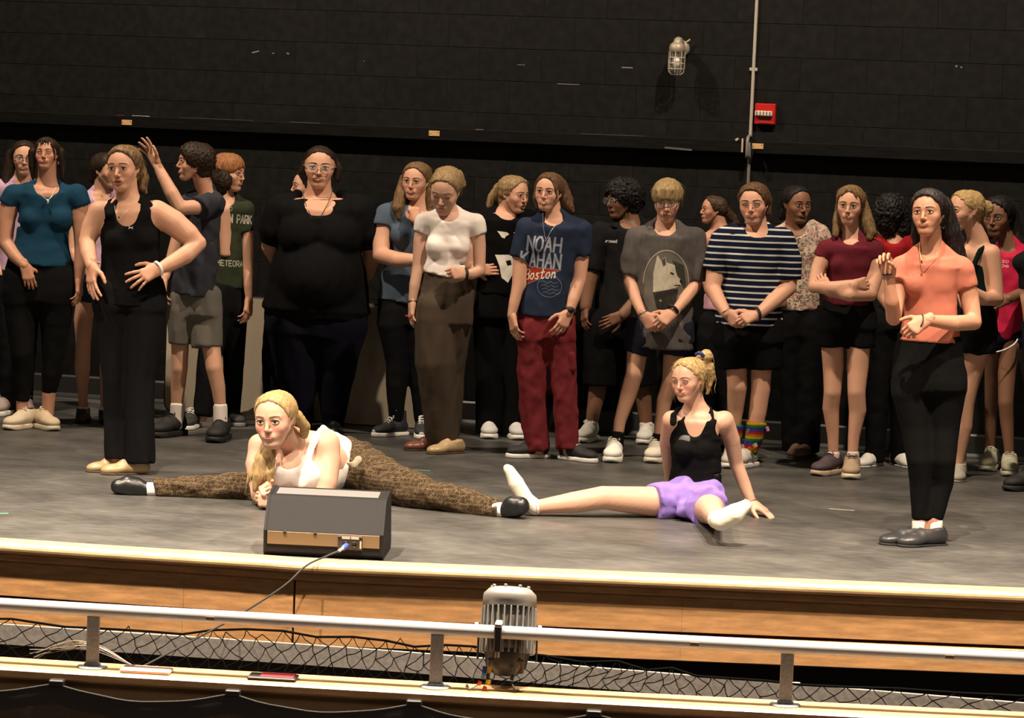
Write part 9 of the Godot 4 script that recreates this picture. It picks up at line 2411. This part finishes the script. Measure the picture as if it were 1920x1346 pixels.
func make_hair(p: Dictionary) -> Shape:
	var s := Shape.new()
	var h: Dictionary = p.hair
	var x := head_frame(p)
	var sc: float = p.head[3]
	var loc := []
	var t: float = h.get("t", 0.009)
	var cap := [[1.0, 0, 0.0, 0.033, -0.03, 0.077 + t, 0.0, 0.038, 0.018, 0.0735 + t]]
	if h.get("low", true):
		cap.append([1.0, 0, 0.0, 0.0, -0.045, 0.062 + t, 0.0, -0.035, -0.045, 0.048 + t])
	for c in h.get("in", []):
		cap.append(c)
	var all := []
	for c in cap:
		all.append(moved(c, x, sc))
	for c in h.get("out", []):
		all.append(c)
	var box := bounds(all)
	var f := Field.new(box.position, box.end, h.get("cell", 0.0062))
	var w := x.basis.z.normalized()
	for i in cap.size():
		lay(f, all[i], w, 0.015)
	# the face stays free
	var open: Array = h.get("open", [0.0, -0.022, 0.114, 0.112])
	if open.size():
		lay(f, moved([0.86, 0, open[0], open[1], open[2], open[3], open[0], open[1] - 0.1, open[2] - 0.01, open[3] * 0.9], x, sc), x.basis.x.normalized(), 0.014, 1)
	for c in h.get("part", []):
		lay(f, moved(c, x, sc), w, 0.004, 1)
	for i in range(cap.size(), all.size()):
		lay(f, all[i], w, 0.012)
	for c in h.get("bangs", []):
		lay(f, moved(c, x, sc), w, 0.006)
	var n := FastNoiseLite.new()
	n.seed = h.get("seed", 5)
	n.frequency = 1.0
	n.fractal_octaves = 2
	var r: Array = h.get("rip", [95.0, 7.0, 95.0, 0.0032])
	f.ripple(n, Vector3(r[0], r[1], r[2]), r[3])
	f.build()
	s.pos = f.pos
	s.nor = f.nor
	s.idx = f.idx
	var c0 := lin(p.hairc)
	var c1: Color = lin(h.tip) if h.has("tip") else Color(c0.r * 1.7, c0.g * 1.6, c0.b * 1.5)
	s.col.resize(s.pos.size())
	for i in s.pos.size():
		var q := s.pos[i]
		var v := n.get_noise_3d(q.x * r[0] * 2.0, q.y * r[1], q.z * r[2] * 2.0) * 0.9 + 0.35
		s.col[i] = c0.lerp(c1, clampf(v, 0.0, 1.0))
	# loose single locks break up the outline
	var rng := RandomNumberGenerator.new()
	rng.seed = h.get("seed", 5)
	var inv := x.affine_inverse()
	for k in h.get("wisps", 0):
		var i := rng.randi_range(0, f.pos.size() - 1)
		var a := f.pos[i]
		var own := inv * a
		if own.z > 0.02 and own.y < 0.1 and own.y > -0.12 and absf(own.x) < 0.09:
			continue
		var nn := f.nor[i]
		var down := Vector3(rng.randf_range(-0.3, 0.3), -1.0, rng.randf_range(-0.2, 0.3))
		var flow: Vector3 = (down - nn * down.dot(nn) * 0.85).normalized()
		var len: float = rng.randf_range(0.03, 0.07) * h.get("wl", 1.0)
		var pts := []
		for j in 5:
			var e := j / 4.0
			pts.append(to4(a + flow * len * e + nn * (0.004 * sin(e * 3.0) + 0.006 * e * e * rng.randf()), 0.0016 * (1.0 - e * 0.8)))
		s.tube(pts, c0.lerp(c1, rng.randf()), 4)
	return s

static func moved(c: Array, x: Transform3D, sc: float) -> Array:
	var o := [c[0], c[1]]
	for i in range(2, c.size(), 4):
		var q := x * Vector3(c[i], c[i + 1], c[i + 2])
		o.append_array([q.x, q.y, q.z, c[i + 3] * sc])
	return o

# shoes stand at the ground below the ankle, toes along +z
func make_shoes() -> void:
	var X := Vector3(1, 0, 0)
	var Y := Vector3(0, 1, 0)
	for kind in ["sneaker", "canvas", "hightop", "slipper", "sock"]:
		var f := Field.new(Vector3(-0.06, 0.0, -0.09), Vector3(0.06, 0.19, 0.2), 0.0052)
		var low: bool = kind == "slipper" or kind == "sock"
		var lift: float = 0.0 if low else (0.016 if kind != "sneaker" else 0.024)
		var fat: float = 0.004 if kind == "sneaker" else 0.0
		f.cone(Vector3(0, 0.034 + lift, -0.045), 0.034 + fat, Vector3(0, 0.036 + lift, 0.02), 0.037 + fat, 1.0, Y, 0.02, 0, 0)
		f.cone(Vector3(0, 0.034 + lift, 0.02), 0.037 + fat, Vector3(0.004, 0.027 + lift, 0.125), 0.041 + fat, 0.62, Y, 0.02, 0, 0)
		f.cone(Vector3(0.004, 0.025 + lift, 0.11), 0.041 + fat, Vector3(0.002, 0.022 + lift, 0.145), 0.034 + fat, 0.58, Y, 0.02, 0, 0)
		f.cone(Vector3(0, 0.06 + lift, -0.012), 0.036 + fat, Vector3(0, 0.045 + lift, 0.06), 0.034, 1.0, X, 0.02, 0, 0)
		var top := 0.098
		if kind == "hightop":
			top = 0.15
		if kind == "slipper":
			top = 0.072
		if kind == "sock":
			top = 0.16
		f.cone(Vector3(0, 0.05 + lift, -0.03), 0.036 + fat, Vector3(0, top + (0.0 if kind == "hightop" else lift * 0.5), -0.022), 0.037, 1.0, X, 0.02, 1, 0)
		f.cut(Vector3(0, lift * 0.9 + 0.001, 0), Vector3(0, -1, 0))
		if kind == "slipper":
			f.cone(Vector3(0, 0.1, -0.03), 0.034, Vector3(0, 0.085, 0.035), 0.024, 1.0, X, 0.006, 0, 1)
		elif kind != "sock":
			f.cone(Vector3(0, top - 0.012, -0.022), 0.031, Vector3(0, top + 0.05, -0.022), 0.031, 1.0, X, 0.004, 2, 1)
		f.build()
		var up := Shape.new()
		up.pos = f.pos
		up.nor = f.nor
		up.idx = f.idx
		var sole := Shape.new()
		var g := Field.new(Vector3(-0.06, -0.002, -0.095), Vector3(0.065, 0.06, 0.2), 0.0052)
		var hs: float = 0.03 if kind == "sneaker" else (0.008 if low else 0.024)
		var ww: float = 0.002 if low else 0.006
		g.cone(Vector3(0, hs * 0.5, -0.045), 0.036 + ww + fat, Vector3(0.0, hs * 0.5, 0.03), 0.038 + ww + fat, 0.9, Y, 0.01, 0, 0)
		g.cone(Vector3(0.0, hs * 0.5, 0.03), 0.038 + ww + fat, Vector3(0.004, hs * 0.5, 0.125), 0.043 + ww + fat, 0.9, Y, 0.01, 0, 0)
		g.cone(Vector3(0.004, hs * 0.5, 0.12), 0.043 + ww + fat, Vector3(0.002, hs * 0.5, 0.148), 0.034 + ww + fat, 0.9, Y, 0.01, 0, 0)
		g.cut(Vector3(0, hs, 0), Vector3(0, 1, -0.02).normalized())
		g.cut(Vector3(0, 0.0005, 0), Vector3(0, -1, 0))
		if kind == "sneaker":
			g.cut(Vector3(0, 0.0, 0.15), Vector3(0, -0.94, 0.34).normalized())
		g.build()
		sole.pos = g.pos
		sole.nor = g.nor
		sole.idx = g.idx
		var lace := Shape.new()
		if kind != "slipper" and kind != "sock":
			var rows: int = 5 if kind != "hightop" else 8
			for i in rows:
				var e := float(i) / (rows - 1)
				var z := lerpf(0.085, 0.012 if kind != "hightop" else 0.005, e)
				var y := lerpf(0.052, 0.098 if kind != "hightop" else 0.148, e) + lift + fat
				for cross in [-1.0, 1.0]:
					var pts := []
					for j in 7:
						var u := j / 3.0 - 1.0
						pts.append(Vector4(u * 0.021, y + 0.004 - 0.012 * u * u + u * cross * 0.006, z + 0.005 - 0.002 * u * u, 0.0032))
					lace.tube(pts, Color.WHITE, 5)
			for side in [-1.0, 1.0]:
				var bow := []
				for j in 9:
					var a := TAU * j / 8.0
					bow.append(Vector4(side * (0.006 + 0.013 * (1.0 - cos(a))), lerpf(0.1, 0.105, 0.5) + lift + (0.05 if kind == "hightop" else 0.0) - 0.006 * (1 - cos(a)) + 0.006 * sin(a), 0.022 + 0.007 * (1 - cos(a)), 0.0024))
				lace.tube(bow, Color.WHITE, 5)
		var cap := Shape.new()
		if kind == "hightop":
			var t := Field.new(Vector3(-0.06, 0.0, 0.08), Vector3(0.06, 0.07, 0.2), 0.005)
			t.cone(Vector3(0.004, 0.025 + lift, 0.11), 0.043, Vector3(0.002, 0.022 + lift, 0.147), 0.0355, 0.6, Y, 0.01, 2, 0)
			t.cut(Vector3(0, 0, 0.118), Vector3(0, 0.25, -0.97).normalized())
			t.build()
			cap.pos = t.pos
			cap.nor = t.nor
			cap.idx = t.idx
		shoe_forms[kind] = [up, sole, lace, cap]
# ---------------------------------------------------------------- shapes from distance fields (surface nets)
class Field:
	var lo: Vector3
	var cell: float
	var nx: int
	var ny: int
	var nz: int
	var bx: int
	var by: int
	var bz: int
	var d: PackedFloat32Array
	var act: PackedByteArray      # 0 empty, 1 near the surface, 2 solid
	var e: PackedFloat32Array     # one limb at a time, joined to the rest afterwards
	var act_e: PackedByteArray
	var solo := false
	var reach := 0.0
	var pos := PackedVector3Array()
	var nor := PackedVector3Array()
	var idx := PackedInt32Array()

	func _init(a: Vector3, b: Vector3, c: float) -> void:
		cell = c
		lo = a - Vector3.ONE * c * 3.0
		var s := (b - a) / c
		bx = int(ceil((s.x + 7.0) / 4.0))
		by = int(ceil((s.y + 7.0) / 4.0))
		bz = int(ceil((s.z + 7.0) / 4.0))
		nx = bx * 4
		ny = by * 4
		nz = bz * 4
		d.resize(nx * ny * nz)
		d.fill(9.0)
		act.resize(bx * by * bz)

	# a limb of several cones keeps its own outline; only where it meets the rest is it rounded over
	func begin() -> void:
		solo = true
		if e.is_empty():
			e.resize(d.size())
			e.fill(9.0)
			act_e.resize(act.size())

	func merge(blend: float, mode: int) -> void:
		solo = false
		var ik := 1.0 / maxf(blend, 1e-6)
		for zb in bz:
			for yb in by:
				for xb in bx:
					var bi := (zb * by + yb) * bx + xb
					if act_e[bi] == 0:
						continue
					var was := act[bi]
					var own := act_e[bi]
					act_e[bi] = 0
					var base := (zb * 4 * ny + yb * 4) * nx + xb * 4
					if (mode == 0 and was == 2) or (mode == 1 and was == 0):
						for kz in 4:
							for ky in 4:
								var g0 := base + (kz * ny + ky) * nx
								e[g0] = 9.0
								e[g0 + 1] = 9.0
								e[g0 + 2] = 9.0
								e[g0 + 3] = 9.0
						continue
					act[bi] = own if mode == 0 else 1
					for kz in 4:
						for ky in 4:
							var g1 := base + (kz * ny + ky) * nx
							for kx in 4:
								var v := d[g1 + kx]
								var u := e[g1 + kx]
								e[g1 + kx] = 9.0
								if mode == 0:
									var g := blend - absf(v - u)
									v = minf(v, u)
									if g > 0.0:
										v -= g * g * ik * 0.25
								else:
									var g2 := blend - absf(v + u)
									v = maxf(v, -u)
									if g2 > 0.0:
										v += g2 * g2 * ik * 0.25
								d[g1 + kx] = v

	# a rounded cone from a to b; k squeezes it along the direction w; flat cuts the end at b (1), at a (2) or both (3); mode 0 joins, 1 carves
	func cone(a: Vector3, ra: float, b: Vector3, rb: float, k: float, w: Vector3, blend: float, flat: int, mode: int) -> void:
		var ba := b - a
		var l2 := maxf(ba.length_squared(), 1e-9)
		var t := ba / sqrt(l2)
		var inv := 1.0 / l2
		var kk := k
		var wide := maxf(1.0, k)
		var shrink := minf(1.0, k)
		var iw := 1.0 / (k * k) - 1.0
		w = (w - t * w.dot(t))
		var round := absf(k - 1.0) < 0.01 or w.length() < 1e-4
		if not round:
			w = w.normalized()
		var band := maxf(maxf(blend, reach), cell * 2.0) + cell
		var half := cell * 1.5 * 1.7321
		var rm := maxf(ra, rb) * wide + band
		var p0 := Vector3(minf(a.x, b.x), minf(a.y, b.y), minf(a.z, b.z)) - Vector3.ONE * rm - lo
		var p1 := Vector3(maxf(a.x, b.x), maxf(a.y, b.y), maxf(a.z, b.z)) + Vector3.ONE * rm - lo
		var q := 1.0 / (cell * 4.0)
		var x0 := maxi(0, int(p0.x * q))
		var y0 := maxi(0, int(p0.y * q))
		var z0 := maxi(0, int(p0.z * q))
		var x1 := mini(bx - 1, int(p1.x * q))
		var y1 := mini(by - 1, int(p1.y * q))
		var z1 := mini(bz - 1, int(p1.z * q))
		var rd := rb - ra
		var ik := 1.0 / maxf(blend, 1e-6)
		for zb in range(z0, z1 + 1):
			for yb in range(y0, y1 + 1):
				for xb in range(x0, x1 + 1):
					var bi := (zb * by + yb) * bx + xb
					if solo:
						if act_e[bi] == 2:
							continue
					elif (mode == 0 and act[bi] == 2) or (mode == 1 and act[bi] == 0):
						continue
					var o := lo + Vector3(xb * 4, yb * 4, zb * 4) * cell
					var pa := o + Vector3.ONE * (cell * 1.5) - a
					var h := clampf(pa.dot(ba) * inv, 0.0, 1.0)
					var r := pa - ba * h
					var dd: float
					if round:
						dd = r.length() - ra - rd * h
					else:
						var dw := r.dot(w)
						dd = (sqrt(maxf(r.length_squared() + dw * dw * iw, 0.0)) - ra - rd * h) * shrink
					if flat & 1:
						dd = maxf(dd, pa.dot(t) - sqrt(l2))
					if flat & 2:
						dd = maxf(dd, -pa.dot(t))
					if dd > half + band:
						continue
					var base := (zb * 4 * ny + yb * 4) * nx + xb * 4
					if (solo or mode == 0) and dd < -(half * (1.0 if round else 1.6) + band):
						if solo:
							act_e[bi] = 2
						else:
							act[bi] = 2
						for kz in 4:
							for ky in 4:
								var e1 := base + (kz * ny + ky) * nx
								for kx in 4:
									if solo:
										e[e1 + kx] = -1.0
									else:
										d[e1 + kx] = -1.0
						continue
					if solo:
						act_e[bi] = 1
					else:
						act[bi] = 1
					for kz in 4:
						for ky in 4:
							var e2 := base + (kz * ny + ky) * nx
							var pp := o + Vector3(0.0, ky * cell, kz * cell) - a
							for kx in 4:
								h = clampf(pp.dot(ba) * inv, 0.0, 1.0)
								r = pp - ba * h
								if round:
									dd = r.length() - ra - rd * h
								else:
									var dw2 := r.dot(w)
									dd = (sqrt(maxf(r.length_squared() + dw2 * dw2 * iw, 0.0)) - ra - rd * h) * shrink
								if flat:
									var al := pp.dot(t)
									if flat & 1:
										dd = maxf(dd, al - sqrt(l2))
									if flat & 2:
										dd = maxf(dd, -al)
								var v := e[e2 + kx] if solo else d[e2 + kx]
								if solo or mode == 0:
									var g := blend - absf(v - dd)
									v = minf(v, dd)
									if g > 0.0:
										v -= g * g * ik * 0.25
								else:
									var g1 := blend - absf(v + dd)
									v = maxf(v, -dd)
									if g1 > 0.0:
										v += g1 * g1 * ik * 0.25
								if solo:
									e[e2 + kx] = v
								else:
									d[e2 + kx] = v
								pp.x += cell

	# keeps only what lies below the plane (n points out of what is kept)
	func cut(p: Vector3, n: Vector3) -> void:
		for zb in bz:
			for yb in by:
				for xb in bx:
					var bi := (zb * by + yb) * bx + xb
					if act[bi] == 0:
						continue
					var o := lo + Vector3(xb * 4, yb * 4, zb * 4) * cell
					if (o + Vector3.ONE * cell * 1.5 - p).dot(n) < -cell * 4.0:
						continue
					act[bi] = 1
					var base := (zb * 4 * ny + yb * 4) * nx + xb * 4
					for kz in 4:
						for ky in 4:
							var g := base + (kz * ny + ky) * nx
							for kx in 4:
								d[g + kx] = maxf(d[g + kx], (o + Vector3(kx, ky, kz) * cell - p).dot(n))

	# folds and strands: noise pushes the surface in and out; s stretches the pattern
	func ripple(n: FastNoiseLite, s: Vector3, amp: float, ridged := false) -> void:
		var lim := cell * 2.2 + amp
		for zb in bz:
			for yb in by:
				for xb in bx:
					if act[(zb * by + yb) * bx + xb] != 1:
						continue
					var o := lo + Vector3(xb * 4, yb * 4, zb * 4) * cell
					var base := (zb * 4 * ny + yb * 4) * nx + xb * 4
					for kz in 4:
						for ky in 4:
							var g := base + (kz * ny + ky) * nx
							for kx in 4:
								var v := d[g + kx]
								if absf(v) < lim:
									var q := (o + Vector3(kx, ky, kz) * cell) * s
									var f := n.get_noise_3dv(q)
									if ridged:
										f = 1.0 - 2.2 * absf(f)
									d[g + kx] = v + f * amp

	func build() -> void:
		var sx := 1
		var sy := nx
		var sz := nx * ny
		var vid := PackedInt32Array()
		vid.resize(nx * ny * nz)
		vid.fill(-1)
		var cells := PackedInt32Array()
		for zb in bz:
			for yb in by:
				for xb in bx:
					var bi := (zb * by + yb) * bx + xb
					if act[bi] != 1:
						# a solid or empty block can still touch the surface at its far faces
						var near := false
						for j in 7:
							var ax := xb + ((j + 1) & 1)
							var ay := yb + (((j + 1) >> 1) & 1)
							var az := zb + (((j + 1) >> 2) & 1)
							if ax < bx and ay < by and az < bz and act[(az * by + ay) * bx + ax] == 1:
								near = true
								break
						if not near:
							continue
					for kz in 4:
						var z := zb * 4 + kz
						if z >= nz - 1:
							continue
						for ky in 4:
							var y := yb * 4 + ky
							if y >= ny - 1:
								continue
							for kx in 4:
								var x := xb * 4 + kx
								if x >= nx - 1:
									continue
								var q := z * sz + y * sy + x
								var d0 := d[q]
								var d1 := d[q + 1]
								var d2 := d[q + sy]
								var d3 := d[q + sy + 1]
								var d4 := d[q + sz]
								var d5 := d[q + sz + 1]
								var d6 := d[q + sz + sy]
								var d7 := d[q + sz + sy + 1]
								var neg := int(d0 < 0.0) + int(d1 < 0.0) + int(d2 < 0.0) + int(d3 < 0.0) + int(d4 < 0.0) + int(d5 < 0.0) + int(d6 < 0.0) + int(d7 < 0.0)
								if neg == 0 or neg == 8:
									continue
								var sum := Vector3.ZERO
								var n := 0
								if (d0 < 0.0) != (d1 < 0.0):
									sum += Vector3(d0 / (d0 - d1), 0, 0); n += 1
								if (d2 < 0.0) != (d3 < 0.0):
									sum += Vector3(d2 / (d2 - d3), 1, 0); n += 1
								if (d4 < 0.0) != (d5 < 0.0):
									sum += Vector3(d4 / (d4 - d5), 0, 1); n += 1
								if (d6 < 0.0) != (d7 < 0.0):
									sum += Vector3(d6 / (d6 - d7), 1, 1); n += 1
								if (d0 < 0.0) != (d2 < 0.0):
									sum += Vector3(0, d0 / (d0 - d2), 0); n += 1
								if (d1 < 0.0) != (d3 < 0.0):
									sum += Vector3(1, d1 / (d1 - d3), 0); n += 1
								if (d4 < 0.0) != (d6 < 0.0):
									sum += Vector3(0, d4 / (d4 - d6), 1); n += 1
								if (d5 < 0.0) != (d7 < 0.0):
									sum += Vector3(1, d5 / (d5 - d7), 1); n += 1
								if (d0 < 0.0) != (d4 < 0.0):
									sum += Vector3(0, 0, d0 / (d0 - d4)); n += 1
								if (d1 < 0.0) != (d5 < 0.0):
									sum += Vector3(1, 0, d1 / (d1 - d5)); n += 1
								if (d2 < 0.0) != (d6 < 0.0):
									sum += Vector3(0, 1, d2 / (d2 - d6)); n += 1
								if (d3 < 0.0) != (d7 < 0.0):
									sum += Vector3(1, 1, d3 / (d3 - d7)); n += 1
								vid[q] = pos.size()
								cells.append(q)
								pos.append(lo + (Vector3(x, y, z) + sum / n) * cell)
		nor.resize(pos.size())
		# one quad round each crossed edge
		for q in cells:
			var d0 := d[q]
			var i0 := vid[q]
			if q < sz + sy + 1:
				continue
			for axis in 3:
				var u := 1 if axis == 0 else (sy if axis == 1 else sz)
				var v := sy if axis == 0 else (sz if axis == 1 else 1)
				var w := sz if axis == 0 else (1 if axis == 1 else sy)
				var dn := d[q + u]
				if (d0 < 0.0) == (dn < 0.0):
					continue
				var i1 := vid[q - v]
				var i2 := vid[q - v - w]
				var i3 := vid[q - w]
				if i1 < 0 or i2 < 0 or i3 < 0:
					continue
				if d0 < 0.0:
					var s := i1; i1 = i3; i3 = s
				# clockwise front faces
				idx.append(i0); idx.append(i1); idx.append(i2)
				idx.append(i0); idx.append(i2); idx.append(i3)
				var fn := (pos[i2] - pos[i0]).cross(pos[i1] - pos[i3])
				nor[i0] += fn
				nor[i1] += fn
				nor[i2] += fn
				nor[i3] += fn
		for i in nor.size():
			nor[i] = nor[i].normalized()
		d = PackedFloat32Array()
		e = PackedFloat32Array()
		vid = PackedInt32Array()
